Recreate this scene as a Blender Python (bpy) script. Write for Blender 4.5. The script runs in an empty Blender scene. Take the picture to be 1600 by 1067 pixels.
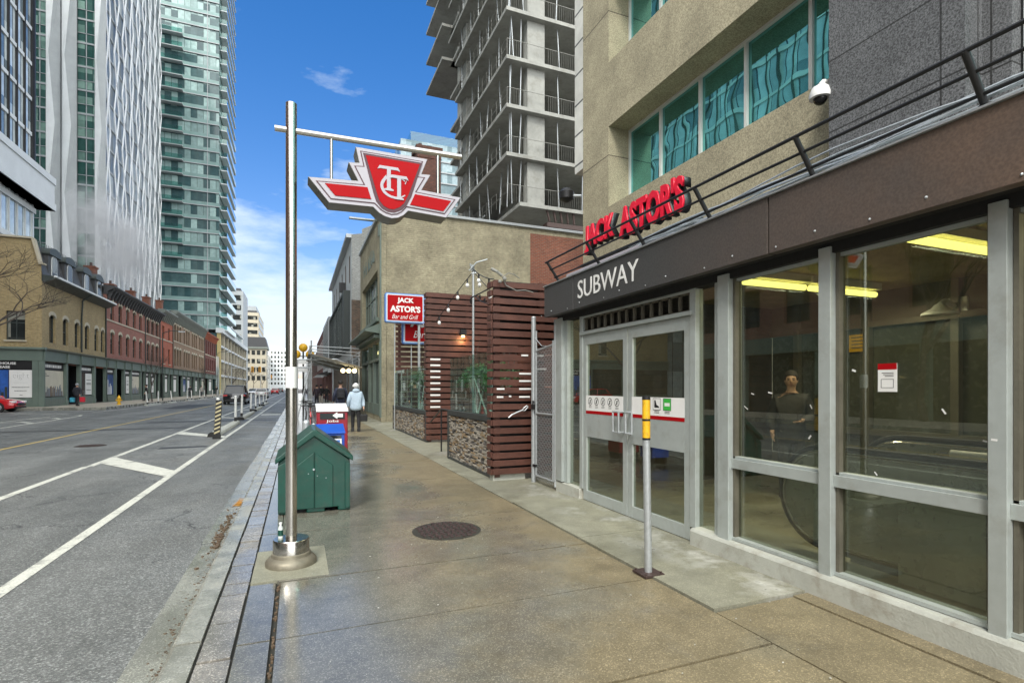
import bpy, bmesh, math, random
from mathutils import Vector, Matrix
R = math.radians
rnd = random.Random(7)
S = bpy.context.scene
COL = S.collection
# ------------------------------------------------------------------ camera, sky, sun, exposure
TH = math.atan(335/825)
cd = bpy.data.cameras.new('camera'); cam = bpy.data.objects.new('camera', cd); COL.objects.link(cam)
cam.location = (0, 0, 1.5); cam.rotation_euler = (R(90), 0, -TH)
cd.sensor_width = 36; cd.lens = 36*825/1600; cd.shift_y = 72.5/1600; cd.clip_end = 5000; cd.clip_start = 0.05
S.camera = cam
S.view_settings.view_transform = 'Standard'; S.view_settings.look = 'None'; S.view_settings.gamma = 1
S.view_settings.exposure = 1.22
SUN_EL, SUN_AZ = 48, 215      # degrees; azimuth clockwise from +Y: behind the camera, a little to the left
W = bpy.data.worlds.new('World'); S.world = W; W.use_nodes = True
def world():
    nt = W.node_tree; N = nt.nodes; L = nt.links; N.clear()
    out = N.new('ShaderNodeOutputWorld'); bg = N.new('ShaderNodeBackground'); bg.inputs[1].default_value = 0.12
    sky = N.new('ShaderNodeTexSky'); sky.sky_type = 'NISHITA'; sky.sun_disc = False
    sky.sun_elevation = R(SUN_EL); sky.sun_rotation = R(SUN_AZ); sky.air_density = 1.3; sky.dust_density = .6; sky.ozone_density = 2.5
    hs = N.new('ShaderNodeHueSaturation'); hs.inputs['Saturation'].default_value = 1.42; hs.inputs['Value'].default_value = .64
    L.new(sky.outputs[0], hs.inputs['Color'])
    tc = N.new('ShaderNodeTexCoord'); mp = N.new('ShaderNodeMapping'); mp.inputs['Scale'].default_value = (1, 1, 3.2)
    L.new(tc.outputs['Generated'], mp.inputs[0])
    n1 = N.new('ShaderNodeTexNoise'); n1.inputs['Scale'].default_value = 3.4; n1.inputs['Detail'].default_value = 9; n1.inputs['Roughness'].default_value = .58
    L.new(mp.outputs[0], n1.inputs['Vector'])
    sep = N.new('ShaderNodeSeparateXYZ'); L.new(tc.outputs['Generated'], sep.inputs[0])
    # cloud added out of view behind the camera to whiten ambient light; thinner ahead
    def math_(op, a, b, c=None, clamp=False):
        m = N.new('ShaderNodeMath'); m.operation = op; m.use_clamp = clamp
        for i, v in enumerate((a, b, c)):
            if v is None: continue
            if isinstance(v, (int, float)): m.inputs[i].default_value = v
            else: L.new(v, m.inputs[i])
        return m.outputs[0]
    ahead = math_('MULTIPLY_ADD', sep.outputs['Y'], -.42, .235)
    low = math_('MULTIPLY', math_('SUBTRACT', .42, sep.outputs['Z'], clamp=True), .80)
    cov = math_('ADD', ahead, low)
    dens = math_('MULTIPLY', math_('SUBTRACT', math_('ADD', n1.outputs['Fac'], cov), .46), 5.0, clamp=True)
    dens = math_('MULTIPLY', dens, .92)
    mx = N.new('ShaderNodeMix'); mx.data_type = 'RGBA'
    tn = N.new('ShaderNodeMix'); tn.data_type = 'RGBA'; tn.blend_type = 'MULTIPLY'; tn.inputs[0].default_value = 1; L.new(hs.outputs[0], tn.inputs[6]); tn.inputs[7].default_value = (1.16, .93, 1.08, 1)
    L.new(dens, mx.inputs[0]); L.new(tn.outputs[2], mx.inputs[6]); cc = N.new('ShaderNodeMix'); cc.data_type = 'RGBA'; L.new(math_('MULTIPLY_ADD', sep.outputs['Y'], -1.6, .75, clamp=True), cc.inputs[0]); cc.inputs[6].default_value = (3.3, 3.8, 4.3, 1); cc.inputs[7].default_value = (12.5, 12.7, 12.6, 1); L.new(cc.outputs[2], mx.inputs[7])
    L.new(mx.outputs[2], bg.inputs[0]); L.new(bg.outputs[0], out.inputs[0])
world()
sd = bpy.data.lights.new('sun', 'SUN'); sd.energy = 1.3; sd.angle = R(14); sd.color = (1, .95, .87)
sun = bpy.data.objects.new('sun', sd); COL.objects.link(sun)
sun.rotation_euler = (R(90-SUN_EL), 0, R(180-SUN_AZ))

# ------------------------------------------------------------------ materials
MATS = {}
def nt_new(name):
    m = bpy.data.materials.new(name); m.use_nodes = True
    nt = m.node_tree; b = nt.nodes['Principled BSDF']
    return m, nt, b
class NB:
    def __init__(s, nt): s.nt = nt
    def n(s, t, **k):
        x = s.nt.nodes.new('ShaderNode'+t)
        for a, v in k.items(): setattr(x, a, v)
        return x
    def l(s, a, b): s.nt.links.new(a, b)
    def val(s, inp, v):
        if isinstance(v, (int, float)): inp.default_value = v
        elif isinstance(v, tuple): inp.default_value = (*v, 1) if len(v) == 3 and inp.type == 'RGBA' else v
        else: s.l(v, inp)
    def m(s, op, a, b=None, c=None, clamp=False):
        x = s.n('Math', operation=op); x.use_clamp = clamp
        for i, v in enumerate((a, b, c)):
            if v is not None: s.val(x.inputs[i], v)
        return x.outputs[0]
    def mix(s, f, a, b, mode='MIX'):
        x = s.n('Mix', data_type='RGBA', blend_type=mode)
        s.val(x.inputs[0], f); s.val(x.inputs[6], a); s.val(x.inputs[7], b); return x.outputs[2]
    def noise(s, vec, scale, detail=4, rough=.55, out='Fac'):
        x = s.n('TexNoise'); x.inputs['Scale'].default_value = scale; x.inputs['Detail'].default_value = detail
        x.inputs['Roughness'].default_value = rough
        if vec is not None: s.l(vec, x.inputs['Vector'])
        return x.outputs[out]
    def ramp(s, f, stops):
        x = s.n('ValToRGB'); e = x.color_ramp.elements
        while len(e) < len(stops): e.new(.5)
        for i, (p, c) in enumerate(stops): e[i].position = p; e[i].color = (*c, 1) if isinstance(c, tuple) else (c, c, c, 1)
        s.l(f, x.inputs[0]); return x.outputs[0]
    def pos(s): return s.n('NewGeometry').outputs['Position']
    def bump(s, h, strength, dist=.02, normal=None):
        x = s.n('Bump'); x.inputs['Strength'].default_value = strength; x.inputs['Distance'].default_value = dist
        s.l(h, x.inputs['Height'])
        if normal is not None: s.l(normal, x.inputs['Normal'])
        return x.outputs[0]
    def xy_z(s, scale=1):      # (x+y, z): a wall coordinate that works for walls facing along x or y
        sp = s.n('SeparateXYZ'); s.l(s.pos(), sp.inputs[0]); cb = s.n('CombineXYZ')
        s.l(s.m('ADD', sp.outputs[0], sp.outputs[1]), cb.inputs[0]); s.l(sp.outputs[2], cb.inputs[1]); return cb.outputs[0]
def surf(name, col, rough=.6, metal=0, nscale=3, namt=.18, bscale=60, bstr=.08, spec=.5, dirt=None, fine=.0, coat=0):
    """plain material with large soft colour variation, fine grain and a bump"""
    if name in MATS: return MATS[name]
    m, nt, b = nt_new(name); q = NB(nt); p = q.pos()
    f = q.noise(p, nscale, 6)
    f2 = q.noise(p, nscale*9, 4)
    ff = q.m('ADD', q.m('MULTIPLY', f, .7), q.m('MULTIPLY', f2, .3))
    ff = q.m('MULTIPLY_ADD', q.m('SUBTRACT', ff, .5), 2.2, .5, clamp=True)
    lo = tuple(c*(1-namt) for c in col); hi = tuple(min(1, c*(1+namt)) for c in col)
    c = q.mix(ff, lo, hi)
    if fine: c = q.mix(fine, c, q.ramp(q.noise(p, 140, 2), [(.35, 0.0), (.65, 1.0)]), 'OVERLAY')
    if dirt:
        d = q.ramp(q.noise(p, nscale*2.3, 8, .65), [(.52, 0.0), (.68, 1.0)])
        c = q.mix(q.m('MULTIPLY', d, dirt[1]), c, dirt[0])
    q.l(c, b.inputs['Base Color'])
    q.l(q.m('MULTIPLY_ADD', f2, .3, rough-.15, clamp=True), b.inputs['Roughness'])
    b.inputs['Metallic'].default_value = metal; b.inputs['Specular IOR Level'].default_value = spec
    if coat: b.inputs['Coat Weight'].default_value = coat; b.inputs['Coat Roughness'].default_value = .06
    if bstr: q.l(q.bump(q.noise(p, bscale, 3), bstr), b.inputs['Normal'])
    MATS[name] = m; return m
def emit(name, col, s):
    if name in MATS: return MATS[name]
    m, nt, b = nt_new(name); b.inputs['Base Color'].default_value = (*col, 1)
    b.inputs['Emission Color'].default_value = (*col, 1); b.inputs['Emission Strength'].default_value = s
    MATS[name] = m; return m
def brick(name, a, b_, mortar, bw=.22, bh=.075, ms=.012, stain=.35, bstr=.5, rough=.85, painted=False):
    if name in MATS: return MATS[name]
    m, nt, b = nt_new(name); q = NB(nt); v = q.xy_z()
    t = q.n('TexBrick'); q.l(v, t.inputs['Vector'])
    t.inputs['Color1'].default_value = (*a, 1); t.inputs['Color2'].default_value = (*b_, 1); t.inputs['Mortar'].default_value = (*mortar, 1)
    t.inputs['Scale'].default_value = 1; t.inputs['Brick Width'].default_value = bw; t.inputs['Row Height'].default_value = bh
    t.inputs['Mortar Size'].default_value = ms; t.inputs['Bias'].default_value = 0; t.inputs['Mortar Smooth'].default_value = .3
    p = q.pos()
    n = q.ramp(q.noise(p, .9, 9, .65), [(.3, .55), (.7, 1.25)])
    c = q.mix(stain, t.outputs['Color'], n, 'MULTIPLY')
    c = q.mix(.5, c, q.ramp(q.noise(p, 9, 4), [(.25, .6), (.75, 1.3)]), 'MULTIPLY')
    q.l(c, b.inputs['Base Color']); b.inputs['Roughness'].default_value = rough
    h = q.m('ADD', q.m('MULTIPLY', t.outputs['Fac'], -1), q.m('MULTIPLY', q.noise(p, 18, 5), 1.6 if painted else .6))
    q.l(q.bump(h, bstr, .02), b.inputs['Normal'])
    MATS[name] = m; return m
def glass(name, tint=(.75, .8, .78), refl=1.0, ior=1.55, rough=.0, dust=0.0, wav=0):
    if name in MATS: return MATS[name]
    m, nt, b = nt_new(name); q = NB(nt); nt.nodes.remove(b)
    out = nt.nodes['Material Output']
    tr = q.n('BsdfTransparent'); tr.inputs[0].default_value = (*tint, 1)
    gl = q.n('BsdfGlossy'); gl.inputs['Roughness'].default_value = rough; gl.inputs[0].default_value = (.9, .97, .95, 1)
    fr = q.n('LayerWeight'); fr.inputs[0].default_value = .5; f5 = q.m('MULTIPLY_ADD', q.m('POWER', fr.outputs['Facing'], 4.0), .9, .06)
    if wav:
        bp = q.bump(q.noise(q.pos(), wav, 2), .12, .05); q.l(bp, gl.inputs['Normal'])
    mx = q.n('MixShader'); q.l(q.m('MULTIPLY', f5, refl, clamp=True), mx.inputs[0]); q.l(tr.outputs[0], mx.inputs[1]); q.l(gl.outputs[0], mx.inputs[2])
    o = mx.outputs[0]
    if dust:
        df = q.n('BsdfDiffuse'); df.inputs[0].default_value = (.4, .38, .28, 1)
        g = q.ramp(q.noise(q.pos(), 3, 8, .7), [(.4, .25), (.75, 1.0)])
        m2 = q.n('MixShader'); q.l(q.m('MULTIPLY', g, dust), m2.inputs[0]); q.l(o, m2.inputs[1]); q.l(df.outputs[0], m2.inputs[2]); o = m2.outputs[0]
    q.l(o, out.inputs[0]); MATS[name] = m; return m
def pane(name, dark=(.015, .02, .022), light=(.25, .3, .3), cell=(1.2, 3), p_light=.35, rough=.06, spec=.6, wav=0, metal=0, mull=None):
    """opaque window glass: each pane darker or paler at random (curtains, blinds); mull=(colour,width m) draws its joints"""
    if name in MATS: return MATS[name]
    m, nt, b = nt_new(name); q = NB(nt); v = q.xy_z()
    sp = q.n('SeparateXYZ'); q.l(v, sp.inputs[0])
    cx = q.m('FLOOR', q.m('DIVIDE', sp.outputs[0], cell[0])); cz = q.m('FLOOR', q.m('DIVIDE', sp.outputs[1], cell[1]))
    cb = q.n('CombineXYZ'); q.l(cx, cb.inputs[0]); q.l(cz, cb.inputs[1])
    wn = q.n('TexWhiteNoise', noise_dimensions='2D'); q.l(cb.outputs[0], wn.inputs['Vector'])
    f = q.ramp(wn.outputs['Value'], [(0, 0.0), (1-p_light, .12), (1-p_light+.02, .5), (1, 1.0)])
    c = q.mix(f, dark, light)
    c = q.mix(.4, c, q.ramp(q.noise(q.pos(), 1.3, 5), [(.3, .5), (.7, 1.4)]), 'MULTIPLY')
    if mull:
        fx = q.m('FRACT', q.m('DIVIDE', sp.outputs[0], cell[0]))
        k = q.m('LESS_THAN', fx, mull[1]/cell[0]); c = q.mix(k, c, mull[0])
    q.l(c, b.inputs['Base Color']); b.inputs['Roughness'].default_value = rough; b.inputs['Specular IOR Level'].default_value = spec; b.inputs['Metallic'].default_value = metal
    if wav: q.l(q.bump(q.noise(q.pos(), wav, 2), .14, .08), b.inputs['Normal'])
    MATS[name] = m; return m
def panels(name, col, pw, ph, joint=(.05, .05, .05), js=.012, rough=.7, var=.12, speck=.25, sscale=90, bstr=.15, metal=0):
    """large cladding panels with thin joints and speckle"""
    if name in MATS: return MATS[name]
    m, nt, b = nt_new(name); q = NB(nt); v = q.xy_z()
    t = q.n('TexBrick'); q.l(v, t.inputs['Vector']); t.offset = 0
    t.inputs['Color1'].default_value = (*[c*(1-var) for c in col], 1); t.inputs['Color2'].default_value = (*[min(1, c*(1+var)) for c in col], 1)
    t.inputs['Mortar'].default_value = (*joint, 1); t.inputs['Scale'].default_value = 1
    t.inputs['Brick Width'].default_value = pw; t.inputs['Row Height'].default_value = ph; t.inputs['Mortar Size'].default_value = js
    p = q.pos()
    c = q.mix(.55, t.outputs['Color'], q.ramp(q.noise(p, 1.2, 8, .65), [(.3, .6), (.7, 1.3)]), 'MULTIPLY')
    c = q.mix(speck, c, q.ramp(q.noise(p, sscale, 2, .7), [(.35, .1), (.65, 1.7)]), 'MULTIPLY')
    q.l(c, b.inputs['Base Color']); b.inputs['Roughness'].default_value = rough; b.inputs['Metallic'].default_value = metal
    q.l(q.bump(q.m('ADD', q.m('MULTIPLY', t.outputs['Fac'], -1), q.m('MULTIPLY', q.noise(p, 70, 3), .35)), bstr, .01), b.inputs['Normal'])
    MATS[name] = m; return m
def wet_concrete(name, dry, wet, speck=.5, rlo=.1, rhi=.6, wetness=.5, scale=.8, puddle=None, stain=False):
    if name in MATS: return MATS[name]
    m, nt, b = nt_new(name); q = NB(nt); p = q.pos()
    wn = q.m('ADD', q.noise(p, scale, 8, .62), wetness-.5)
    if puddle:      # the slab falls towards x = puddle[0]: water stands there
        sp_ = q.n('SeparateXYZ'); q.l(p, sp_.inputs[0]); wn = q.m('ADD', wn, q.m('MULTIPLY', q.m('SUBTRACT', puddle[0], sp_.outputs[0]), puddle[1]))
    w = q.ramp(wn, [(.38, 0.0), (.6, 1.0)])
    c = q.mix(w, dry, wet)
    c = q.mix(.7, c, q.ramp(q.noise(p, 3.1, 8, .7), [(.25, .55), (.75, 1.4)]), 'MULTIPLY')
    vo = q.n('TexVoronoi'); vo.inputs['Scale'].default_value = 170; q.l(p, vo.inputs['Vector'])
    sv = q.n('SeparateColor'); q.l(vo.outputs['Color'], sv.inputs[0])
    sp = q.ramp(sv.outputs[0], [(0, .45), (.5, .9), (.8, 1.1), (.93, 2.6), (1, 3.2)])
    c = q.mix(speck, c, sp, 'MULTIPLY')
    q.l(c, b.inputs['Base Color'])
    r = q.m('MULTIPLY_ADD', w, rlo-rhi, rhi); r = q.m('ADD', r, q.m('MULTIPLY', q.m('SUBTRACT', q.noise(p, 30, 3), .5), .3), clamp=True)
    q.l(r, b.inputs['Roughness'])
    h = q.m('ADD', q.noise(p, 90, 3), q.m('MULTIPLY', q.noise(p, 5, 5), 1.4))
    bp_ = q.n('Bump'); bp_.inputs['Distance'].default_value = .01; q.l(q.m('MULTIPLY_ADD', w, -.16, .24), bp_.inputs['Strength']); q.l(h, bp_.inputs['Height']); q.l(bp_.outputs[0], b.inputs['Normal'])
    q.l(q.m('MULTIPLY_ADD', w, .7, .4), b.inputs['Specular IOR Level'])
    if stain:      # dried salt along the foot of the building
        s3 = q.n('SeparateXYZ'); q.l(p, s3.inputs[0])
        sm = q.m('MULTIPLY', q.ramp(q.noise(p, 1.1, 10, .72), [(.52, 0.0), (.66, 1.0)]), q.m('SUBTRACT', 1.0, q.m('MULTIPLY', q.m('ABSOLUTE', q.m('SUBTRACT', s3.outputs[0], 3.3)), 1.7), clamp=True))
        q.l(q.mix(q.m('MULTIPLY', sm, .75), c, (.62, .62, .58)), b.inputs['Base Color'])
    MATS[name] = m; return m

M = {}
M['asphalt'] = None
def mk_asphalt():
    m, nt, b = nt_new('asphalt'); q = NB(nt); p = q.pos()
    mp = q.n('Mapping'); mp.inputs['Scale'].default_value = (1, .12, 1); q.l(p, mp.inputs[0])
    c = q.mix(q.ramp(q.noise(mp.outputs[0], .9, 7, .6), [(.3, 0.0), (.7, 1.0)]), (.10, .104, .097), (.19, .194, .183))
    c = q.mix(.6, c, q.ramp(q.noise(p, .5, 9, .7), [(.25, .45), (.75, 1.5)]), 'MULTIPLY')
    vo = q.n('TexVoronoi'); vo.inputs['Scale'].default_value = 105; q.l(p, vo.inputs['Vector'])
    sv = q.n('SeparateColor'); q.l(vo.outputs['Color'], sv.inputs[0])
    c = q.mix(.85, c, q.ramp(sv.outputs[0], [(0, .5), (.55, .86), (.8, 1.25), (1, 2.4)]), 'MULTIPLY')
    # cracks
    v2 = q.n('TexVoronoi', feature='DISTANCE_TO_EDGE'); v2.inputs['Scale'].default_value = .45
    wv = q.n('VectorMath', operation='ADD'); q.l(p, wv.inputs[0]); q.l(q.noise(p, 2, 5, .7, 'Color'), wv.inputs[1]); q.l(wv.outputs[0], v2.inputs['Vector'])
    cr = q.m('MULTIPLY', q.m('LESS_THAN', v2.outputs['Distance'], .006), q.m('GREATER_THAN', q.noise(p, .35, 2), .48))
    c = q.mix(q.m('MULTIPLY', cr, .75), c, (.02, .02, .02))
    q.l(c, b.inputs['Base Color']); q.l(q.m('MULTIPLY_ADD', q.noise(p, .6, 6), .7, .22, clamp=True), b.inputs['Roughness'])
    q.l(q.bump(q.m('ADD', vo.outputs['Distance'], q.noise(p, 40, 3)), .5, .012), b.inputs['Normal'])
    return m
M['asphalt'] = mk_asphalt()
def mk_paint(name, col):
    m, nt, b = nt_new(name); q = NB(nt); p = q.pos()
    f = q.ramp(q.noise(p, 3.5, 9, .78), [(.36, 0.15), (.48, 1.0)])
    g = q.ramp(q.noise(p, 70, 3), [(.3, .55), (.55, 1.0)])
    q.l(q.mix(q.m('MULTIPLY', f, g), (.16, .16, .15), col), b.inputs['Base Color']); b.inputs['Roughness'].default_value = .55
    q.l(q.bump(q.noise(p, 60, 3), .4, .01), b.inputs['Normal']); return m
M['wpaint'] = mk_paint('white_road_paint', (.62, .62, .54)); M['ypaint'] = mk_paint('yellow_road_paint', (.6, .43, .12))
M['walk'] = wet_concrete('exposed_aggregate_concrete', (.195, .162, .098), (.15, .143, .115), .38, .06, .42, .53, .7, (1.35, .17))
M['apron'] = wet_concrete('apron_concrete', (.24, .235, .175), (.165, .16, .11), .2, .25, .65, .42, 1.1, None, True)
M['kerb'] = wet_concrete('kerb_concrete', (.33, .33, .285), (.2, .2, .17), .3, .12, .5, .52, 1.6)
M['gutter'] = wet_concrete('gutter_concrete', (.27, .27, .23), (.17, .17, .14), .4, .08, .45, .55, 1.4)
M['paver'] = wet_concrete('granite_pavers', (.27, .25, .215), (.175, .165, .145), .5, .08, .4, .55, 1.4)
M['lwalk'] = wet_concrete('far_sidewalk_concrete', (.36, .32, .25), (.24, .21, .16), .2, .3, .7, .4)
M['groove'] = surf('joint_dirt', (.03, .028, .02), .8)
M['earth'] = surf('ground_earth', (.12, .11, .1), .9, nscale=.2)
M['alum'] = surf('grey_aluminium', (.43, .47, .455), .42, metal=.3, nscale=2.2, namt=.14, bscale=200, bstr=.03, dirt=((.2, .17, .12), .25))
M['alumdark'] = surf('weathered_bronze_aluminium', (.14, .13, .10), .5, metal=.3, nscale=5, namt=.3)
M['black'] = surf('black_metal', (.018, .018, .019), .45, metal=.2, bstr=.02)
M['soffit'] = surf('dark_soffit', (.012, .012, .012), .8)
M['steel'] = surf('brushed_stainless_steel', (.52, .5, .46), .2, metal=1, nscale=8, namt=.12, bscale=300, bstr=.02)
M['galv'] = surf('galvanised_steel', (.46, .49, .5), .42, metal=.55, nscale=30, namt=.15, bstr=.04)
M['conc'] = panels('beige_precast_concrete', (.37, .335, .23), 30, 3.9, (.12, .1, .07), .015, .85, .05, .42, 38, .4)
M['granite'] = panels('grey_granite', (.13, .135, .14), 1.65, 1.07, (.03, .03, .03), .012, .6, .08, .75, 45, .1)
M['whitepanel'] = panels('white_cladding', (.68, .68, .63), 40, .92, (.08, .08, .08), .03, .45, .03, .05)
M['rawconc'] = surf('raw_concrete', (.30, .305, .28), .85, nscale=.6, namt=.28, bscale=20, bstr=.15, dirt=((.14, .13, .1), .4))
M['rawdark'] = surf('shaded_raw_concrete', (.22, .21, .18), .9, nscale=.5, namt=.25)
M['base'] = surf('cast_concrete_base', (.42, .43, .38), .7, nscale=2, namt=.16, bscale=60, bstr=.2, dirt=((.18, .14, .09), .45))
M['beigebrick'] = brick('tan_painted_brick', (.35, .32, .215), (.31, .28, .19), (.31, .285, .19), .26, .09, .008, .85, .9, .8, True)
M['oldred'] = brick('old_red_brick', (.26, .075, .04), (.17, .05, .03), (.2, .14, .1), .22, .075, .012, .5, .5)
M['yellowbrick'] = brick('yellow_brick', (.40, .30, .14), (.30, .215, .10), (.3, .26, .17), .22, .075, .012, .35)
M['redbrick'] = brick('red_brick', (.30, .115, .085), (.23, .085, .065), (.28, .17, .13), .22, .075, .01, .3)
M['brownbrick'] = brick('brown_brick', (.24, .105, .075), (.19, .085, .06), (.22, .15, .12), .22, .075, .01, .3)
M['orangebrick'] = brick('orange_brick', (.40, .12, .07), (.34, .10, .06), (.32, .12, .07), .22, .075, .01, .2)
M['tanbrick'] = brick('tan_brick', (.27, .18, .115), (.22, .145, .095), (.25, .19, .13), .22, .075, .01, .3)
M['darkbrick'] = brick('dark_red_brick', (.16, .045, .035), (.12, .035, .03), (.15, .08, .06), .22, .075, .01, .3)
M['whitebrick'] = brick('white_painted_brick', (.5, .52, .5), (.42, .44, .42), (.3, .3, .28), .24, .09, .012, .5, 1, .8, True)
M['roughbrick'] = brick('rough_brown_brick', (.2, .12, .08), (.09, .06, .045), (.16, .14, .11), .24, .09, .02, .7, 1)
M['chimbrick'] = brick('chimney_brick', (.19, .07, .045), (.12, .045, .03), (.09, .06, .05), .24, .09, .02, .6, 1)
M['wood'] = surf('stained_red_cedar', (.088, .034, .023), .55, nscale=4, namt=.4, bscale=40, bstr=.2)
M['woodend'] = surf('cedar_end_grain', (.17, .055, .038), .6, nscale=8, namt=.3)
M['shopgreen'] = surf('dark_green_painted_wood', (.12, .16, .135), .5, nscale=1.5, namt=.15)
M['cornice'] = surf('grey_green_cornice', (.16, .18, .16), .6, nscale=2, namt=.2)
M['slate'] = surf('slate_roof', (.05, .052, .055), .6, nscale=6, namt=.35, bscale=15, bstr=.3)
M['stone'] = surf('cut_stone', (.42, .38, .29), .8, nscale=2, namt=.2, bscale=30, bstr=.2)
M['dkframe'] = surf('dark_window_frame', (.035, .045, .042), .5)
M['wframe'] = surf('white_window_frame', (.62, .64, .62), .45, namt=.08)
M['winglass'] = pane('old_window_glass', (.012, .015, .016), (.28, .28, .24), (1.0, 1.3), .18, .12, .3)
M['greenpane'] = pane('green_glass_with_blinds', (.02, .07, .06), (.2, .32, .27), (.9, 1.15), .4, .1, .5, .6, 0, ((.02, .04, .04), .06))
M['farglass'] = pane('pale_far_tower_glass', (.10, .16, .18), (.28, .37, .4), (1.5, 3.4), .5, .1, .5)
M['darkrail'] = surf('dull_site_rail', (.2, .2, .18), .6)
M['t2glass'] = pane('green_tower_glass', (.03, .07, .075), (.32, .45, .43), (1.35, 3.3), .5, .08, .7, 0, 0, ((.05, .09, .085), .09))
M['t2spandrel'] = surf('green_spandrel_glass', (.19, .29, .275), .18, nscale=.8, namt=.2, bstr=0)
M['t0glass'] = pane('blue_tower_glass', (.14, .19, .22), (.6, .68, .7), (1.5, 3.4), .72, .06, .8, .25, .12, ((.03, .03, .035), .1))
M['officeglass'] = pane('teal_office_glass', (.12, .40, .38), (.14, .45, .43), (50, 50), .4, .01, 1.0, .5, .85)
M['shopglass'] = pane('shop_window_glass', (.02, .025, .027), (.08, .09, .09), (1.2, 3), .3, .04, .6)
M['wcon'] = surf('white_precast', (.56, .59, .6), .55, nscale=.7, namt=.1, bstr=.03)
M['gcon'] = surf('grey_precast_fold_shade', (.30, .325, .335), .55, nscale=.7, namt=.12, bstr=.03)
M['fin'] = surf('white_metal_fin', (.78, .8, .8), .35, namt=.05, bstr=0)
M['glass'] = glass('entrance_glass', (.70, .73, .69), 1.7, 1.6, 0, .04)
M['patioglass'] = glass('patio_glass', (.72, .85, .8), .8, 1.6, .02, .04)
M['railglass'] = glass('balcony_glass', (.6, .8, .76), 1.5)
M['white'] = surf('white_enamel', (.78, .78, .76), .35, namt=.05, bstr=.02)
M['offwhite'] = surf('weathered_white_plastic', (.72, .73, .7), .5, namt=.1, dirt=((.3, .28, .25), .3))
M['red'] = surf('red_enamel', (.5, .008, .012), .3, namt=.08, bstr=.01, coat=.3)
M['signred'] = surf('red_sign_face', (.36, .002, .005), .6, namt=.05, bstr=0, spec=.15)
M['signblue'] = surf('blue_sign_frame', (.05, .17, .5), .35, namt=.08, bstr=0)
M['redletter'] = surf('red_letter_face', (.75, .006, .035), .35, namt=.05, bstr=0)
M['signgrey'] = surf('silver_sign_border', (.40, .385, .42), .4, namt=.05, bstr=0)
M['signside'] = surf('sign_side_metal', (.2, .2, .18), .45, metal=.5, nscale=4, namt=.2)
M['navy'] = surf('dark_red_outline', (.06, .012, .02), .4, namt=.05, bstr=0)
M['green'] = surf('green_plastic', (.002, .052, .036), .36, nscale=5, namt=.3, bscale=25, bstr=.05, dirt=((.05, .06, .045), .35))
M['bluebox'] = surf('blue_box_plastic', (.01, .075, .42), .35, nscale=6, namt=.15)
M['redbox'] = surf('dark_red_box', (.26, .006, .018), .35, nscale=6, namt=.15)
M['yellow'] = surf('yellow_paint', (.75, .42, .015), .45, nscale=14, namt=.2, dirt=((.2, .13, .03), .5))
M['orange'] = surf('amber_signal_case', (.75, .35, .02), .5)
M['rubber'] = surf('black_rubber', (.015, .015, .015), .7)
M['rust'] = surf('rusted_iron', (.075, .05, .045), .55, metal=.4, nscale=20, namt=.4, bscale=50, bstr=.3)
M['paper'] = surf('white_paper', (.75, .75, .73), .6, namt=.04, bstr=0)
M['leaf'] = surf('green_leaf', (.06, .15, .04), .5, nscale=8, namt=.5)
M['bark'] = surf('dark_bark', (.06, .048, .04), .9, nscale=12, namt=.3, bscale=30, bstr=.4)
M['litter'] = surf('wet_leaf_litter', (.11, .075, .045), .7, nscale=30, namt=.5)
M['intwall'] = surf('interior_panel_wall', (.13, .115, .08), .5, nscale=1.6, namt=.3, fine=.5)
M['intceil'] = surf('interior_ceiling', (.34, .29, .15), .7, nscale=3, namt=.3, fine=.5)
M['intfloor'] = surf('terrazzo_floor', (.16, .14, .09), .4, nscale=2, namt=.2, fine=.3)
M['tube'] = emit('fluorescent_tube', (1, .88, .22), 1.5)
M['warmbulb'] = emit('warm_bulb', (1, .75, .35), 3)
M['shoplight'] = emit('shop_pendant_light', (1, .68, .35), 2.2)
M['escpanel'] = surf('brushed_escalator_panel', (.38, .4, .33), .3, metal=.4, nscale=1.2, namt=.12, bstr=.02)
M['stonelight'] = surf('stacked_ledge_stone', (.34, .31, .26), .85, nscale=25, namt=.5, bscale=40, bstr=.4)
def mk_fascia():
    m, nt, b = nt_new('bronze_fascia_panel'); q = NB(nt); p = q.pos()
    sp = q.n('SeparateXYZ'); q.l(p, sp.inputs[0])
    # the near panels are more rusted than the far end panel
    near = q.ramp(q.m('MULTIPLY_ADD', sp.outputs[1], -.28, 1.25), [(0, 0.0), (1, 1.0)])
    f = q.m('ADD', q.m('MULTIPLY', q.ramp(q.noise(p, 2.2, 8, .6), [(.3, .2), (.7, 1.0)]), .7), .3)
    c = q.mix(q.m('MULTIPLY', near, f), (.058, .058, .058), (.15, .10, .072))
    c = q.mix(.25, c, q.ramp(q.noise(p, 60, 2), [(.35, .3), (.65, 1.5)]), 'MULTIPLY')
    q.l(c, b.inputs['Base Color']); b.inputs['Roughness'].default_value = .42; b.inputs['Specular IOR Level'].default_value = .5
    q.l(q.bump(q.noise(p, 3, 3), .06, .05), b.inputs['Normal']); return m
M['fascia'] = mk_fascia()

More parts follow.
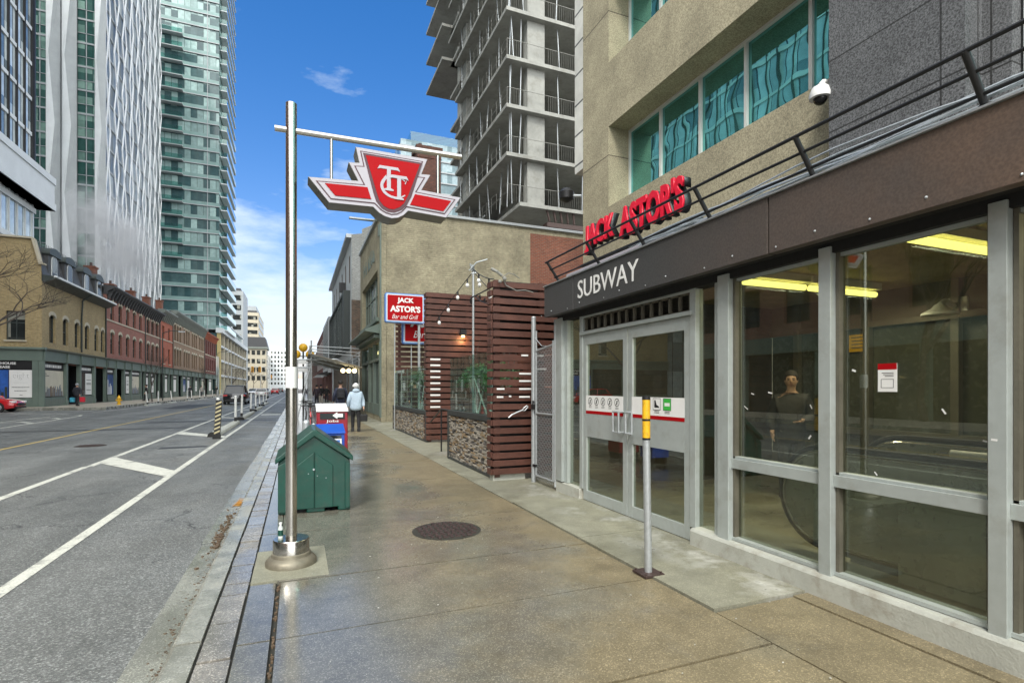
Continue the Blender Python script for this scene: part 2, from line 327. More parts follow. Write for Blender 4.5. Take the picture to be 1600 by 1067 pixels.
# ------------------------------------------------------------------ mesh builder
def woff(o):
    v = Vector((0, 0, 0))
    while o is not None: v += o.location; o = o.parent
    return v
def tag(o, label=None, cat=None, group=None, kind=None):
    if label: o['label'] = label
    if cat: o['category'] = cat
    if group: o['group'] = group
    if kind: o['kind'] = kind
    return o
def E(name, loc, label, cat, group=None, kind=None):
    o = bpy.data.objects.new(name, None); COL.objects.link(o); o.location = loc; o.empty_display_size = .2
    return tag(o, label, cat, group, kind)
SPLIT = {'transom', 'prop', 'cornice_bracket', 'riser_moulding', 'window', 'chimney_pot', 'base_plate_bolt', 'bracket_post', 'podium_mullion', 'rivet', 'door_head', 'shop_lamp', 'black_band', 'loose_pipe', 'side_post', 'window_band', 'fastener', 'bracket', 'handle_bar'}
class MB:
    def __init__(s): s.v = []; s.f = []; s.m = []; s.cur = 0; s.pc = []
    def add(s, vs, fs):
        b = len(s.v); s.pc.append((b, b+len(vs), len(s.f), len(s.f)+len(fs))); s.v += [tuple(x) for x in vs]; s.f += [[i+b for i in f] for f in fs]; s.m += [s.cur]*len(fs); return s
    def box(s, x0, y0, z0, x1, y1, z1):
        if x0 > x1: x0, x1 = x1, x0
        if y0 > y1: y0, y1 = y1, y0
        if z0 > z1: z0, z1 = z1, z0
        return s.add([(x0, y0, z0), (x1, y0, z0), (x1, y1, z0), (x0, y1, z0), (x0, y0, z1), (x1, y0, z1), (x1, y1, z1), (x0, y1, z1)],
                     [[0, 3, 2, 1], [4, 5, 6, 7], [0, 1, 5, 4], [1, 2, 6, 5], [2, 3, 7, 6], [3, 0, 4, 7]])
    def prism(s, pts, axis, a0, a1):
        n = len(pts)
        def mp(p, a): return {'x': (a, p[0], p[1]), 'y': (p[0], a, p[1]), 'z': (p[0], p[1], a)}[axis]
        vs = [mp(p, a0) for p in pts]+[mp(p, a1) for p in pts]
        return s.add(vs, [list(range(n)), list(range(2*n-1, n-1, -1))]+[[i, (i+1) % n, (i+1) % n+n, i+n] for i in range(n)])
    def cyl(s, p0, p1, r0, r1=None, n=12, caps=True):
        r1 = r0 if r1 is None else r1
        p0 = Vector(p0); p1 = Vector(p1); d = (p1-p0)
        if d.length < 1e-6: return s
        d.normalize(); u = d.orthogonal().normalized(); w = d.cross(u)
        vs = []
        for p, r in ((p0, r0), (p1, r1)):
            for i in range(n):
                a = 2*math.pi*i/n; vs.append(p+u*math.cos(a)*r+w*math.sin(a)*r)
        fs = [[i, (i+1) % n, (i+1) % n+n, i+n] for i in range(n)]
        if caps: fs += [list(range(n-1, -1, -1)), list(range(n, 2*n))]
        return s.add(vs, fs)
    def tube(s, pts, r, n=8):
        for i in range(len(pts)-1):
            ra = r[i] if isinstance(r, (list, tuple)) else r; rb = r[i+1] if isinstance(r, (list, tuple)) else r
            s.cyl(pts[i], pts[i+1], ra, rb, n, True)
        return s
    def lathe(s, c, prof, n=24):
        vs = []; k = len(prof)
        for r, z in prof:
            for i in range(n):
                a = 2*math.pi*i/n; vs.append((c[0]+r*math.cos(a), c[1]+r*math.sin(a), c[2]+z))
        fs = [[j*n+i, j*n+(i+1) % n, (j+1)*n+(i+1) % n, (j+1)*n+i] for j in range(k-1) for i in range(n)]
        fs += [list(range(n-1, -1, -1)), [(k-1)*n+i for i in range(n)]]
        return s.add(vs, fs)
    def sph(s, c, r, sc=(1, 1, 1), n=12, m=8):
        vs = [(c[0], c[1], c[2]-r*sc[2])]
        for j in range(1, m):
            t = math.pi*j/m
            for i in range(n):
                a = 2*math.pi*i/n; vs.append((c[0]+r*sc[0]*math.sin(t)*math.cos(a), c[1]+r*sc[1]*math.sin(t)*math.sin(a), c[2]-r*sc[2]*math.cos(t)))
        vs.append((c[0], c[1], c[2]+r*sc[2])); L = len(vs)-1
        fs = [[0, 1+(i+1) % n, 1+i] for i in range(n)]+[[L, 1+(m-2)*n+i, 1+(m-2)*n+(i+1) % n] for i in range(n)]
        fs += [[1+j*n+i, 1+j*n+(i+1) % n, 1+(j+1)*n+(i+1) % n, 1+(j+1)*n+i] for j in range(m-2) for i in range(n)]
        return s.add(vs, fs)
    def mesh(s, name, mats, off, smooth=False, recalc=True):
        me = bpy.data.meshes.new(name)
        me.from_pydata([(a-off[0], b-off[1], c-off[2]) for a, b, c in s.v], [], s.f)
        if not isinstance(mats, (list, tuple)): mats = [mats]
        for m in mats: me.materials.append(m)
        me.polygons.foreach_set('material_index', s.m)
        if recalc:
            bm = bmesh.new(); bm.from_mesh(me); bmesh.ops.recalc_face_normals(bm, faces=bm.faces); bm.to_mesh(me); bm.free()
        me.update()
        if smooth: me.shade_smooth() if hasattr(me, 'shade_smooth') else None; me.set_sharp_from_angle(angle=R(40))
        return me
    def build(s, name, mats, parent=None, smooth=False, bevel=0, loc=None, recalc=True):
        if name in SPLIT and len(s.pc) > 1:      # every piece a part of its own
            first = None
            for a, b, c, d in s.pc:
                q = MB(); q.v = s.v[a:b]; q.f = [[i-a for i in f] for f in s.f[c:d]]; q.m = s.m[c:d]; q.pc = [0]
                o = q.build(name, mats, parent, smooth, bevel, None, recalc); first = first or o
            return first
        off = woff(parent)+Vector(loc or (0, 0, 0))
        o = bpy.data.objects.new(name, s.mesh(name, mats, off, smooth, recalc)); COL.objects.link(o)
        if loc: o.location = loc
        o.parent = parent
        if bevel:
            b = o.modifiers.new('bevel', 'BEVEL'); b.width = bevel; b.segments = 2; b.limit_method = 'ANGLE'; b.angle_limit = R(50)
        return o
def top(mb, name, mats, loc, label, cat, group=None, kind=None, **k):
    """one top-level thing that is a single mesh, its origin at loc"""
    return tag(mb.build(name, mats, None, loc=loc, **k), label, cat, group, kind)
def struct(mb, name, mats, **k):
    o = mb.build(name, mats, None, **k); o['kind'] = 'structure'; return o
def copy_tree(o, parent=None):
    c = o.copy(); COL.objects.link(c); c.parent = parent
    for ch in list(o.children): copy_tree(ch, c)
    return c
def B(*a): return MB().box(*a)
# wall planes: map (u along the wall, z, d inwards) to the world
def face(kind, pos):
    return {'+x': lambda u, z, d: (pos-d, u, z), '-x': lambda u, z, d: (pos+d, u, z), '-y': lambda u, z, d: (u, pos+d, z)}[kind]
def wall_open(mb, F, u0, u1, z0, z1, ops, depth=.18):
    """wall sheet with real openings and their reveals; ops = [(u0,u1,z0,z1)]"""
    us = sorted({u0, u1, *[a for o in ops for a in o[:2]]}); zs = sorted({z0, z1, *[a for o in ops for a in o[2:]]})
    us = [u for u in us if u0 <= u <= u1]; zs = [z for z in zs if z0 <= z <= z1]
    for i in range(len(us)-1):
        for j in range(len(zs)-1):
            um, zm = (us[i]+us[i+1])/2, (zs[j]+zs[j+1])/2
            if any(o[0] < um < o[1] and o[2] < zm < o[3] for o in ops): continue
            mb.add([F(us[i], zs[j], 0), F(us[i+1], zs[j], 0), F(us[i+1], zs[j+1], 0), F(us[i], zs[j+1], 0)], [[0, 1, 2, 3]])
    for a, b, c, d in ops:
        for (p, q_) in (((a, c), (b, c)), ((b, c), (b, d)), ((b, d), (a, d)), ((a, d), (a, c))):
            mb.add([F(*p, 0), F(*q_, 0), F(*q_, depth), F(*p, depth)], [[0, 1, 2, 3]])
    return mb
def fbox(mb, F, u0, u1, z0, z1, d0, d1):
    p = F(u0, z0, d0); q_ = F(u1, z1, d1); return mb.box(*p, *q_)
WCACHE = {}
def window(parent, kind, pos, u0, u1, z0, z1, frame, glassm, style='sash', depth=.16, sill=None, hood=None, key='', t=.06):
    """window > pane (and sill); meshes shared between windows of one size"""
    w, h = round(u1-u0, 2), round(z1-z0, 2); k = (kind, w, h, style, frame.name, glassm.name, depth, sill and sill.name, hood and hood.name, t)
    F0 = face(kind, 0)
    if k not in WCACHE:
        f = MB(); 
        for (a, b, c, d) in ((0, t, 0, h), (w-t, w, 0, h), (t, w-t, 0, t), (t, w-t, h-t, h)): fbox(f, F0, a, b, c, d, depth-.05, depth+.03)
        if style == 'sash': fbox(f, F0, t, w-t, h*.5-t*.5, h*.5+t*.5, depth-.04, depth+.02)
        if style == 'cross':
            fbox(f, F0, w/2-t/2, w/2+t/2, t, h-t, depth-.04, depth+.02); fbox(f, F0, t, w/2-t/2, h*.6-t/2, h*.6+t/2, depth-.04, depth+.02); fbox(f, F0, w/2+t/2, w-t, h*.6-t/2, h*.6+t/2, depth-.04, depth+.02)
        p = MB(); fbox(p, F0, t*.5, w-t*.5, t*.5, h-t*.5, depth, depth+.012)
        sm = None
        if sill or hood:
            sm = MB()
            if sill: fbox(sm, F0, -.1, w+.1, -.13, -.003, -.09, depth*.5)
            if hood:      # segmental arch of stone over the opening
                n = 8; pts = []
                for i in range(n+1):
                    a = math.pi*(1-i/n); pts.append((w/2+(w/2+.14)*math.cos(a), h-.12+(.42)*math.sin(a)))
                inn = [(w/2+(w/2-.0)*math.cos(math.pi*(1-i/n)), h-.22+(.24)*math.sin(math.pi*(1-i/n))) for i in range(n+1)]
                for i in range(n):
                    q4 = [pts[i], pts[i+1], inn[i+1], inn[i]]
                    sm.add([F0(a, b, -.04) for a, b in q4]+[F0(a, b, .1) for a, b in q4], [[0, 1, 2, 3], [7, 6, 5, 4], [0, 4, 5, 1], [1, 5, 6, 2], [2, 6, 7, 3], [3, 7, 4, 0]])
        WCACHE[k] = (f.mesh('window', frame, (0, 0, 0)), p.mesh('pane', glassm, (0, 0, 0)), sm.mesh('sill', sill or hood, (0, 0, 0)) if sm else None)
    fm, pm, sm = WCACHE[k]
    o = bpy.data.objects.new('window', fm); COL.objects.link(o); o.parent = parent
    o.location = Vector(face(kind, pos)(u0, z0, 0))-woff(parent)
    for nm, me in (('pane', pm), ('sill' if sill else 'lintel', sm)):
        if me is None: continue
        c = bpy.data.objects.new(nm, me); COL.objects.link(c); c.parent = o
    return o
def text(s, kind, u0, z0, w, h, d, mat, parent=None, name='lettering', depth=.01, bold=0, shear=0):
    """raised lettering: u0,z0 lower left corner as read, w wide (0 = natural), h cap height; d = plane position; kind = facing"""
    cu = bpy.data.curves.new(name, 'FONT'); cu.body = s; cu.size = 1; cu.extrude = .5; cu.offset = bold; cu.shear = shear; cu.resolution_u = 3
    ob = bpy.data.objects.new(name, cu); COL.objects.link(ob); bpy.context.view_layer.update()
    me = bpy.data.meshes.new_from_object(ob.evaluated_get(bpy.context.evaluated_depsgraph_get()))
    bpy.data.objects.remove(ob); bpy.data.curves.remove(cu)
    if not len(me.vertices): return None
    xs = [v.co.x for v in me.vertices]; ys = [v.co.y for v in me.vertices]
    x0, x1, y0, y1 = min(xs), max(xs), min(ys), max(ys)
    if any(ch in s for ch in 'gpqyj') and s != s.upper(): y1 = max(ys)
    sy = h/(y1-y0); sx = w/(x1-x0) if w else sy
    off = woff(parent)
    for v in me.vertices:
        u = (v.co.x-x0)*sx; z = z0+(v.co.y-y0)*sy; t = (v.co.z+.5)*depth
        if kind == '-x': c = (d-t, u0-u, z)
        elif kind == '+x': c = (d+t, u0+u, z)
        else: c = (u0+u, d-t, z)
        v.co = Vector(c)-off
    me.materials.clear(); me.materials.append(mat)
    for p in me.polygons: p.material_index = 0
    bm = bmesh.new(); bm.from_mesh(me); bmesh.ops.remove_doubles(bm, verts=bm.verts, dist=1e-5); bmesh.ops.recalc_face_normals(bm, faces=bm.faces); bm.to_mesh(me); bm.free()
    o = bpy.data.objects.new(name, me); me.name = name; COL.objects.link(o); o.parent = parent
    return o
def ring(pts, k, c=None):
    """polygon inset towards its inside by k metres"""
    n = len(pts); out = []
    area = sum(pts[i][0]*pts[(i+1) % n][1]-pts[(i+1) % n][0]*pts[i][1] for i in range(n))
    sg = 1 if area > 0 else -1
    for i in range(n):
        a, b, c_ = Vector(pts[i-1]), Vector(pts[i]), Vector(pts[(i+1) % n])
        d1 = (b-a).normalized(); d2 = (c_-b).normalized()
        n1 = Vector((-d1.y, d1.x))*sg; n2 = Vector((-d2.y, d2.x))*sg
        bi = (n1+n2); L = bi.length
        bi = bi/L if L > 1e-6 else n1
        out.append(tuple(b+bi*min(k/max(.35, bi.dot(n1)), 2.5*k)))
    return out
# ================================================================== GROUND
ZR = -0.10           # road level; the sidewalk top is z = 0
struct(B(-900, -300, -1.2, 900, 1500, -.30), 'ground', M['earth'])
def sheet(x0, y0, x1, y1, z): return MB().add([(x0, y0, z), (x1, y0, z), (x1, y1, z), (x0, y1, z)], [[0, 1, 2, 3]])
road = MB()
road.box(-13.0, -40, -.28, -.88, 900, ZR); road.box(-120, 29.5, -.281, -13.0, 46.6, ZR)
struct(road, 'road', M['asphalt'])
gut = MB(); y = -6.0
while y < 160:
    L_ = 3.05; gut.add([(-.90+rnd.uniform(-.015, .015), y, ZR+.004), (-.69, y, ZR+.004), (-.69, y+L_-.012, ZR+.004), (-.90+rnd.uniform(-.015, .015), y+L_-.012, ZR+.004)], [[0, 1, 2, 3]]); y += L_
struct(gut, 'gutter', M['gutter'])
kb = MB(); y = -6.6
while y < 160:
    L_ = rnd.choice([2.4, 3.05, 2.7]); dz = rnd.uniform(-.006, .003)
    kb.prism([(-.69, -.27), (-.69, -.03+dz), (-.675, -.005+dz), (-.66, dz), (-.53, dz), (-.53, -.27)], 'y', y, y+L_-.022); y += L_
kb.box(-.69, 160, -.27, -.53, 700, 0)
struct(kb, 'kerb', M['kerb'])
pv = MB(); y = -3.0
while y < 60:
    w_ = rnd.choice([.28, .24, .2, .26]) if y > 4 else rnd.choice([.42, .5, .36])
    pv.box(-.515+rnd.uniform(0, .006), y, -.2, -.345-rnd.uniform(0, .006), y+w_-.016, rnd.uniform(-.006, .002)); y += w_
pv.box(-.515, 60, -.2, -.345, 160, 0)
struct(pv, 'brick_paving', M['paver'])
# sidewalk slabs: the joints are real gaps over a dark bed
struct(B(-.53, -6, -.26, 12, 160, -.022), 'sidewalk_bed', M['groove'])
sw = MB()
ys = [-6, -3.4, -1.2, .9, 2.3, 3.45, 4.46, 5.95, 6.75, 8.6, 10.8, 13.4, 16, 18.6, 21.2, 24, 27, 30, 34, 38, 43, 48, 54, 60, 68, 76, 86, 100, 125, 160]
for a, b in zip(ys, ys[1:]):
    g = .009 if a < 20 else .016
    if not (a <= 4.46 < b): sw.box(-.33, a+g, -.2, -.155, b-g, rnd.uniform(-.004, .001))
    sw.box(-.12 if a < 4.4 else -.147, a+g, -.2, 2.585, b-g, rnd.uniform(-.003, .001))
sw.box(-.33, 5.35, -.2, -.155, 5.94, 0)
pad = MB(); pad.box(-.335, 4.50, -.02, .235, 5.34, .003)
struct(sw, 'sidewalk', M['walk']); struct(pad, 'footing_slab', M['apron'])
ap = MB(); sw2 = MB()
for a, b in ((-6, -2.2), (-2.2, .4), (.4, 2.77)): sw2.box(2.60, a+.009, -.2, 3.30, b-.009, rnd.uniform(-.004, 0)); sw2.box(3.315, a+.004, -.2, 3.5, b-.004, .004)
struct(sw2, 'sidewalk_edge', M['walk'])
ay = [2.78, 4.62, 6.39, 7.8, 11.2, 13.2, 16.2, 19.8, 23.6]
for i, (a, b) in enumerate(zip(ay, ay[1:])):
    z1 = .014 if 2.7 < a < 6 else rnd.uniform(-.004, 0)
    ap.box(2.6, a+.006, -.2, 12, b-.006, z1)
ap.box(2.6, 23.61, -.2, 12, 160, -.002)
struct(ap, 'building_apron', M['apron'])
# wet drain-gap at the left of the main slabs gathers grit
gr = MB()
for i in range(260):
    yy = rnd.uniform(-1, 7.5); xx = -.137+rnd.gauss(0, .006); s_ = rnd.uniform(.003, .008); gr.box(xx-s_, yy-s_, -.03, xx+s_, yy+s_*1.6, -.012+s_*.5)
for i in range(260):
    yy = abs(rnd.gauss(0, 3.2))+2.2; xx = -.70-abs(rnd.gauss(0, .05)); s_ = rnd.uniform(.003, .010); gr.prism([(xx-s_, yy), (xx, yy-s_*.7), (xx+s_, yy+s_*.3), (xx, yy+s_)], 'z', ZR+.004, ZR+.004+s_*.5)
for i in range(90):
    yy = rnd.gauss(6.7, .5); xx = -.74-abs(rnd.gauss(0, .04)); s_ = rnd.uniform(.008, .022); gr.prism([(xx-s_, yy), (xx, yy-s_*.7), (xx+s_, yy+s_*.3), (xx, yy+s_)], 'z', ZR+.004, ZR+.008+s_*.6)
top(gr, 'leaf_litter', M['litter'], (-.7, 4, ZR), 'brown wet leaf litter and grit lying in the gutter against the kerb', 'leaf litter', kind='stuff')
pt = MB()
for i in range(60):
    xx, yy = rnd.uniform(0, 3.3), abs(rnd.gauss(0, 3))+1.4; s_ = rnd.uniform(.002, .007); a = rnd.uniform(0, 3)
    pt.prism([(xx+s_*math.cos(a+k*1.6)*(1+.4*(k % 2)), yy+s_*math.sin(a+k*1.6)) for k in range(4)], 'z', .0095, .013)
top(pt, 'petal_litter', surf('dull_litter', (.42, .41, .36), .8), (2, 3, .01), 'tiny pale flecks of litter scattered over the wet sidewalk', 'litter', kind='stuff')
# left side
lw = MB(); lw.box(-17.49, 47.2, -.27, -13.16, 400, .10); lw.box(-60, 47.2, -.27, -17.51, 49.14, .10); lw.box(-60, -60, -.27, -13.16, 28.9, .10)
struct(lw, 'far_sidewalk', M['lwalk'])
lk = MB(); lk.box(-13.15, 47.2, -.28, -13.0, 500, .095); lk.box(-60, 47.05, -.28, -13.0, 47.19, .095); lk.box(-60, 28.91, -.28, -13, 29.05, .095); lk.box(-13.15, -60, -.28, -13, 28.9, .095)
struct(lk, 'far_kerb', M['kerb'])
# painted lines
def line(mb, x, y0, y1, w, z=ZR+.0045, x1=None):
    x1 = x if x1 is None else x1; n = max(1, int((y1-y0)/2.5)); prev = None
    for i in range(n+1):
        t = i/n; yy = y0+(y1-y0)*t; xx = x+(x1-x)*t+rnd.uniform(-.008, .008); cur = [(xx-w/2, yy, z), (xx+w/2, yy, z)]
        if prev: mb.add([prev[0], prev[1], cur[1], cur[0]], [[0, 1, 2, 3]])
        prev = cur
    return mb
wl = MB()
line(wl, -2.16, -4, 400, .115, x1=-2.05); line(wl, -3.98, -4, 13.2, .125); line(wl, -3.92, 13.2, 300, .13, x1=-4.3)
zz = ZR+.0085
wl.add([(-3.95, 13.75, zz), (-3.93, 14.75, zz), (-2.11, 11.75, zz), (-2.11, 11.0, zz)], [[0, 3, 2, 1]])
wl.add([(-3.93, 21.3, zz), (-3.93, 22.4, zz), (-2.11, 19.6, zz), (-2.11, 19.0, zz)], [[0, 3, 2, 1]])
for k in range(6):
    yy = 30+k*11; wl.add([(-3.93, yy+2.2, zz), (-3.93, yy+3, zz), (-2.11, yy+.5, zz), (-2.11, yy, zz)], [[0, 3, 2, 1]])
for yy in (34, 62): wl.add([(-2.0, yy, zz), (-.95, yy, zz), (-.95, yy+1.4, zz), (-2.0, yy+1.4, zz)], [[0, 1, 2, 3]])
# traffic island outline at the side street, stop bars and the left kerb lane line
def strip(mb, pts, w, z=zz):
    for i in range(len(pts)-1):
        a, b = Vector(pts[i]), Vector(pts[i+1]); d = (b-a).normalized(); n_ = Vector((-d.y, d.x))*w/2
        z_ = z+.0006*(i % 3); mb.add([(*(a+n_), z_), (*(a-n_), z_), (*(b-n_), z_), (*(b+n_), z_)], [[0, 1, 2, 3]])
strip(wl, [(-11.0, 20), (-10.9, 27), (-11.1, 32), (-11.4, 36.8), (-11.75, 38.2), (-12.3, 38.6), (-12.75, 37.5), (-12.8, 31), (-12.5, 20)], .14)
strip(wl, [(-11.1, 30.2), (-12.0, 31.6), (-12.7, 30.6)], .22); strip(wl, [(-11.2, 33.6), (-12.0, 35.2), (-12.7, 34.2)], .22)
strip(wl, [(-12.4, 42), (-12.1, 47), (-12.0, 60), (-12.2, 180)], .13); strip(wl, [(-22, 45.9), (-15, 45.6), (-12.9, 44)], .15)
strip(wl, [(-12.8, 39.5), (-16, 41.0)], .3); strip(wl, [(-13.2, 42.2), (-17, 43)], .25)
struct(wl, 'road_marking', M['wpaint'])
yl = MB(); line(yl, -7.10, -10, 300, .11, x1=-7.3); struct(yl, 'yellow_centre_line', M['ypaint'])
# trench patches in the carriageway: darker strips of newer asphalt
ptc = MB(); zp = ZR+.0022
for (x0, y0, x1, y1) in ((-12.6, 24.2, -4.1, 24.9), (-3.4, 16.2, -2.3, 16.8), (-9.8, 47, -7.6, 60), (-6.4, 28.5, -1, 29.6)):
    ptc.add([(x0, y0, zp), (x1, y0+.2, zp), (x1, y1, zp), (x0, y1-.1, zp)], [[0, 1, 2, 3]])
struct(ptc, 'asphalt_patch', surf('newer_asphalt', (.04, .042, .042), .5, nscale=3, namt=.3, bscale=90, bstr=.5))
# manhole covers
def manhole(x, y, r, z, label):
    t = E('manhole_cover', (x, y, z), label, 'manhole cover')
    a = MB(); a.cyl((x, y, z-.03), (x, y, z+.003), r, n=40); a.build('rim', M['groove'], t)
    b = MB(); b.cyl((x, y, z-.02), (x, y, z+.004), r-.025, n=40); b.cur = 1
    n = int(2*r/.062)
    for i in range(n):
        for j in range(n):
            px, py = x-r+.03+i*.062, y-r+.03+j*.062
            if math.hypot(px-x, py-y) < r-.04:
                if (i+j) % 2: b.box(px-.027, py-.014, z+.003, px+.027, py+.014, z+.014)
                else: b.box(px-.014, py-.027, z+.003, px+.014, py+.027, z+.014)
    b.build('cover', [M['groove'], M['rust']], t)
manhole(1.455, 5.41, .36, .0005, 'round rusty manhole cover set in the wet sidewalk in front of the entrance')
manhole(-5.3, 17.9, .36, ZR+.001, 'round iron manhole cover in the middle of the asphalt road lane')
# salt and grime stains on the apron by the doors
# ================================================================== SUBWAY ENTRANCE (X = facade plane 3.56, Y 6.9 .. -4)
ENT = E('subway_entrance', (3.5, 2, 0), 'low grey glazed station entrance with dark fascia reading SUBWAY', 'station entrance')
XG = 3.56
al = M['alum']
# concrete base
bs = MB(); bs.prism([(3.455, -.2), (3.455, .145), (3.475, .17), (3.70, .175), (3.70, -.2)], 'y', -4, 4.02)
bs.prism([(3.50, -.2), (3.50, .15), (3.70, .155), (3.70, -.2)], 'y', 6.22, 6.92)
bs.build('base', M['base'], ENT, bevel=.008)
# fascia box, its soffit and roof
fa = MB(); fa.box(3.32, -4, 2.52, 3.40, 2.985, 2.955); fa.box(3.32, 3.0, 2.52, 3.40, 6.06, 2.955); fa.box(3.32, 6.075, 2.52, 3.40, 6.93, 2.955)
fa.box(3.40, 6.86, 2.525, 7.7, 6.925, 2.95)
FAS = fa.build('fascia', M['fascia'], ENT, bevel=.004)
bo = MB()
for yy in [-1.5, -.6, .3, 1.15, 1.9, 2.6, 3.35, 4.2, 5.0, 5.9, 6.7]:
    for z_ in (2.585,): bo.sph((3.320, yy, z_), .009, n=8, m=6)
    bo.sph((3.318, yy+.32, 2.555), .008, n=6, m=4)
bo.build('rivet', M['galv'], FAS, smooth=True)
so = MB(); so.box(3.40, -4, 2.53, 3.86, 6.86, 2.56); so.box(3.50, -4, 2.455, 3.66, 6.86, 2.53); so.build('soffit', M['soffit'], ENT)
rf = MB(); rf.box(3.401, -4, 2.90, 7.79, 6.86, 2.94); rf.build('roof', M['slate'], ENT)
fl = MB(); fl.box(3.30, -4, 2.956, 3.46, 6.93, 2.968); fl.build('flashing', M['galv'], ENT)
text('SUBWAY', '-x', 5.93, 2.635, 1.29, .225, 3.318, M['white'], ENT, 'lettering', .006)
# posts: each mullion projects from the glass line
for (a, b) in ((6.70, 6.89), (3.56, 3.69), (2.607, 2.70), (1.605, 1.69), (.55, .64), (-.5, -.41), (-1.6, -1.51)):
    p = MB(); p.box(3.482, a, .165, 3.64, b, 2.50); p.build('mullion', al, ENT, bevel=.003)
for (a, b) in ((3.695, 3.77), (4.02, 4.10), (6.18, 6.26), (6.61, 6.70)):
    p = MB(); p.box(3.525, a, .156, 3.62, b, 2.50); p.build('mullion', al, ENT, bevel=.003)
# glazing strip beads (bronze) each side of the big posts
bd = MB()
for yy in (3.545, 2.715, 2.592, 1.705, 1.59, .655, .535): bd.box(3.535, yy-.012, .18, 3.60, yy+.012, 2.46)
bd.build('glazing_bead', M['alumdark'], ENT)
# transoms and the panes
def pane_(a, b, z0, z1): 
    q = MB(); q.box(3.575, a, z0, 3.583, b, z1); return q.build('pane', M['glass'], ENT)
for (a, b) in ((2.70, 3.56), (1.69, 2.607), (.64, 1.605), (-.41, .55), (-1.51, -.5)):
    t = MB(); t.box(3.515, a, .80, 3.63, b, .885); t.box(3.535, a, .885, 3.61, b, .905); t.build('transom', al, ENT, bevel=.003)
    t = MB(); t.box(3.52, a, .176, 3.63, b, .20); t.box(3.55, a, 2.43, 3.60, b, 2.456); t.build('transom', al, ENT)
    pane_(a+.01, b-.01, .20, .80); pane_(a+.01, b-.01, .905, 2.43)
pane_(3.77, 4.02, .17, 2.44); pane_(6.26, 6.61, .16, 2.44)
# the pane beyond the last post reflects darkness: back of entrance closed by walls
# doors
hd = MB(); hd.box(3.50, 4.06, 2.205, 3.64, 6.22, 2.245); hd.box(3.53, 4.10, 2.43, 3.62, 6.18, 2.456); hd.build('door_head', al, ENT, bevel=.003)
vg = MB(); vg.box(3.585, 4.10, 2.245, 3.60, 6.18, 2.43)
for i in range(13):
    a = 4.14+i*.155
    for k in range(8): vg.prism([(3.56, 2.27+k*.018), (3.575, 2.262+k*.018), (3.583, 2.27+k*.018)], 'y', a, a+.115)
VG = vg.build('vent_grille', surf('grille_metal', (.05, .048, .04), .5, metal=.4), ENT)
v2 = MB()
for i in range(14): a = 4.10+i*.155; v2.box(3.545, a, 2.245, 3.575, a+.035, 2.43)
v2.box(3.545, 4.10, 2.245, 3.57, 6.18, 2.262); v2.box(3.545, 4.10, 2.412, 3.57, 6.18, 2.43)
v2.build('grille_frame', M['alumdark'], VG)
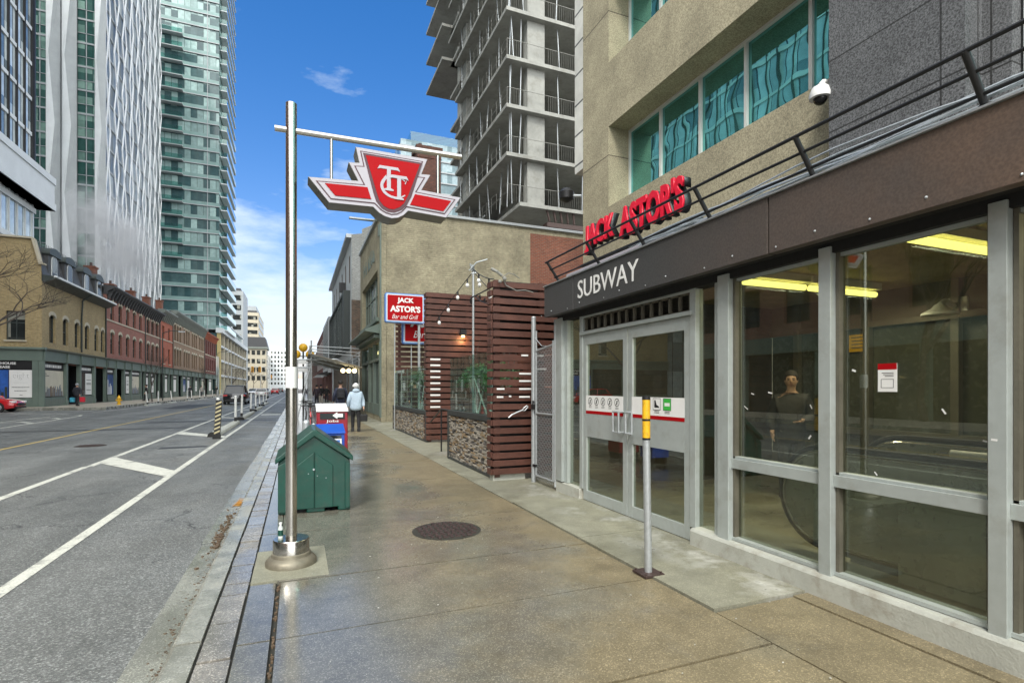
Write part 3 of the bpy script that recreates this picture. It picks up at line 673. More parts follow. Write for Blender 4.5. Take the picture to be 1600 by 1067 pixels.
def door(y0, y1, hinge, n):
    """leaf from y0 (near) to y1 (far)"""
    d = MB(); x0, x1 = 3.535, 3.585; s_ = .085
    d.box(x0, y0, .02, x1, y0+s_, 2.20); d.box(x0, y1-s_, .02, x1, y1, 2.20)
    d.box(x0, y0+s_, .02, x1, y1-s_, .15); d.box(x0, y0+s_, .86, x1, y1-s_, 1.40); d.box(x0, y0+s_, 2.07, x1, y1-s_, 2.20)
    D = d.build('door', al, ENT, bevel=.003)
    for (a, b) in ((.15, .86), (1.40, 2.07)):
        g = MB(); g.box(3.556, y0+s_, a, 3.562, y1-s_, b); g.build('pane', M['glass'], D)
    hy = y0+.06 if hinge > 0 else y1-.06
    h = MB(); h.tube([(3.53, hy, 1.22), (3.46, hy, 1.22), (3.46, hy, .98), (3.53, hy, .98)], .013, 10)
    sgn = 1 if hinge > 0 else -1
    h.tube([(3.46, hy, 1.22), (3.46, hy+sgn*.12, 1.22)], .011, 8); h.tube([(3.46, hy, .98), (3.46, hy+sgn*.12, .98)], .011, 8); h.tube([(3.46, hy+sgn*.12, 1.22), (3.46, hy+sgn*.12, .98)], .011, 8)
    h.build('handle', M['galv'], D, smooth=True)
    st = MB(); st.box(3.5325, y0+s_*.9, 1.205, 3.534, y1-s_*.9, 1.40); SB = st.build('sticker_band', M['white'], D)
    rb = MB(); rb.box(3.5322, y0+s_*.9, 1.165, 3.534, y1-s_*.9, 1.205); rb.build('red_stripe', M['signred'], D)
    ic = MB(); yy = y1-s_-.10
    if n == 0:
        for k in range(5):
            c = yy-k*.155
            pts = [(c+.052*math.cos(t*.5236), 1.325+.052*math.sin(t*.5236)) for t in range(12)]; inn = [(c+.042*math.cos(t*.5236), 1.325+.042*math.sin(t*.5236)) for t in range(12)]
            for t in range(12): ic.add([(3.5318, *pts[t]), (3.5318, *pts[(t+1) % 12]), (3.5318, *inn[(t+1) % 12]), (3.5318, *inn[t])], [[0, 1, 2, 3]])
            ic.add([(3.5318, c-.036, 1.358), (3.5318, c-.030, 1.363), (3.5318, c+.036, 1.292), (3.5318, c+.03, 1.287)], [[0, 1, 2, 3]])
            ic.add([(3.5319, c-.01, 1.30), (3.5319, c+.012, 1.30), (3.5319, c+.012, 1.345), (3.5319, c-.01, 1.345)], [[0, 1, 2, 3]])
            for z_ in (1.245, 1.26): ic.add([(3.5318, c-.035, z_), (3.5318, c+.035, z_), (3.5318, c+.035, z_+.005), (3.5318, c-.035, z_+.005)], [[0, 1, 2, 3]])
        ic.build('pictogram', M['black'], SB)
    else:
        yy = y1-.36
        for k in range(3):
            c = yy-k*.17
            q = MB(); q.box(3.5312, c-.06, 1.27, 3.5325, c+.06, 1.385); q.build('pictogram_panel', M['white'] if k < 2 else surf('pictogram_green', (.05, .45, .06), .4, bstr=0), SB)
            for (a, b) in ((c-.063, c-.058), (c+.058, c+.063)): ic.box(3.5308, a, 1.267, 3.5312, b, 1.388)
            ic.box(3.5308, c-.063, 1.264, 3.5312, c+.063, 1.269); ic.box(3.5308, c-.063, 1.386, 3.5312, c+.063, 1.391)
            for z_ in (1.235, 1.25): ic.box(3.5308, c-.04, z_, 3.5312, c+.04, z_+.005)
            if k == 0:
                ic.box(3.5306, c-.006, 1.292, 3.5311, c+.006, 1.304)
                for r_ in (.02, .034, .048):
                    for t in range(6):
                        a0 = R(45+t*15); a1 = R(45+t*15+15)
                        P_ = [(c+r_*math.cos(a0), 1.30+r_*math.sin(a0)), (c+r_*math.cos(a1), 1.30+r_*math.sin(a1)), (c+(r_+.006)*math.cos(a1), 1.30+(r_+.006)*math.sin(a1)), (c+(r_+.006)*math.cos(a0), 1.30+(r_+.006)*math.sin(a0))]
                        ic.add([(3.5309, a, b) for a, b in P_], [[0, 1, 2, 3]])
            if k == 1: ic.add([(3.5309, c+.04, 1.29), (3.5309, c-.045, 1.29), (3.5309, c-.03, 1.31), (3.5309, c, 1.32), (3.5309, c+.02, 1.37), (3.5309, c+.04, 1.37)], [[0, 1, 2, 3, 4, 5]])
        ic.build('pictogram', M['black'], SB)
        q = MB(); q.box(3.5306, yy-.34-.04, 1.31, 3.5311, yy-.34+.04, 1.345); q.build('pictogram', M['white'], SB)
door(5.165, 6.175, 1, 0); door(4.105, 5.145, -1, 1)
# interior: floor, ceiling, back wall with its own framed dark glass, end walls
fi = MB(); fi.box(3.62, -4, -.19, 7.75, 6.86, .012); fi.build('floor', M['intfloor'], ENT)
ce = MB(); ce.box(3.66, -4, 2.86, 7.75, 6.86, 2.895); ce.build('ceiling', M['intceil'], ENT)
iw = MB(); iw.box(7.60, -4, 2.40, 7.74, 6.79, 2.86); iw.box(7.60, -4, 0, 7.74, 6.79, .42); iw.box(3.7, -4, 0, 7.6, -3.9, 2.86)
iw.build('interior_wall', M['intwall'], ENT)
q = MB(); q.box(3.66, 6.76, 0, 7.59, 6.855, 2.86); q.build('end_wall', brick('dark_reflection_brick', (.06, .045, .035), (.045, .035, .03), (.03, .028, .025), .3, .1, .008, .3, .2, .4), ENT)  # dark brick tone stands in for the reflection seen in the door glass
bf = MB()
for yy in (6.2, 5.05, 3.95, 2.85, 1.75, .65, -.5): bf.box(7.53, yy, .42, 7.62, yy+.09, 2.86)
bf.box(7.54, -4, .83, 7.61, 6.79, .92); bf.box(7.54, -4, 2.36, 7.61, 6.79, 2.44); bf.build('interior_frame', M['alumdark'], ENT, bevel=.003)
bg_ = MB(); bg_.box(7.64, -4, .42, 7.66, 6.79, 2.40); bg_.build('interior_glazing', surf('dark_tiled_recess', (.07, .075, .055), .25, nscale=1.5, namt=.4), ENT)
def tube_light(y, x0, x1, label):
    t = E('ceiling_light', (x0, y, 2.55), label, 'ceiling light', 'fluorescent lights inside the station entrance')
    a = MB(); a.box(x0, y-.07, 2.775, x1, y+.07, 2.86); a.build('housing', M['white'], t)
    b = MB(); b.cyl((x0+.03, y, 2.72), (x1-.03, y, 2.72), .036, n=14); b.build('diffuser', M['tube'], t, smooth=True)
    ld = bpy.data.lights.new('tube_lamp', 'AREA'); ld.shape = 'RECTANGLE'; ld.size = x1-x0-.1; ld.size_y = .05; ld.energy = 13; ld.color = (1, .87, .58)
    lo = bpy.data.objects.new('tube_lamp', ld); COL.objects.link(lo); lo.location = ((x0+x1)/2, y, 2.66)
tube_light(2.77, 4.6, 6.1, 'white fluorescent tube light nearest the large right hand pane')
tube_light(4.62, 4.72, 5.75, 'yellow glowing tube light above the narrower middle window')
tube_light(4.62, 5.78, 7.04, 'yellow glowing tube light continuing deeper behind the middle post')
tube_light(.9, 4.6, 6.1, 'fluorescent tube light at the far right edge beyond the last post')
# escalator with two balustrades
ES = E('escalator', (4.8, 2, 0), 'stainless escalator with rounded balustrade ends behind the lower glass', 'escalator')
def stadium(yc, zc, r, ylow, n=18):
    pts = [(ylow, zc+r)]+[(yc+r*math.sin(math.pi*i/n), zc+r*math.cos(math.pi*i/n)) for i in range(n+1)]+[(ylow, zc-r)]
    return pts
for X, yc, zc, r in ((4.32, 3.30, .53, .42), (5.25, 3.2, .56, .45)):
    p = MB(); p.prism([(a, b) for a, b in stadium(yc, zc, r, -3.5)], 'x', X, X+.06); p.build('balustrade', M['escpanel'], ES)
    path = [(X+.03, a, b) for a, b in stadium(yc, zc, r+.02, -3.5)]
    p = MB(); p.tube(path, .035, 8); p.build('handrail', M['rubber'], ES, smooth=True)
    p = MB(); p.tube([(X-.01, a, b) for a, b in stadium(yc, zc, r-.02, -3.5)], .013, 6); p.build('trim', M['steel'], ES, smooth=True)
p = MB(); p.box(4.24, -3.4, .02, 4.30, 2.62, .80); p.build('skirt_panel', M['escpanel'], ES)
p = MB(); p.box(4.232, 2.05, .03, 4.2395, 2.062, .80); p.box(4.232, .85, .03, 4.2395, .862, .8); p.build('seam', M['black'], ES)
p = MB(); p.box(4.39, -3.4, .012, 5.24, 3.1, .06); p.build('step_tread', M['rust'], ES)
gb = MB(); gb.tube([(4.6, 2.62, .82), (4.6, 2.62, .93), (4.6, 2.52, 1.0), (4.6, 2.0, 1.0), (4.6, 1.85, .95), (4.6, 1.8, .82)], .02, 10)
GB = top(gb, 'grab_rail', M['steel'], (4.6, 2.2, .8), 'short curved grab rail with white sleeve above the escalator', 'rail', smooth=True)
q = MB(); q.cyl((4.6, 2.46, 1.0), (4.6, 2.18, 1.0), .032, n=14); q.build('sleeve', M['white'], GB, smooth=True)
# poster, stickers, camera inside
po = MB(); po.box(3.571, 2.215, 1.475, 3.5742, 2.335, 1.66); PO = top(po, 'notice_sheet', M['paper'], (3.586, 2.27, 1.5), 'white notice with red heading taped to the large right pane', 'notice')
q = MB(); q.box(3.570, 2.215, 1.62, 3.571, 2.335, 1.66); q.build('heading', M['signred'], PO)
q = MB()
for k in range(3): q.box(3.5703, 2.235, 1.596-k*.011, 3.571, 2.235+.075-.01*k, 1.60-k*.011)
[q.box(3.5703, a, b, 3.571, c, d) for a, b, c, d in ((2.235, 1.50, 2.315, 1.503), (2.235, 1.555, 2.315, 1.558), (2.235, 1.503, 2.238, 1.555), (2.312, 1.503, 2.315, 1.555))]
q.build('print', M['black'], PO)
text('NOTICE', '-x', 2.322, 1.64, .09, .012, 3.5835, M['white'], PO, 'lettering', .0004) if False else None
q = MB(); q.box(7.585, 5.45, 2.06, 7.598, 5.70, 2.26); t = top(q, 'warning_sticker', M['white'], (7.59, 5.5, 2.1), 'small white warning sticker high on the interior back wall', 'sticker')
q = MB(); q.box(7.578, 5.50, 2.13, 7.585, 5.66, 2.19); q.build('arrow', M['black'], t)
q = MB(); q.box(7.585, 5.06, 2.03, 7.598, 5.38, 2.28); t = top(q, 'yellow_sticker', M['yellow'], (7.59, 5.2, 2.1), 'yellow notice plate beside the white sticker on the back wall', 'sticker')
q = MB(); [q.box(7.578, 5.10, 2.08+k*.05, 7.585, 5.34, 2.095+k*.05) for k in range(4)]; q.build('print', M['alumdark'], t)
cm = E('wall_camera', (7.5, 3.9, 2.3), 'white dome camera on a wall plate inside the entrance', 'security camera')
q = MB(); q.box(7.57, 3.88, 2.36, 7.60, 4.12, 2.62); q.build('wall_plate', M['white'], cm)
q = MB(); q.tube([(7.58, 4.0, 2.5), (7.35, 4.0, 2.56), (7.2, 3.97, 2.5)], .035, 10); q.build('arm', M['offwhite'], cm, smooth=True)
q = MB(); q.lathe((7.2, 3.97, 2.38), [(.19, 0), (.185, .03), (.09, .08), (.05, .13)], 20); q.build('shade', M['offwhite'], cm, smooth=True)
# bits of torn tape on the outer glass
tp = MB()
for (yy, z_, a) in ((3.45, 1.33, .6), (2.83, 1.36, 1.1), (2.84, 1.13, 2.2), (3.2, 1.46, .2), (3.38, 1.45, .3), (1.74, 1.2, .2), (2.5, 1.62, .4), (1.95, 1.36, 1.0), (1.66, 1.22, .1), (2.35, .93, .9)):
    c, s_ = math.cos(a), math.sin(a); l, w_ = rnd.uniform(.012, .024), rnd.uniform(.003, .008)
    x = 3.5735 if yy > 1.7 else 3.481
    tp.add([(x, yy+u*c*l-v*s_*w_, z_+u*s_*l+v*c*w_) for u, v in ((-1, -1), (1, -1), (1, 1), (-1, 1))], [[0, 1, 2, 3]])
tag(tp.build('tape_scrap', M['paper'], ENT), 'torn scraps of white tape')
# railing on the fascia
RL = E('roof_railing', (3.3, 3, 2.97), 'black pipe railing leaning outward along the top of the dark fascia', 'railing')
for yy in (-.2, .68, 1.64, 2.64, 3.64, 4.59, 5.48, 6.55):
    q = MB(); q.tube([(3.37, yy, 2.97), (3.18, yy, 3.23)], .019, 10); q.lathe((3.37, yy, 2.968), [(.045, 0), (.045, .01), (.03, .03)], 12); q.build('post', M['black'], RL, smooth=True)
for (x, z_, r_) in ((3.18, 3.23, .013), (3.25, 3.135, .011), (3.32, 3.035, .011)):
    q = MB(); q.tube([(x-(.0), -2, z_), (x, 6.6, z_)], r_, 8); q.build('rail', M['black'], RL, smooth=True)
cb = MB()
for k in range(9):
    pts = []; x0, z0 = 3.42+rnd.uniform(-.03, .14), 3.0+rnd.uniform(0, .12)
    for i in range(24): pts.append((x0+.03*math.sin(i*.7+k), -2+i*.30, z0+.035*math.sin(i*.55+k*1.7)+rnd.uniform(-.006, .006)))
    cb.tube(pts, rnd.uniform(.006, .012), 5)
top(cb, 'cable_bundle', M['galv'], (3.45, 2, 3), 'bundle of grey conduits and cables lying behind the roof railing', 'cables', smooth=True)
# red channel letters on a dark tray
JA = E('rooftop_sign', (4.2, 6, 3.4), 'large red illuminated letters reading JACK ASTOR\'S on the entrance roof', 'sign')
for wd, y0, w_ in (('JACK', 7.12, .80), ("ASTOR'S", 6.17, 1.30)):
    text(wd, '-x', y0, 3.54, w_, .43, 4.12, M['redletter'], JA, 'lettering', .03, bold=.035)
    text(wd, '-x', y0, 3.54, w_, .43, 4.22, M['black'], JA, 'letter_return', .10, bold=.036)
q = MB(); q.box(4.10, 4.7, 3.38, 4.32, 7.25, 3.42); q.build('tray', M['black'], JA)
q = MB(); [q.box(4.25, yy, 2.94, 4.29, yy+.04, 3.40) for yy in (4.8, 5.6, 6.4, 7.1)]; q.build('bracket', M['black'], JA)
tr = MB(); tr.box(3.75, 4.4, 2.95, 4.05, 7.1, 3.02); tr.box(3.6, 4.4, 3.06, 3.64, 7.1, 3.09); tr.box(3.72, 4.7, 3.16, 3.76, 7.0, 3.19)
top(tr, 'cable_tray', M['signgrey'], (3.8, 6, 2.95), 'pale cable tray on the roof beneath the red letters', 'cable tray')

# ================================================================== CONCRETE OFFICE BUILDING
OB = E('office_building', (8, 6, 0), 'beige precast concrete office building with teal ribbon windows above the entrance', 'office building')
F = face('-x', 7.8)
mb = MB(); ops = [(5.55, 12.26, z, z+2.17) for z in (6.4, 10.3, 14.2, 18.1)]
wall_open(mb, F, 5.5, 13.64, 2.96, 24, ops, .70)
mb.add([(7.8, 13.64, 0), (22, 13.64, 0), (22, 13.64, 24), (7.8, 13.64, 24)], [[3, 2, 1, 0]]); mb.box(7.8, 6.95, 0, 8.4, 13.63, 2.95)
mb.build('wall', M['conc'], OB, recalc=False)
for z in (6.4, 10.3, 14.2, 18.1):
    win = MB(); ym = [5.4, 6.70, 8.17, 9.49, 10.9, 12.26]
    for k, a in enumerate(ym):
        win.box(8.44, a-.035 if k < 5 else a-.05, z, 8.50, a+.035 if k < 5 else a-.001, z+2.17)
    win.box(8.43, 5.4, z+.001, 8.50, 12.25, z+.06); win.box(8.43, 5.4, z+2.11, 8.50, 12.25, z+2.169)
    Wn = win.build('ribbon_window', M['wframe'], OB)
    g = MB()
    for a, b in zip(ym, ym[1:]):
        tilt = rnd.uniform(-.006, .006); g.add([(8.50+tilt, a, z), (8.50-tilt, b, z), (8.505-tilt, b, z+2.17), (8.505+tilt, a, z+2.17)], [[0, 3, 2, 1]])
    g.build('pane', M['officeglass'], Wn, recalc=False)
gp = MB(); gp.box(7.45, 3.84, 2.96, 8.6, 5.6, 24); gp.build('granite_pier', M['granite'], OB)
nw = MB(); wall_open(nw, F, -6, 3.84, 2.5, 24, [(-5, 3.55, 4.2, 22)], .3); nw.build('near_wall', M['granite'], OB, recalc=False)
nf = MB()
for a in (3.4, 2.95, 1.9, .6, -.8): nf.box(7.98, a, 4.2, 8.08, a+.12, 22)
for z in (4.2, 7.2, 8.0, 11.2): nf.box(7.99, -5, z, 8.07, 3.54, z+.1)
NF = nf.build('window_frame', M['wframe'], OB)
q = MB(); q.box(8.09, -5, 4.2, 8.1, 3.54, 22); q.build('pane', M['officeglass'], NF)
cl = MB(); cl.box(7.9, 13.66, 8.05, 22, 14.32, 24); cl.build('cladding', M['whitepanel'], OB)
q = MB(); q.box(7.81, 2.9, 3.8, 8.2, 3.0, 4.2); 
ac = E('wall_lamp', (7.7, 13.9, 7.2), 'round dark lamp head on a bracket beside the concrete pillar', 'lamp')
q = MB(); q.cyl((7.95, 14.0, 7.3), (7.6, 14.3, 7.35), .04, n=8); q.build('bracket', M['galv'], ac); q = MB(); q.lathe((7.6, 14.3, 7.15), [(.05, 0), (.22, .1), (.24, .3), (.12, .42)], 16); q.build('housing', M['black'], ac, smooth=True)
cc = E('dome_camera', (7.5, 5.75, 6.0), 'white dome security camera on the corner of the grey granite pier', 'security camera')
q = MB(); q.box(7.72, 5.62, 6.0, 7.80, 5.78, 6.22); q.tube([(7.76, 5.7, 6.16), (7.5, 5.72, 6.2), (7.42, 5.72, 6.12)], .045, 10); q.build('bracket', M['white'], cc, smooth=True)
q = MB(); q.lathe((7.42, 5.72, 5.93), [(.15, 0), (.155, .06), (.12, .16), (.05, .2)], 20); q.build('housing', M['white'], cc, smooth=True)
q = MB(); q.sph((7.42, 5.72, 5.93), .1, n=16, m=10); q.build('dome', surf('dark_dome', (.01, .01, .01), .05), cc, smooth=True)
# ================================================================== BOLLARD, GATE, SIGN POLE
BL = E('bollard', (2.62, 3.53, .01), 'slim grey steel bollard with yellow banded top in front of the doors', 'bollard')
q = MB(); q.cyl((2.62, 3.53, .01), (2.60, 3.53, 1.09), .030, n=20); q.build('post', M['galv'], BL, smooth=True)
q = MB(); q.cyl((2.60, 3.53, 1.09), (2.598, 3.53, 1.425), .0315, n=20); q.build('yellow_band', M['yellow'], BL, smooth=True)
q = MB(); q.cyl((2.6, 3.53, 1.083), (2.6, 3.53, 1.10), .0325, n=20); q.cyl((2.599, 3.53, 1.235), (2.599, 3.53, 1.252), .0325, n=20); q.cyl((2.598, 3.53, 1.405), (2.598, 3.53, 1.435), .0328, n=20); q.build('black_band', M['black'], BL, smooth=True)
q = MB(); q.box(2.53, 3.44, .006, 2.71, 3.62, .022); [q.cyl((2.55+a*.14, 3.46+b*.14, .02), (2.55+a*.14, 3.46+b*.14, .036), .01, n=6) for a in (0, 1) for b in (0, 1)]
q.build('base_plate', M['rust'], BL)
CG = E('chain_link_gate', (3.52, 7.3, 0), 'narrow galvanised chain link gate between the cedar screen and the entrance', 'gate')
gx = 3.50
q = MB(); q.cyl((gx, 7.70, -.02), (gx, 7.70, 2.62), .038, n=16); q.sph((gx, 7.70, 2.62), .042, (1, 1, .6)); q.build('post', M['galv'], CG, smooth=True)
q = MB(); q.cyl((gx, 6.93, .05), (gx, 6.93, 2.5), .022, n=12); q.build('post', M['galv'], CG, smooth=True)
fr = MB()
for a, b in (((7.60, .12), (7.60, 2.4)), ((7.0, .12), (7.0, 2.2)), ((7.6, .12), (7.0, .12)), ((7.6, 1.1), (7.0, 1.1)), ((7.6, 2.08), (7.0, 2.14))): fr.cyl((gx, *a), (gx, *b), .017, n=10)
fr.build('frame', M['galv'], CG, smooth=True)
ms = MB(); y0, y1, z0, z1, d_ = 7.01, 7.59, .06, 2.12, .052
k = -60
while k < 80:
    for sg in (1, -1):
        a = (y0, z0+k*d_) if sg > 0 else (y0, z0+k*d_); m_ = 1.35*sg
        ya, yb = y0, y1; za, zb = a[1], a[1]+m_*(y1-y0)
        # clip to z range
        def cl_(t): return y0+(t-za)/m_
        if za < z0: ya = cl_(z0)
        if za > z1: ya = cl_(z1)
        if zb > z1: yb = cl_(z1)
        if zb < z0: yb = cl_(z0)
        if ya < yb and ya >= y0-1e-6 and yb <= y1+1e-6: ms.cyl((gx+.004*sg, ya, za+m_*(ya-y0)), (gx+.004*sg, yb, za+m_*(yb-y0)), .0028, n=4, caps=False)
    k += 1.35
ms.build('mesh', M['galv'], CG)
q = MB(); q.tube([(gx-.02, 7.62, 2.3), (gx, 7.4, 2.15), (gx, 7.05, 2.12)], .006, 5); q.build('tie_wire', M['galv'], CG)
q = MB(); q.box(gx-.05, 7.60, 1.16, gx-.01, 7.69, 1.24); q.tube([(gx-.03, 7.62, 1.24), (gx-.03, 7.62, 1.29), (gx-.03, 7.67, 1.29), (gx-.03, 7.67, 1.24)], .008, 6); q.box(gx-.03, 7.58, .25, gx+.03, 7.75, .29); q.build('padlock', M['black'], CG)
# transit sign on its stainless pole
SP = E('sign_pole', (-.05, 4.9, 0), 'tall brushed stainless pole with a round collar base at the kerb side', 'sign pole')
px, py = -.05, 4.9
q = MB(); q.cyl((px, py, .2), (px, py, 3.93), .045, n=32); q.build('pole', M['steel'], SP, smooth=True)
q = MB(); q.lathe((px, py, .05), [(.145, .03), (.145, .16), (.14, .168), (.03, .168)], 40); q.build('collar', M['steel'], SP, smooth=True)
q = MB(); q.lathe((px, py, 0), [(.205, .003), (.205, .035), (.185, .06), (.16, .075), (.155, .10), (.14, .11)], 40); q.build('base_flange', surf('weathered_cast_base', (.22, .2, .15), .5, metal=.5, nscale=14, namt=.3), SP, smooth=True)
q = MB(); q.cyl((-.18, py, 3.70), (1.46, py, 3.722), .026, n=16); q.build('arm', M['steel'], SP, smooth=True)
q = MB(); q.cyl((.275, py, 3.70), (.275, py, 3.29), .013, n=10); q.build('hanger', M['steel'], SP, smooth=True)
q = MB(); q.cyl((1.23, py, 3.71), (1.23, py, 3.29), .013, n=10); q.build('hanger', M['steel'], SP, smooth=True)
q = MB(); q.cyl((px, py, 1.50), (px, py, 1.68), .0462, n=32); q.build('paper_notice', M['paper'], SP, smooth=True)
TS = E('transit_sign', (.75, 4.9, 3.3), 'red and silver winged shield sign with the TTC monogram hanging from the pole arm', 'sign')
ARC = [(.93, 3.105), (.89, 3.06), (.84, 3.03), (.78, 3.018), (.72, 3.03), (.67, 3.055), (.62, 3.10)]
OUT = [(.47, 3.61), (1.11, 3.605), (1.055, 3.46), (1.14, 3.465), (1.055, 3.315), (1.43, 3.295), (1.285, 3.085)]+ARC+[(.25, 3.09), (.08, 3.29), (.49, 3.315), (.41, 3.465), (.50, 3.475)]
yf = 4.80
q = MB(); q.prism(OUT, 'y', yf, yf+.20); q.build('housing', M['signside'], TS, bevel=.003)
f1 = ring(OUT, .004); f2 = ring(OUT, .030); f3 = ring(OUT, .039)
q = MB(); q.prism(f1, 'y', yf-.004, yf-.0005); q.build('border', M['signgrey'], TS)
q = MB(); q.prism(f2, 'y', yf-.007, yf-.0045); q.build('outline', M['navy'], TS)
q = MB(); q.prism(f3, 'y', yf-.010, yf-.0075); q.build('field', M['signgrey'], TS)
SH = [(.555, 3.545), (1.035, 3.54), (.93, 3.245), (.89, 3.165), (.85, 3.125), (.80, 3.10), (.755, 3.10), (.71, 3.12), (.672, 3.165), (.65, 3.23)]
q = MB(); q.prism(ring(SH, -.012), 'y', yf-.013, yf-.0105); q.build('outline', M['navy'], TS)
q = MB(); q.prism(SH, 'y', yf-.016, yf-.0135); q.prism([(.215, 3.25), (.57, 3.265), (.602, 3.165), (.30, 3.155)], 'y', yf-.016, yf-.0105); q.prism([(.99, 3.262), (1.33, 3.245), (1.255, 3.14), (.945, 3.16)], 'y', yf-.016, yf-.0105)
q.build('red_field', M['signred'], TS)
mo = MB(); ya, yb = yf-.020, yf-.0165
def bars(mb, cx, zt, w, h, st, ya, yb):      # a serif T
    mb.prism([(cx-w/2, zt-.035), (cx-w/2+.018, zt), (cx+w/2-.018, zt), (cx+w/2, zt-.035), (cx+w/2-.022, zt-.026), (cx+st/2, zt-.026), (cx+st/2, zt-h+.022), (cx+st/2+.025, zt-h+.012), (cx+st/2+.025, zt-h), (cx-st/2-.025, zt-h), (cx-st/2-.025, zt-h+.012), (cx-st/2, zt-h+.022), (cx-st/2, zt-.026), (cx-w/2+.022, zt-.026)], 'y', ya, yb)
bars(mo, .755, 3.475, .20, .215, .034, ya, yb)
bars(mo, .845, 3.405, .17, .215, .034, ya-.004, yb-.004)
n = 22; co, ci = [], []
for i in range(n+1):
    a = R(38+i*(284)/n); co.append((.805+.125*math.cos(a), 3.30+.105*math.sin(a))); k = .010+.016*math.sin(math.pi*i/n); ci.append((.805+(.125-k)*math.cos(a), 3.30+(.105-k)*math.sin(a)))
for i in range(n): mo.prism([co[i], co[i+1], ci[i+1], ci[i]], 'y', ya+.001, yb)
mo.prism([(.91, 3.365), (.925, 3.40), (.903, 3.335), (.895, 3.34)], 'y', ya, yb); mo.prism([(.70, 3.30), (.712, 3.375), (.735, 3.40), (.722, 3.34)], 'y', ya, yb)
mo.build('monogram', M['signgrey'], TS)
bt = E('plastic_bottle', (-.13, 4.93, .222), 'small clear bottle with green label standing on the pole collar', 'bottle')
q = MB(); q.lathe((-.135, 4.94, .218), [(.02, 0), (.021, .03), (.02, .085), (.011, .105), (.011, .115)], 14); q.build('body', surf('clear_plastic', (.55, .6, .58), .15, bstr=0), bt, smooth=True)
q = MB(); q.cyl((-.135, 4.94, .236), (-.135, 4.94, .285), .0215, n=14); q.build('label_band', M['green'], bt, smooth=True)
q = MB(); q.cyl((-.135, 4.94, .333), (-.135, 4.94, .348), .0125, n=10); q.build('cap', M['white'], bt, smooth=True)
lf = MB()
for k in range(5):
    a = k*1.1; lf.prism([(-.82+.02*k, 8.05+.05*k), (-.74+.02*k, 8.0+.05*k), (-.70, 8.08+.04*k), (-.76, 8.16+.03*k)], 'z', ZR+.006+k*.012, ZR+.011+k*.012)
top(lf, 'food_wrapper', surf('brown_paper_wrap', (.42, .2, .03), .6, nscale=12, namt=.4), (-.76, 8.1, ZR), 'crumpled orange brown wrapper lying in the gutter', 'litter', bevel=.002)
# ================================================================== BIN, BOXES, PATIO
GBX = E('grit_box', (.19, 7.2, 0), 'dark green plastic house shaped storage box behind the steel pole', 'storage box')
q = MB(); y0 = 6.78
BOD = [(-.215, .05), (-.215, 0), (-.02, 0), (-.02, .045), (.10, .045), (.10, .0), (.31, 0), (.31, .045), (.46, .045), (.46, 0), (.60, 0), (.60, .62), (.175, .93), (-.215, .61)]
q.prism(BOD, 'y', y0+.03, y0+.95); q.build('body', M['green'], GBX, bevel=.012)
q = MB(); q.prism([(-.245, .60), (-.245, .665), (.165, 1.0), (.205, 1.0), (.635, .665), (.635, .60), (.19, .915)], 'y', y0-.02, y0+1.0); q.build('roof', M['green'], GBX, bevel=.015)
for pts in ([(-.215, .03), (-.215, .58), (-.12, .63), (-.10, .62), (-.12, .03)], [(.54, .03), (.54, .60), (.60, .57), (.60, .03)]):
    q = MB(); q.prism(pts, 'y', y0, y0+.032); q.build('corner_post', M['green'], GBX, bevel=.006)
q = MB(); q.prism([(-.10, .05), (-.10, .50), (.185, .725), (.185, .05)], 'y', y0+.012, y0+.031); q.prism([(.192, .05), (.192, .72), (.40, .56), (.40, .05)], 'y', y0+.012, y0+.031); q.build('door', M['green'], GBX, bevel=.006)
q = MB(); q.cyl((.18, y0+.01, .52), (.18, y0-.004, .52), .012, n=8); [q.cyl((.12+k*.1, y0+.01, .47-.03*k), (.12+k*.1, y0+.004, .47-.03*k), .006, n=6) for k in range(3)]; q.build('fastener', M['galv'], GBX)
def newsbox(x0, x1, y, d, h, mat, capmat, label, words, name='newspaper_box', capz=.1):
    t = E(name, ((x0+x1)/2, y, 0), label, 'newspaper box', 'newspaper boxes behind the green box')
    q = MB(); q.prism([(y, .12), (y+d, .12), (y+d, h), (y, h-capz)], 'x', x0, x1); q.build('body', mat, t, bevel=.01)
    q = MB(); q.prism([(y-.02, h-capz+.005), (y+d+.01, h+.012), (y+d+.01, h+.035), (y-.02, h-capz+.028)], 'x', x0-.01, x1+.01); q.build('lid', capmat, t, bevel=.004)
    q = MB(); q.box(x0+.05, y-.012, h-.22, x1-.05, y-.001, h-capz-.02); q.build('window', M['shopglass'], t)
    q = MB(); q.box(x0+.02, y+.03, 0, x0+.08, y+d-.03, .12); q.box(x1-.08, y+.03, 0, x1-.02, y+d-.03, .12); q.build('foot', M['black'], t)
    for (s_, u, z, w, hh) in words: text(s_, '-y', u, z, w, hh, y-.013, M['white'], t, 'lettering', .003, .01)
    return t
t = newsbox(.30, .80, 9.5, .45, 1.19, M['redbox'], M['white'], 'tall red newspaper box with white slanted lid reading Jobs Rentals', [('Jobs', .45, .905, .20, .055), ('Rentals', .42, .83, .28, .055)])
q = MB(); q.prism([(.55, 1.03), (.63, 1.09), (.63, 1.06), (.72, 1.06), (.72, 1.0), (.63, 1.0), (.63, .97)], 'y', 9.482, 9.488); q.build('arrow', M['white'], t)
t = newsbox(.275, .675, 8.55, .4, .89, M['bluebox'], M['bluebox'], 'short blue newspaper box in front of the taller red one', [])
q = MB(); q.box(.52, 8.53, .58, .63, 8.536, .72); q.build('emblem', M['white'], t); q = MB(); q.box(.545, 8.526, .60, .605, 8.53, .70); q.build('emblem', M['signblue'], t)
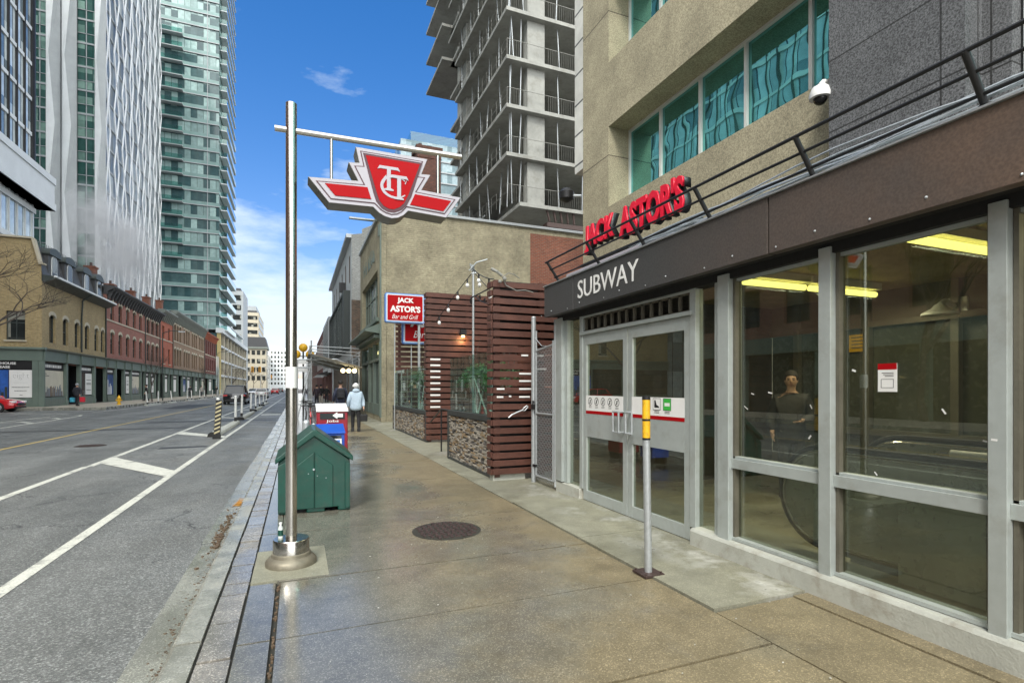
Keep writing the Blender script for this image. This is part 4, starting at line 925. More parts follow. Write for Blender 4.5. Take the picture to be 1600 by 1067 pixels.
for (x, y, r, h, lb) in ((.13, 9.3, .06, .98, 'grey round topped post standing left of the red newspaper box'), (.235, 9.0, .03, .94, 'thin steel post just behind the roof of the green box')):
    q = MB(); q.cyl((x, y, 0), (x, y, h-r), r, n=16); q.sph((x, y, h-r), r, n=16, m=8); top(q, 'bollard', M['galv'], (x, y, 0), lb, 'bollard', smooth=True)
def slats(parent, F, u0, u1, z0, z1, pitch=.1315, h=.092, th=.045, posts=(), skip=None, name='slats'):
    q = MB(); z = z0
    while z+h < z1+.02:
        j = rnd.uniform(-.006, .006); a0, a1 = u0+rnd.uniform(-.008, .008), u1
        fbox(q, F, a0, a1, z+j, z+h+j, 0, th); z += pitch
    o = q.build(name, M['wood'], parent, bevel=.003)
    for p in posts:
        q = MB(); fbox(q, F, p-.045, p+.045, max(0, z0-.05), z1-.03, th+.003, th+.09); q.build('post', M['wood'], parent)
    return o
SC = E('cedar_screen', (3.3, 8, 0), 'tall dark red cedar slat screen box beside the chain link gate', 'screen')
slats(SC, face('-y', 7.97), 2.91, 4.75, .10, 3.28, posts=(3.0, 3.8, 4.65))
slats(SC, face('-x', 2.885), 8.02, 8.20, .10, 3.28, name='side_slats')
q = MB(); q.box(2.93, 8.03, -.02, 3.5, 8.2, .10); q.build('footing', M['base'], SC, bevel=.01)
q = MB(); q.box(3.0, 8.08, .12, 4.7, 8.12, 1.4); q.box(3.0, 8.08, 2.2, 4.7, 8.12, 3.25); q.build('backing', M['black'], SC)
q = MB(); [q.box(a, 7.958, z, b, 7.968, z+.028) for a, b, z in ((3.36, 3.60, 1.72), (3.36, 3.60, 1.60), (3.36, 3.6, 1.47), (3.36, 3.55, 1.34), (2.97, 3.1, 1.47), (2.97, 3.08, 1.34), (3.18, 3.22, 1.35), (3.4, 3.52, 2.02), (3.6, 3.8, 2.02), (3.63, 3.85, 1.80))]
tag(q.build('tape_strip', M['paper'], SC), 'white strips between slats')  # plain white strips laid against the front of the slats
q = MB(); q.tube([(3.16, 7.93, 1.02), (3.22, 7.92, 1.07), (3.40, 7.92, 1.14)], .012, 6); q.tube([(3.40, 7.92, 1.13), (3.44, 7.92, 1.13), (3.50, 7.92, 1.19), (3.48, 7.92, 1.21), (3.42, 7.92, 1.17), (3.40, 7.92, 1.14)], .009, 6)
top(q, 'bent_bracket', M['galv'], (3.3, 7.93, 1.1), 'bent grey metal bracket sticking out of the cedar screen', 'bracket')
q = MB(); q.tube([(2.9, 8.02, 3.42), (2.98, 7.95, 3.36), (3.05, 7.93, 3.30)], .025, 8); q.tube([(3.05, 7.93, 3.28), (3.12, 7.93, 3.15), (3.3, 7.93, 3.08), (3.45, 7.93, 3.1), (3.6, 7.93, 3.07)], .008, 6)
q.tube([(3.05, 7.9, 3.28), (3.15, 7.9, 3.35), (3.25, 7.9, 3.33), (3.35, 7.92, 3.28)], .008, 6); q.sph((3.0, 7.9, 3.2), .03); q.sph((3.08, 7.9, 3.25), .035)
top(q, 'floodlight', M['darkrail'], (3, 7.95, 3.3), 'small grey floodlight and loose cable on top corner of the cedar screen', 'floodlight')
# stacked ledge stone wall + glass
def patio_panel(X, y0, y1, zt, zg, label, stone):
    t = E('patio_wall', (X, (y0+y1)/2, 0), label, 'low wall', 'low stone and glass walls of the patio')
    q = MB(); q.box(X+.04, y0+.05, .03, X+.12, y1-.05, zt-.09); q.build('backing', M['black'], t)
    q = MB(); z = .05
    while z < zt-.14:
        h = rnd.uniform(.022, .04); y = y0+.06
        while y < y1-.07:
            w = rnd.uniform(.05, .22); dx = rnd.uniform(0, .03)
            if rnd.random() > .12: q.cur = rnd.choice((0, 0, 1, 2)); q.box(X+.01+dx, y, z, X+.045, min(y+w, y1-.06), z+h-.006)
            y += w+.006
        z += h
    q.build('stone_cladding', [M['stonelight'], surf('stacked_ledge_dark', (.12, .11, .1), .85, nscale=25, namt=.4, bscale=40, bstr=.4), surf('stacked_ledge_brown', (.27, .2, .12), .85, nscale=25, namt=.4, bscale=40, bstr=.4)], t)
    q = MB(); q.box(X, y0, zt-.10, X+.13, y1, zt); q.box(X, y0, 0, X+.13, y0+.055, zt-.1); q.box(X, y1-.055, 0, X+.13, y1, zt-.1); q.box(X+.005, y0+.055, 0, X+.13, y1-.055, .05); q.build('frame', surf('charcoal_steel_frame', (.045, .05, .048), .5, metal=.2), t, bevel=.004)
    n = max(2, round((y1-y0)/1.3)); d = (y1-y0)/n
    for i in range(n):
        q = MB(); q.box(X+.06, y0+i*d+.012, zt, X+.07, y0+(i+1)*d-.012, zg); q.build('glass_panel', M['patioglass'], t)
    return t
patio_panel(2.97, 8.24, 10.98, 1.03, 2.12, 'nearer low stone clad wall with black frame and glass above', 0)
patio_panel(3.28, 14.45, 19.9, .86, 2.12, 'farther low stone clad wall with glass beyond the patio opening', 0)
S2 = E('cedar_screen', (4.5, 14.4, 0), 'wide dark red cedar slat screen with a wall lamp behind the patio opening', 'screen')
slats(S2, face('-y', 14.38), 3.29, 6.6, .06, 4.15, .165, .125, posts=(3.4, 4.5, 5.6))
slats(S2, face('-x', 3.29), 14.43, 14.7, .06, 4.15, .165, .125, name='side_slats')
q = MB(); [q.box(3.40, 14.365, .95+k*.165, 3.68, 14.378, .995+k*.165) for k in range(9)]; tag(q.build('tape_strip', M['paper'], S2), 'pale strips standing in for daylight between slats')  # white strips painted on for daylight showing through the slat gaps
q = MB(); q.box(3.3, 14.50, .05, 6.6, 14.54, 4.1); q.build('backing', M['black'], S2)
S3 = E('cedar_screen', (4.2, 20.2, 0), 'far dark red cedar slat screen standing against the tan building', 'screen')
slats(S3, face('-y', 20.2), 3.45, 6.5, .06, 4.95, .19, .14, posts=(3.6, 5))
S4 = E('cedar_screen', (5.6, 11, 0), 'dark red cedar slat screen running along the back of the patio', 'screen')
slats(S4, face('-x', 6.0), 8.3, 14.3, .06, 4.15, .165, .125, posts=(8.5, 11, 14))
wlmp = E('wall_lamp', (4.3, 14.3, 2.9), 'small black downlight glowing on the cedar slats', 'lamp')
q = MB(); q.box(4.24, 14.24, 2.98, 4.40, 14.38, 3.14); q.build('housing', M['black'], wlmp); q = MB(); q.cyl((4.32, 14.31, 2.975), (4.32, 14.31, 2.93), .045, .05, n=12); q.build('bulb', M['warmbulb'], wlmp)
ld = bpy.data.lights.new('downlight', 'POINT'); ld.energy = 4; ld.color = (1, .6, .25); ld.shadow_soft_size = .05
lo = bpy.data.objects.new('downlight', ld); COL.objects.link(lo); lo.location = (4.32, 14.25, 2.84)
q = MB(); q.tube([(3.15, 11.05, 1.0), (3.15, 12.2, 1.0), (3.3, 13.9, .6)], .018, 8); q.cyl((3.15, 12.2, 0), (3.15, 12.2, 1.0), .018)
top(q, 'handrail', M['black'], (3.15, 12.2, 0), 'thin dark handrail at the patio opening', 'handrail', smooth=True)
q = MB(); q.box(3.0, 11.02, 0, 3.12, 11.12, 1.0); top(q, 'gate_post', surf('charcoal_steel_frame', (.045, .05, .048), .5), (3.06, 11.07, 0), 'short charcoal post at the near side of the patio opening', 'post', bevel=.004)
# string light pole and strings
lp = E('light_pole', (3.0, 9.55, 0), 'slim pale pole behind the patio glass with cables tied at its top', 'pole')
q = MB(); q.cyl((3.15, 9.75, 0), (3.15, 9.75, 3.86), .022, n=10); q.build('pole', M['galv'], lp, smooth=True)
q = MB(); [q.tube([(3.15+.05*math.cos(a), 9.75, 3.72+.07*math.sin(a)), (3.15+.08*math.cos(a+2), 9.72, 3.8+.09*math.sin(a+1)), (3.15+.06*math.cos(a+4), 9.75, 3.75)], .012, 5) for a in (0, .8, 1.6, 2.4, 3.3)]; q.tube([(3.05, 9.7, 3.75), (3.2, 9.7, 3.92), (3.42, 9.7, 4.0)], .012, 5); q.build('cable_knot', M['galv'], lp)
def string(a, b, sag, n, label):
    t = E('string_light', a, label, 'string light', 'string lights over the patio')
    a, b = Vector(a), Vector(b); pts = [a.lerp(b, i/16)-Vector((0, 0, sag*4*(i/16)*(1-i/16))) for i in range(17)]
    q = MB(); q.tube(pts, .008, 5); q.build('wire', M['black'], t)
    for k in range(n):
        p = a.lerp(b, (k+.6)/n); tt = (k+.6)/n; p = p-Vector((0, 0, sag*4*tt*(1-tt)))
        q = MB(); q.cyl(p, p-Vector((0, 0, .09)), .016, n=6); q.build('socket', M['black'], t)
        q = MB(); q.sph(p-Vector((0, 0, .125)), .036, (1, 1, 1.2), 8, 6); q.build('bulb', M['white'], t, smooth=True)
string((3.15, 9.75, 3.75), (2.62, 10.6, 2.85), -.02, 4, 'string of bulbs dropping left from the slim pole')
string((3.15, 9.75, 3.75), (3.75, 9.0, 2.75), .0, 4, 'string of bulbs dropping right from the slim pole')
string((3.15, 9.75, 3.8), (3.0, 8.2, 3.3), .05, 2, 'string of bulbs from the slim pole to the cedar screen corner')
q = MB(); q.tube([(2.95, 8.3, 3.15), (2.95, 9.3, 3.15)], .012, 6); q.tube([(2.95, 8.3, 2.9), (2.95, 8.7, 3.0), (2.95, 9.0, 3.14)], .010, 6)
for cy, cz, r in ((9.25, 3.07, .07), (8.75, 3.08, .05), (8.5, 2.98, .05)):
    q.tube([(2.95, cy+r*(1-i/14)*math.cos(i*.8), cz+r*(1-i/14)*math.sin(i*.8)) for i in range(12)], .008, 5)
top(q, 'scroll_bracket', M['black'], (2.95, 8.7, 3.1), 'black wrought iron scroll bracket beside the cedar screen', 'bracket')
def leaves(mb, c, r, n, size, sc=(1, 1, 1)):
    for i in range(n):
        while True:
            p = Vector((rnd.uniform(-1, 1), rnd.uniform(-1, 1), rnd.uniform(-1, 1)))
            if p.length < 1: break
        p = Vector((p.x*sc[0], p.y*sc[1], p.z*sc[2]))*r+Vector(c)
        a = Vector((rnd.gauss(0, 1), rnd.gauss(0, 1), rnd.gauss(0, 1))).normalized()*size*rnd.uniform(.6, 1.3); b = a.orthogonal().normalized()*size*.35
        mb.add([p-a, p+b, p+a, p-b], [[0, 1, 2, 3]])
for i, (x, y, lb) in enumerate(((3.42, 9.3, 'leafy green plant behind the nearer patio glass at right'), (3.42, 10.4, 'leafy green plant behind the nearer patio glass at left'), (3.75, 17, 'faint leafy plant behind the farther patio glass'))):
    t = E('patio_plant', (x, y, 0), lb, 'plant')
    q = MB(); [q.tube([(x, y, 0), (x+rnd.uniform(-.1, .1), y+rnd.uniform(-.1, .1), .8), (x+rnd.uniform(-.3, .3), y+rnd.uniform(-.4, .4), 1.7)], [.022, .018, .01], 6) for k in range(3)]; q.build('stem', M['offwhite'], t, smooth=True)
    q = MB()
    for k in range(9): leaves(q, (x+rnd.uniform(-.2, .3), y+rnd.uniform(-.6, .6), 1.75+rnd.uniform(-.2, .2)), .2, 60, .055, (1, 1.2, .8))
    q.build('foliage', M['leaf'], t, recalc=False)
for i, (x, y, s_) in enumerate(((4.9, 13.9, 1), (5.3, 13.7, 1.2), (4.4, 19.6, 1.2), (4.9, 19.5, 1))):
    q = MB()
    for k in range(6):
        p = Vector((x+rnd.uniform(-.06, .06), y, 1.2)); r = .03
        for j in range(5):
            n_ = p+Vector((rnd.uniform(-.18, .18), rnd.uniform(-.1, .1), rnd.uniform(.25, .42)*s_)); q.cyl(p, n_, r, r*.7, 5); p = n_; r *= .7
    top(q, 'birch_branch', M['bark'], (x, y, 1), ['bundle of bare birch branches against the cedar slats', 'taller bundle of bare birch branches against the cedar slats', 'bare branches behind the far patio wall at left', 'bare branches behind the far patio wall at right'][i], 'branches')
# two restaurant signs
def jsign(x0, x1, y, z0, z1, label, sc):
    t = E('restaurant_sign', ((x0+x1)/2, y, z0), label, 'sign', 'red and blue restaurant signs')
    w, h = x1-x0, z1-z0
    def rr(k, r, n=5):
        pts = []
        for cx, cz, a0 in ((x1-k-r, z1-k-r, 0), (x0+k+r, z1-k-r, 90), (x0+k+r, z0+k+r, 180), (x1-k-r, z0+k+r, 270)):
            for i in range(n+1): a = R(a0+90*i/n); pts.append((cx+r*math.cos(a), cz+r*math.sin(a)))
        return pts
    q = MB(); q.prism(rr(0, .06), 'y', y, y+.22); q.build('frame', M['signblue'], t)
    q = MB(); q.prism(rr(.02*sc, .05), 'y', y-.012, y-.001); q.build('neon_border', surf('pale_blue_tube', (.35, .5, .75), .3, bstr=0), t)
    q = MB(); q.prism(rr(.055*sc, .035), 'y', y-.018, y-.013); q.build('border', M['white'], t)
    q = MB(); q.prism(rr(.07*sc, .03), 'y', y-.024, y-.019); q.build('face', M['signred'], t)
    text('JACK', '-y', x0+w*.30, z0+h*.64, w*.42, h*.21, y-.025, M['white'], t, 'lettering', .006, .045)
    text("ASTOR'S", '-y', x0+w*.12, z0+h*.36, w*.77, h*.22, y-.025, M['white'], t, 'lettering', .006, .045)
    text('Bar and Grill', '-y', x0+w*.17, z0+h*.13, w*.66, h*.15, y-.025, M['white'], t, 'script', .004, -.004, .35)
    q = MB(); q.box(x0+.1, y+.08, z0-.02, x1-.1, y+.14, z0-.0); q.cyl((x1-.18, y+.11, 0), (x1-.18, y+.11, z0), .045); q.cyl((x0+.35, y+.11, 0), (x0+.35, y+.11, z0), .02); q.build('post', M['galv'], t)
jsign(2.87, 4.28, 19.0, 3.83, 4.88, 'smaller red and blue restaurant sign in front, fully visible above the patio', 1.1)
jsign(3.57, 5.95, 19.5, 3.13, 4.86, 'larger red and blue restaurant sign half hidden behind the slat screen', 1.3)
# ================================================================== TAN BRICK BUILDING
TB = E('brick_building', (3.45, 28, 0), 'tan painted brick building with green shopfront and a red brick rear part', 'building')
mb = MB(); wall_open(mb, face('-y', 23.72), 3.45, 10.6, 0, 9.35, [], .2); wall_open(mb, face('-x', 3.45), 23.72, 32.4, 0, 9.3, [(25.1, 31.4, 4.75, 7.0), (24.3, 31.2, .25, 3.6)], .35)
mb.build('wall', M['beigebrick'], TB, recalc=False)
mb = MB(); wall_open(mb, face('-y', 23.72), 10.6, 15, 0, 9.1, []); mb.build('brick_wall', M['oldred'], TB, recalc=False)
mb = MB(); mb.box(10.6, 23.725, 9.1, 15, 24, 9.35); mb.build('painted_band', M['beigebrick'], TB)
q = MB(); q.box(3.35, 23.62, 9.35, 15, 23.95, 9.47); q.box(3.35, 23.96, 9.3, 3.75, 32.45, 9.45); q.build('coping', M['galv'], TB, bevel=.01)
q = MB(); q.box(3.8, 24.0, 9.0, 15, 32.4, 9.2); q.box(3.85, 32.3, 0, 15, 32.4, 9.2); q.build('roof', M['slate'], TB)
q = MB(); q.box(3.40, 23.66, 0, 3.62, 23.715, 9.3); q.build('corner_pilaster', M['beigebrick'], TB)
q = MB(); q.cyl((3.38, 23.68, .2), (3.38, 23.68, 9.2), .045, n=8); q.tube([(3.3, 23.9, 8.9), (2.5, 24.2, 8.95)], .02, 6); q.box(3.3, 23.75, 8.2, 3.44, 23.95, 8.7); q.build('downpipe', M['shopgreen'], TB)
for k, (a, b) in enumerate(((25.15, 27.2), (27.3, 29.3), (29.4, 31.35))): window(TB, '-x', 3.45, a, b, 4.78, 6.97, M['shopgreen'], M['winglass'], 'cross', depth=.25)
q = MB(); q.box(3.15, 24.2, 3.75, 3.44, 32.2, 3.9); q.prism([(2.75, 4.02), (2.75, 4.1), (3.44, 4.4), (3.44, 3.92)], 'y', 24.0, 32.3); q.box(3.32, 24.6, 4.55, 3.44, 31.8, 4.72); q.build('cornice', M['shopgreen'], TB)
q = MB()
for yy in (24.32, 26.4, 28.2, 31.1): q.box(3.40, yy-.06, .25, 3.60, yy+.06, 3.6)
q.box(3.42, 24.3, 2.75, 3.6, 31.2, 2.88); q.box(3.42, 24.3, .25, 3.6, 31.2, .75); SF = q.build('shopfront', M['shopgreen'], TB)
for a, b in ((24.38, 26.34), (26.46, 28.14), (28.26, 31.04)):
    q = MB(); q.box(3.55, a, .75, 3.57, b, 2.75); q.build('pane', M['shopglass'], SF)
    q = MB(); q.box(3.55, a, 2.88, 3.57, b, 3.58); q.build('pane', M['patioglass'], SF)
q = MB(); q.box(3.85, 24, .1, 3.9, 31.2, 3.6); q.build('shop_interior', surf('warm_shop_wall', (.3, .24, .16), .7), TB)
q = MB(); [q.sph((3.72, 24.9+k*.8, 3.25), .09, (1, 1, .8)) for k in range(5)]; q.build('shop_lamp', M['shoplight'], TB)
q = MB()
x = 30.6
for k in range(9):   # weathered green relief letters, too worn to read
    hh = rnd.uniform(.55, .8); 
    if k in (3,): x -= .45; continue
    q.box(3.43, x, 7.6, 3.449, x-.1, 7.6+hh); q.box(3.43, x-.1, 7.6+rnd.choice((0, .3)), 3.449, x-.35, 7.7+rnd.choice((0, .3))); x -= .52
tag(q.build('worn_lettering', M['shopgreen'], TB), 'faded green painted lettering')
# ================================================================== RIGHT ROW BEYOND
WB = E('terrace_building', (3.45, 48, 0), 'white painted brick building with tall projecting glass bay beyond the tan one', 'building')
mb = MB(); F = face('-y', 38.0)
mb.add([(3.45, 38, 7.6), (14, 38, 7.6), (14, 38, 13.2), (5.4, 38, 13.2), (4.15, 38, 12.55), (4.15, 38, 12.25), (3.45, 38, 12.1)], [list(range(7))]); mb.build('painted_gable', M['whitebrick'], WB)
mb = MB(); wall_open(mb, F, 3.45, 14, 0, 7.6, []); mb.build('rough_wall', M['roughbrick'], WB, recalc=False)
mb = MB(); wall_open(mb, face('-x', 3.45), 38, 60, 0, 12, [(39+k*3.4, 40.2+k*3.4, 9, 11) for k in range(6)]+[(39.2, 58, .2, 3.5)], .3); mb.build('front_wall', M['wcon'], WB, recalc=False)
for k in range(6): window(WB, '-x', 3.45, 39+k*3.4, 40.2+k*3.4, 9, 11, M['dkframe'], M['shopglass'], depth=.25)
q = MB(); q.box(3.0, 39, 4.2, 3.44, 40, 8.4); q.box(3.0, 40, 8.2, 3.44, 57, 8.4); q.box(3.0, 40, 4.2, 3.44, 57, 4.5); q.box(3.0, 57, 4.2, 3.44, 57.3, 8.4)
for k in range(9): q.box(3.05, 40+k*1.9, 4.5, 3.15, 40.15+k*1.9, 8.2)
BY = q.build('glass_bay', M['dkframe'], WB); q = MB(); q.box(3.12, 40, 4.5, 3.14, 57, 8.2); q.build('pane', pane('bay_glass', (.2, .25, .25), (.55, .62, .6), (1.9, 4), .6, .1), BY)
q = MB(); q.box(3.1, 38.05, 11.9, 3.6, 60, 12.15); q.box(3.3, 37.9, 13.2, 5, 38.2, 13.3); q.build('coping', M['galv'], WB)
q = MB(); q.box(3.48, 38.1, 0, 14, 60, 11.8); q.build('core', M['roughbrick'], WB)
q = MB(); q.box(2.9, 41, 8.6, 3.3, 41.4, 9.3); q.build('wall_box', M['black'], WB)
q = MB(); q.box(3.3, 33, 0, 3.4, 37.9, 3.4); top(q, 'hoarding', surf('grey_plywood', (.2, .22, .22), .7, nscale=2, namt=.2), (3.35, 35, 0), 'grey plywood hoarding closing the gap between the buildings', 'hoarding')
RB = E('terrace_building', (3.45, 88, 0), 'dark red brick building with sloping gable far along the right sidewalk', 'building')
q = MB(); q.prism([(3.45, 0), (12, 0), (12, 12.5), (6.8, 12.5), (3.45, 9.9)], 'y', 74, 108); q.build('wall', M['darkbrick'], RB)
for k in range(8): window(RB, '-x', 3.42, 75+k*4, 77+k*4, 4.5, 8.6, M['wframe'], M['shopglass'], depth=.05)
q = MB(); q.box(3.1, 61, 3.2, 3.45, 74, 9.3)
RC = top(q, 'terrace_building', M['wcon'], (3.45, 66, 0), 'narrow pale building with tall windows before the dark gable', 'building')
for k in range(5): window(RC, '-x', 3.08, 61.4+k*2.5, 63.2+k*2.5, 3.8, 8.8, M['dkframe'], M['shopglass'], 'cross', depth=.05)
q = MB(); q.box(3.45, 60.1, 0, 12, 73.9, 8.8); q.build('core', M['darkbrick'], RC)
for k, (a, b, h, m_, lb) in enumerate(((108.2, 150, 8.5, 'brownbrick', 'low brown brick row on the right far down the street'), (150.2, 210, 10, 'tanbrick', 'tan brick row on the right far down the street'), (210.2, 330, 12, 'wcon', 'pale row on the right at the far end of the street'))):
    q = MB(); q.box(3.45, a, 0, 14, b, h); t = top(q, 'terrace_building', M[m_], (3.45, (a+b)/2, 0), lb, 'building')
    for j in range(6): window(t, '-x', 3.43, a+2+j*(b-a)/6.5, a+4.5+j*(b-a)/6.5, 4.5, 7, M['dkframe'], M['shopglass'], depth=.03)
for k, yy in enumerate((62, 70, 79)):
    q = MB(); q.prism([(2.0, 3.0), (3.4, 3.5), (3.4, 3.0)], 'y', yy, yy+4); top(q, 'awning', M['galv' if k else 'black'], (2.7, yy, 3), ['dark shop awning beyond the scaffold', 'pale shop awning beyond the dark one', 'farthest pale shop awning on the right'][k], 'awning')
# scaffold canopy
SCF = E('scaffold', (1.8, 30, 0), 'steel scaffold canopy with pipe railings spanning the sidewalk', 'scaffold')
xs = (.63, 2.92)
for yy in (28, 31.5, 35):
    for x, zt in ((xs[0], 3.85), (xs[1], 3.35)):
        q = MB(); q.cyl((x, yy, 0), (x, yy, zt), .035, n=8); q.build('post', M['galv'], SCF, smooth=True)
    q = MB(); q.cyl((xs[0], yy, 3.1), (xs[1], yy, 2.5), .04, n=8); q.cyl((xs[0], yy, 2.9), (xs[0]+1.2, yy, 2.95), .03, n=8); q.cyl((xs[0]+1.2, yy, 2.95), (xs[1], yy, 2.42), .03, n=8)
    for k in range(5): q.cyl((xs[0]+k*.48, yy, 3.1-k*.125), (xs[0]+.24+k*.48, yy, 2.93-k*.11), .018, n=6)
    q.build('truss', M['galv'], SCF, smooth=True)
for x, zs in ((xs[0], (3.2, 3.4, 3.6)), (xs[1], (2.9, 3.1, 3.3))):
    for z_ in zs: q = MB(); q.cyl((x, 27.6, z_), (x, 35.4, z_), .022, n=6); q.build('rail', M['galv'], SCF)
for z_, z2 in ((3.58, 3.5), (3.42, 3.3), (3.3, 3.12)): q = MB(); q.cyl((xs[0], 28, z_), (xs[1], 28, z2), .02, n=6); q.build('rail', M['galv'], SCF)
q = MB(); q.prism([(.5, 3.16), (.5, 3.22), (3.05, 2.56), (3.05, 2.50)], 'y', 27.7, 35.3); q.build('deck', surf('scaffold_plank', (.2, .19, .16), .8, nscale=4, namt=.3), SCF)
q = MB(); [q.box(xs[0]-.12, 28+k*.01, .2+k*.35, xs[0]+.05, 28.3, .24+k*.35) for k in range(8)]; q.cyl((.0, 28, 0), (xs[0], 28.2, 2.8), .03, n=6); q.cyl((.0, 28, 0), (0, 28, 2.9), .03, n=6); q.cyl((0, 28, 2.9), (xs[0], 28, 2.9), .03, n=6); q.cyl((0, 28, 2.5), (xs[0], 28, 2.5), .03, n=6); q.cyl((0, 28, .7), (xs[0], 28, .7), .03, n=6); q.build('ladder_frame', M['galv'], SCF)
for k, (x, y) in enumerate(((2.1, 27.6), (2.38, 27.6), (2.65, 27.6))):
    t = E('bulb_lamp', (x, y, 2.5), ['leftmost of the three glowing bulbs under the scaffold deck', 'middle of the three glowing bulbs under the scaffold deck', 'rightmost of the three glowing bulbs under the scaffold deck'][k], 'lamp', 'bulbs hanging under the scaffold')
    q = MB(); q.cyl((x, y, 2.62), (x, y, 2.44), .02, n=6); q.build('cord', M['black'], t); q = MB(); q.sph((x, y, 2.36), .11); q.build('globe', M['warmbulb'], t, smooth=True)
# yellow globes cluster on pole, racks
YL = E('yellow_lamp_cluster', (.33, 36, 0), 'cluster of three yellow globes on a pole above the scaffold end', 'street lamp')
q = MB(); q.cyl((.33, 36, 0), (.33, 36, 4.1), .05, n=8); q.cyl((-.1, 36, 3.5), (.75, 36, 3.5), .03, n=6); q.build('pole', M['black'], YL)
for x, z_ in ((-.08, 3.62), (.33, 4.05), (.74, 3.62)): q = MB(); q.sph((x, 36, z_), .27, n=12, m=8); q.build('globe', M['yellow'], YL, smooth=True)
q = MB(); q.box(.0, 35.6, 3.0, .66, 35.66, 3.3); q.box(.05, 35.6, 2.5, .6, 35.66, 2.85); q.build('sign_plate', M['white'], YL)
for k, (x, y) in enumerate(((.35, 16.5), (.4, 19), (.3, 22))):
    t = E('bicycle_rack', (x, y, 0), ['nearest bicycle locked to a ring post beyond the newspaper boxes', 'second bicycle locked beyond the newspaper boxes', 'third bicycle locked beyond the newspaper boxes'][k], 'bicycle', 'bicycles parked along the kerb')
    for nm, cy in (('wheel', y-.5), ('wheel', y+.52)):
        q = MB(); q.tube([(x+.02*math.sin(i), cy+.33*math.cos(i*math.pi/10), .34+.33*math.sin(i*math.pi/10)) for i in range(21)], .018, 6)
        for i in range(8): q.cyl((x, cy, .34), (x, cy+.32*math.cos(i*math.pi/4), .34+.32*math.sin(i*math.pi/4)), .003, n=4)
        q.build(nm, M['rubber'], t)
    q = MB(); q.tube([(x, y-.5, .34), (x, y-.32, .82), (x, y+.2, .85), (x, y+.52, .34), (x, y+.05, .3), (x, y-.35, .75)], .016, 6); q.tube([(x, y+.05, .3), (x, y+.25, .92)], .016, 6); q.build('frame', M[('red', 'galv', 'black')[k]], t)
    q = MB(); q.tube([(x-.25, y-.25, .98), (x, y-.33, 1.0), (x+.25, y-.25, .98)], .014, 6); q.cyl((x, y-.33, .82), (x, y-.33, 1.0), .014); q.build('handlebar', M['black'], t)
    q = MB(); q.sph((x, y+.27, .95), .09, (.7, 1.4, .4)); q.build('saddle', M['black'], t)
    t.name = 'parked_bicycle' if k == 0 else 'parked_bicycle.%03d' % k
# ================================================================== BEHIND: CHIMNEY, GLASS TOWER, CONSTRUCTION TOWER
q = MB(); q.box(7.2, 34, 8, 8.75, 35.4, 17.0); q.box(7.1, 33.9, 17.0, 8.85, 35.5, 17.25); q.box(7.18, 33.97, 16.5, 8.77, 35.43, 16.8)
CH = top(q, 'chimney', M['chimbrick'], (8, 34.7, 8), 'weathered dark red brick chimney stack behind the tan building', 'chimney')
q = MB(); [q.cyl((7.5+k*.4, 34.6, 17.2), (7.5+k*.4, 34.6, 17.6-.1*k), .13, n=10) for k in range(3)]; q.build('chimney_pot', M['rust'], CH)
q = MB(); q.box(7, 32.6, 0, 16, 37.8, 9); top(q, 'outbuilding', M['oldred'], (9, 35, 0), 'brick outbuilding at the foot of the chimney stack', 'building')
GT = E('glass_tower', (33, 152, 0), 'distant pale blue glass tower rising behind the brick chimney', 'tower')
q = MB(); q.box(27, 150, 0, 45, 175, 72); q.build('wall', M['farglass'], GT)
for k in range(21): q = MB(); q.box(26.7, 149.7, 8+k*3.1, 45.2, 150, 8.35+k*3.1); q.build('slab', M['gcon'], GT)
q = MB(); q.box(30, 151, 72, 44, 170, 75); q.build('penthouse', M['railglass'], GT)
CT = E('unfinished_tower', (14, 31, 0), 'bare concrete tower under construction with open floors and props', 'tower under construction')
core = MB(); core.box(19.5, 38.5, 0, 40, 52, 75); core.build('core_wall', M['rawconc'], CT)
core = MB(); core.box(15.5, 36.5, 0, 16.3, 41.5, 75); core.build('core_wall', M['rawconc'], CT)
PROP = None
zs = [16.28+3.035*k for k in range(-1, 11)]
for i, z in enumerate(zs):
    y1 = 42.4 if z < 30 else 44.4
    s_ = MB(); s_.box(12.1 if i else 13.0, 30.7, z-.24, 34, y1, z)
    s_.box(13.1, y1+.002, z-.24, 34, 47.5, z)
    if z > 30: s_.box(12.1, y1+2.2, z-.24, 34, 53, z-.001)
    s_.build('floor_slab', M['rawconc'], CT, bevel=.01)
    if i == len(zs)-1: break
    zt = z+3.035-.245
    for (a, b, c, d) in ((13.7, 31.1, 14.92, 31.7), (12.7, 41.2, 13.3, 42.2), (20, 31.1, 21.2, 31.8), (13.6, 46.0, 14.4, 46.8)):
        q = MB(); q.box(a, b, z+.001, c, d, zt); q.build('column', M['rawconc'], CT)
    q = MB()
    for k in range(6): yy = 31.5+k*2.1+rnd.uniform(-.4, .4); q.cyl((12.5+rnd.uniform(0, .3), yy, z), (12.5+rnd.uniform(0, .3), yy, zt), .035, n=6)
    for x in (12.6, 13.3, 15.9, 17.8, 18.9): q.cyl((x+rnd.uniform(-.2, .2), 31.2, z), (x, 31.2, zt), .035, n=6)
    q.build('prop', M['galv'], CT)
    q = MB()
    for k in range(13): q.cyl((12.16, 30.76+k*.96, z), (12.16, 30.76+k*.96, z+1.07), .013, n=4)
    q.cyl((12.16, 30.76, z+1.05), (12.16, y1, z+1.05), .014, n=4); q.cyl((12.16, 30.76, z+.55), (12.16, y1, z+.55), .02, n=4)
    for k in range(44):
        x = 12.16+k*.16
        if 1.5 < x-12.16 < 2.76: continue
        q.cyl((x, 30.78, z), (x, 30.78, z+1.05), .009, n=3)
    q.cyl((12.16, 30.78, z+1.05), (19.2, 30.78, z+1.05), .02, n=4)
    q.build('guard_rail', M['darkrail'], CT)
q = MB()
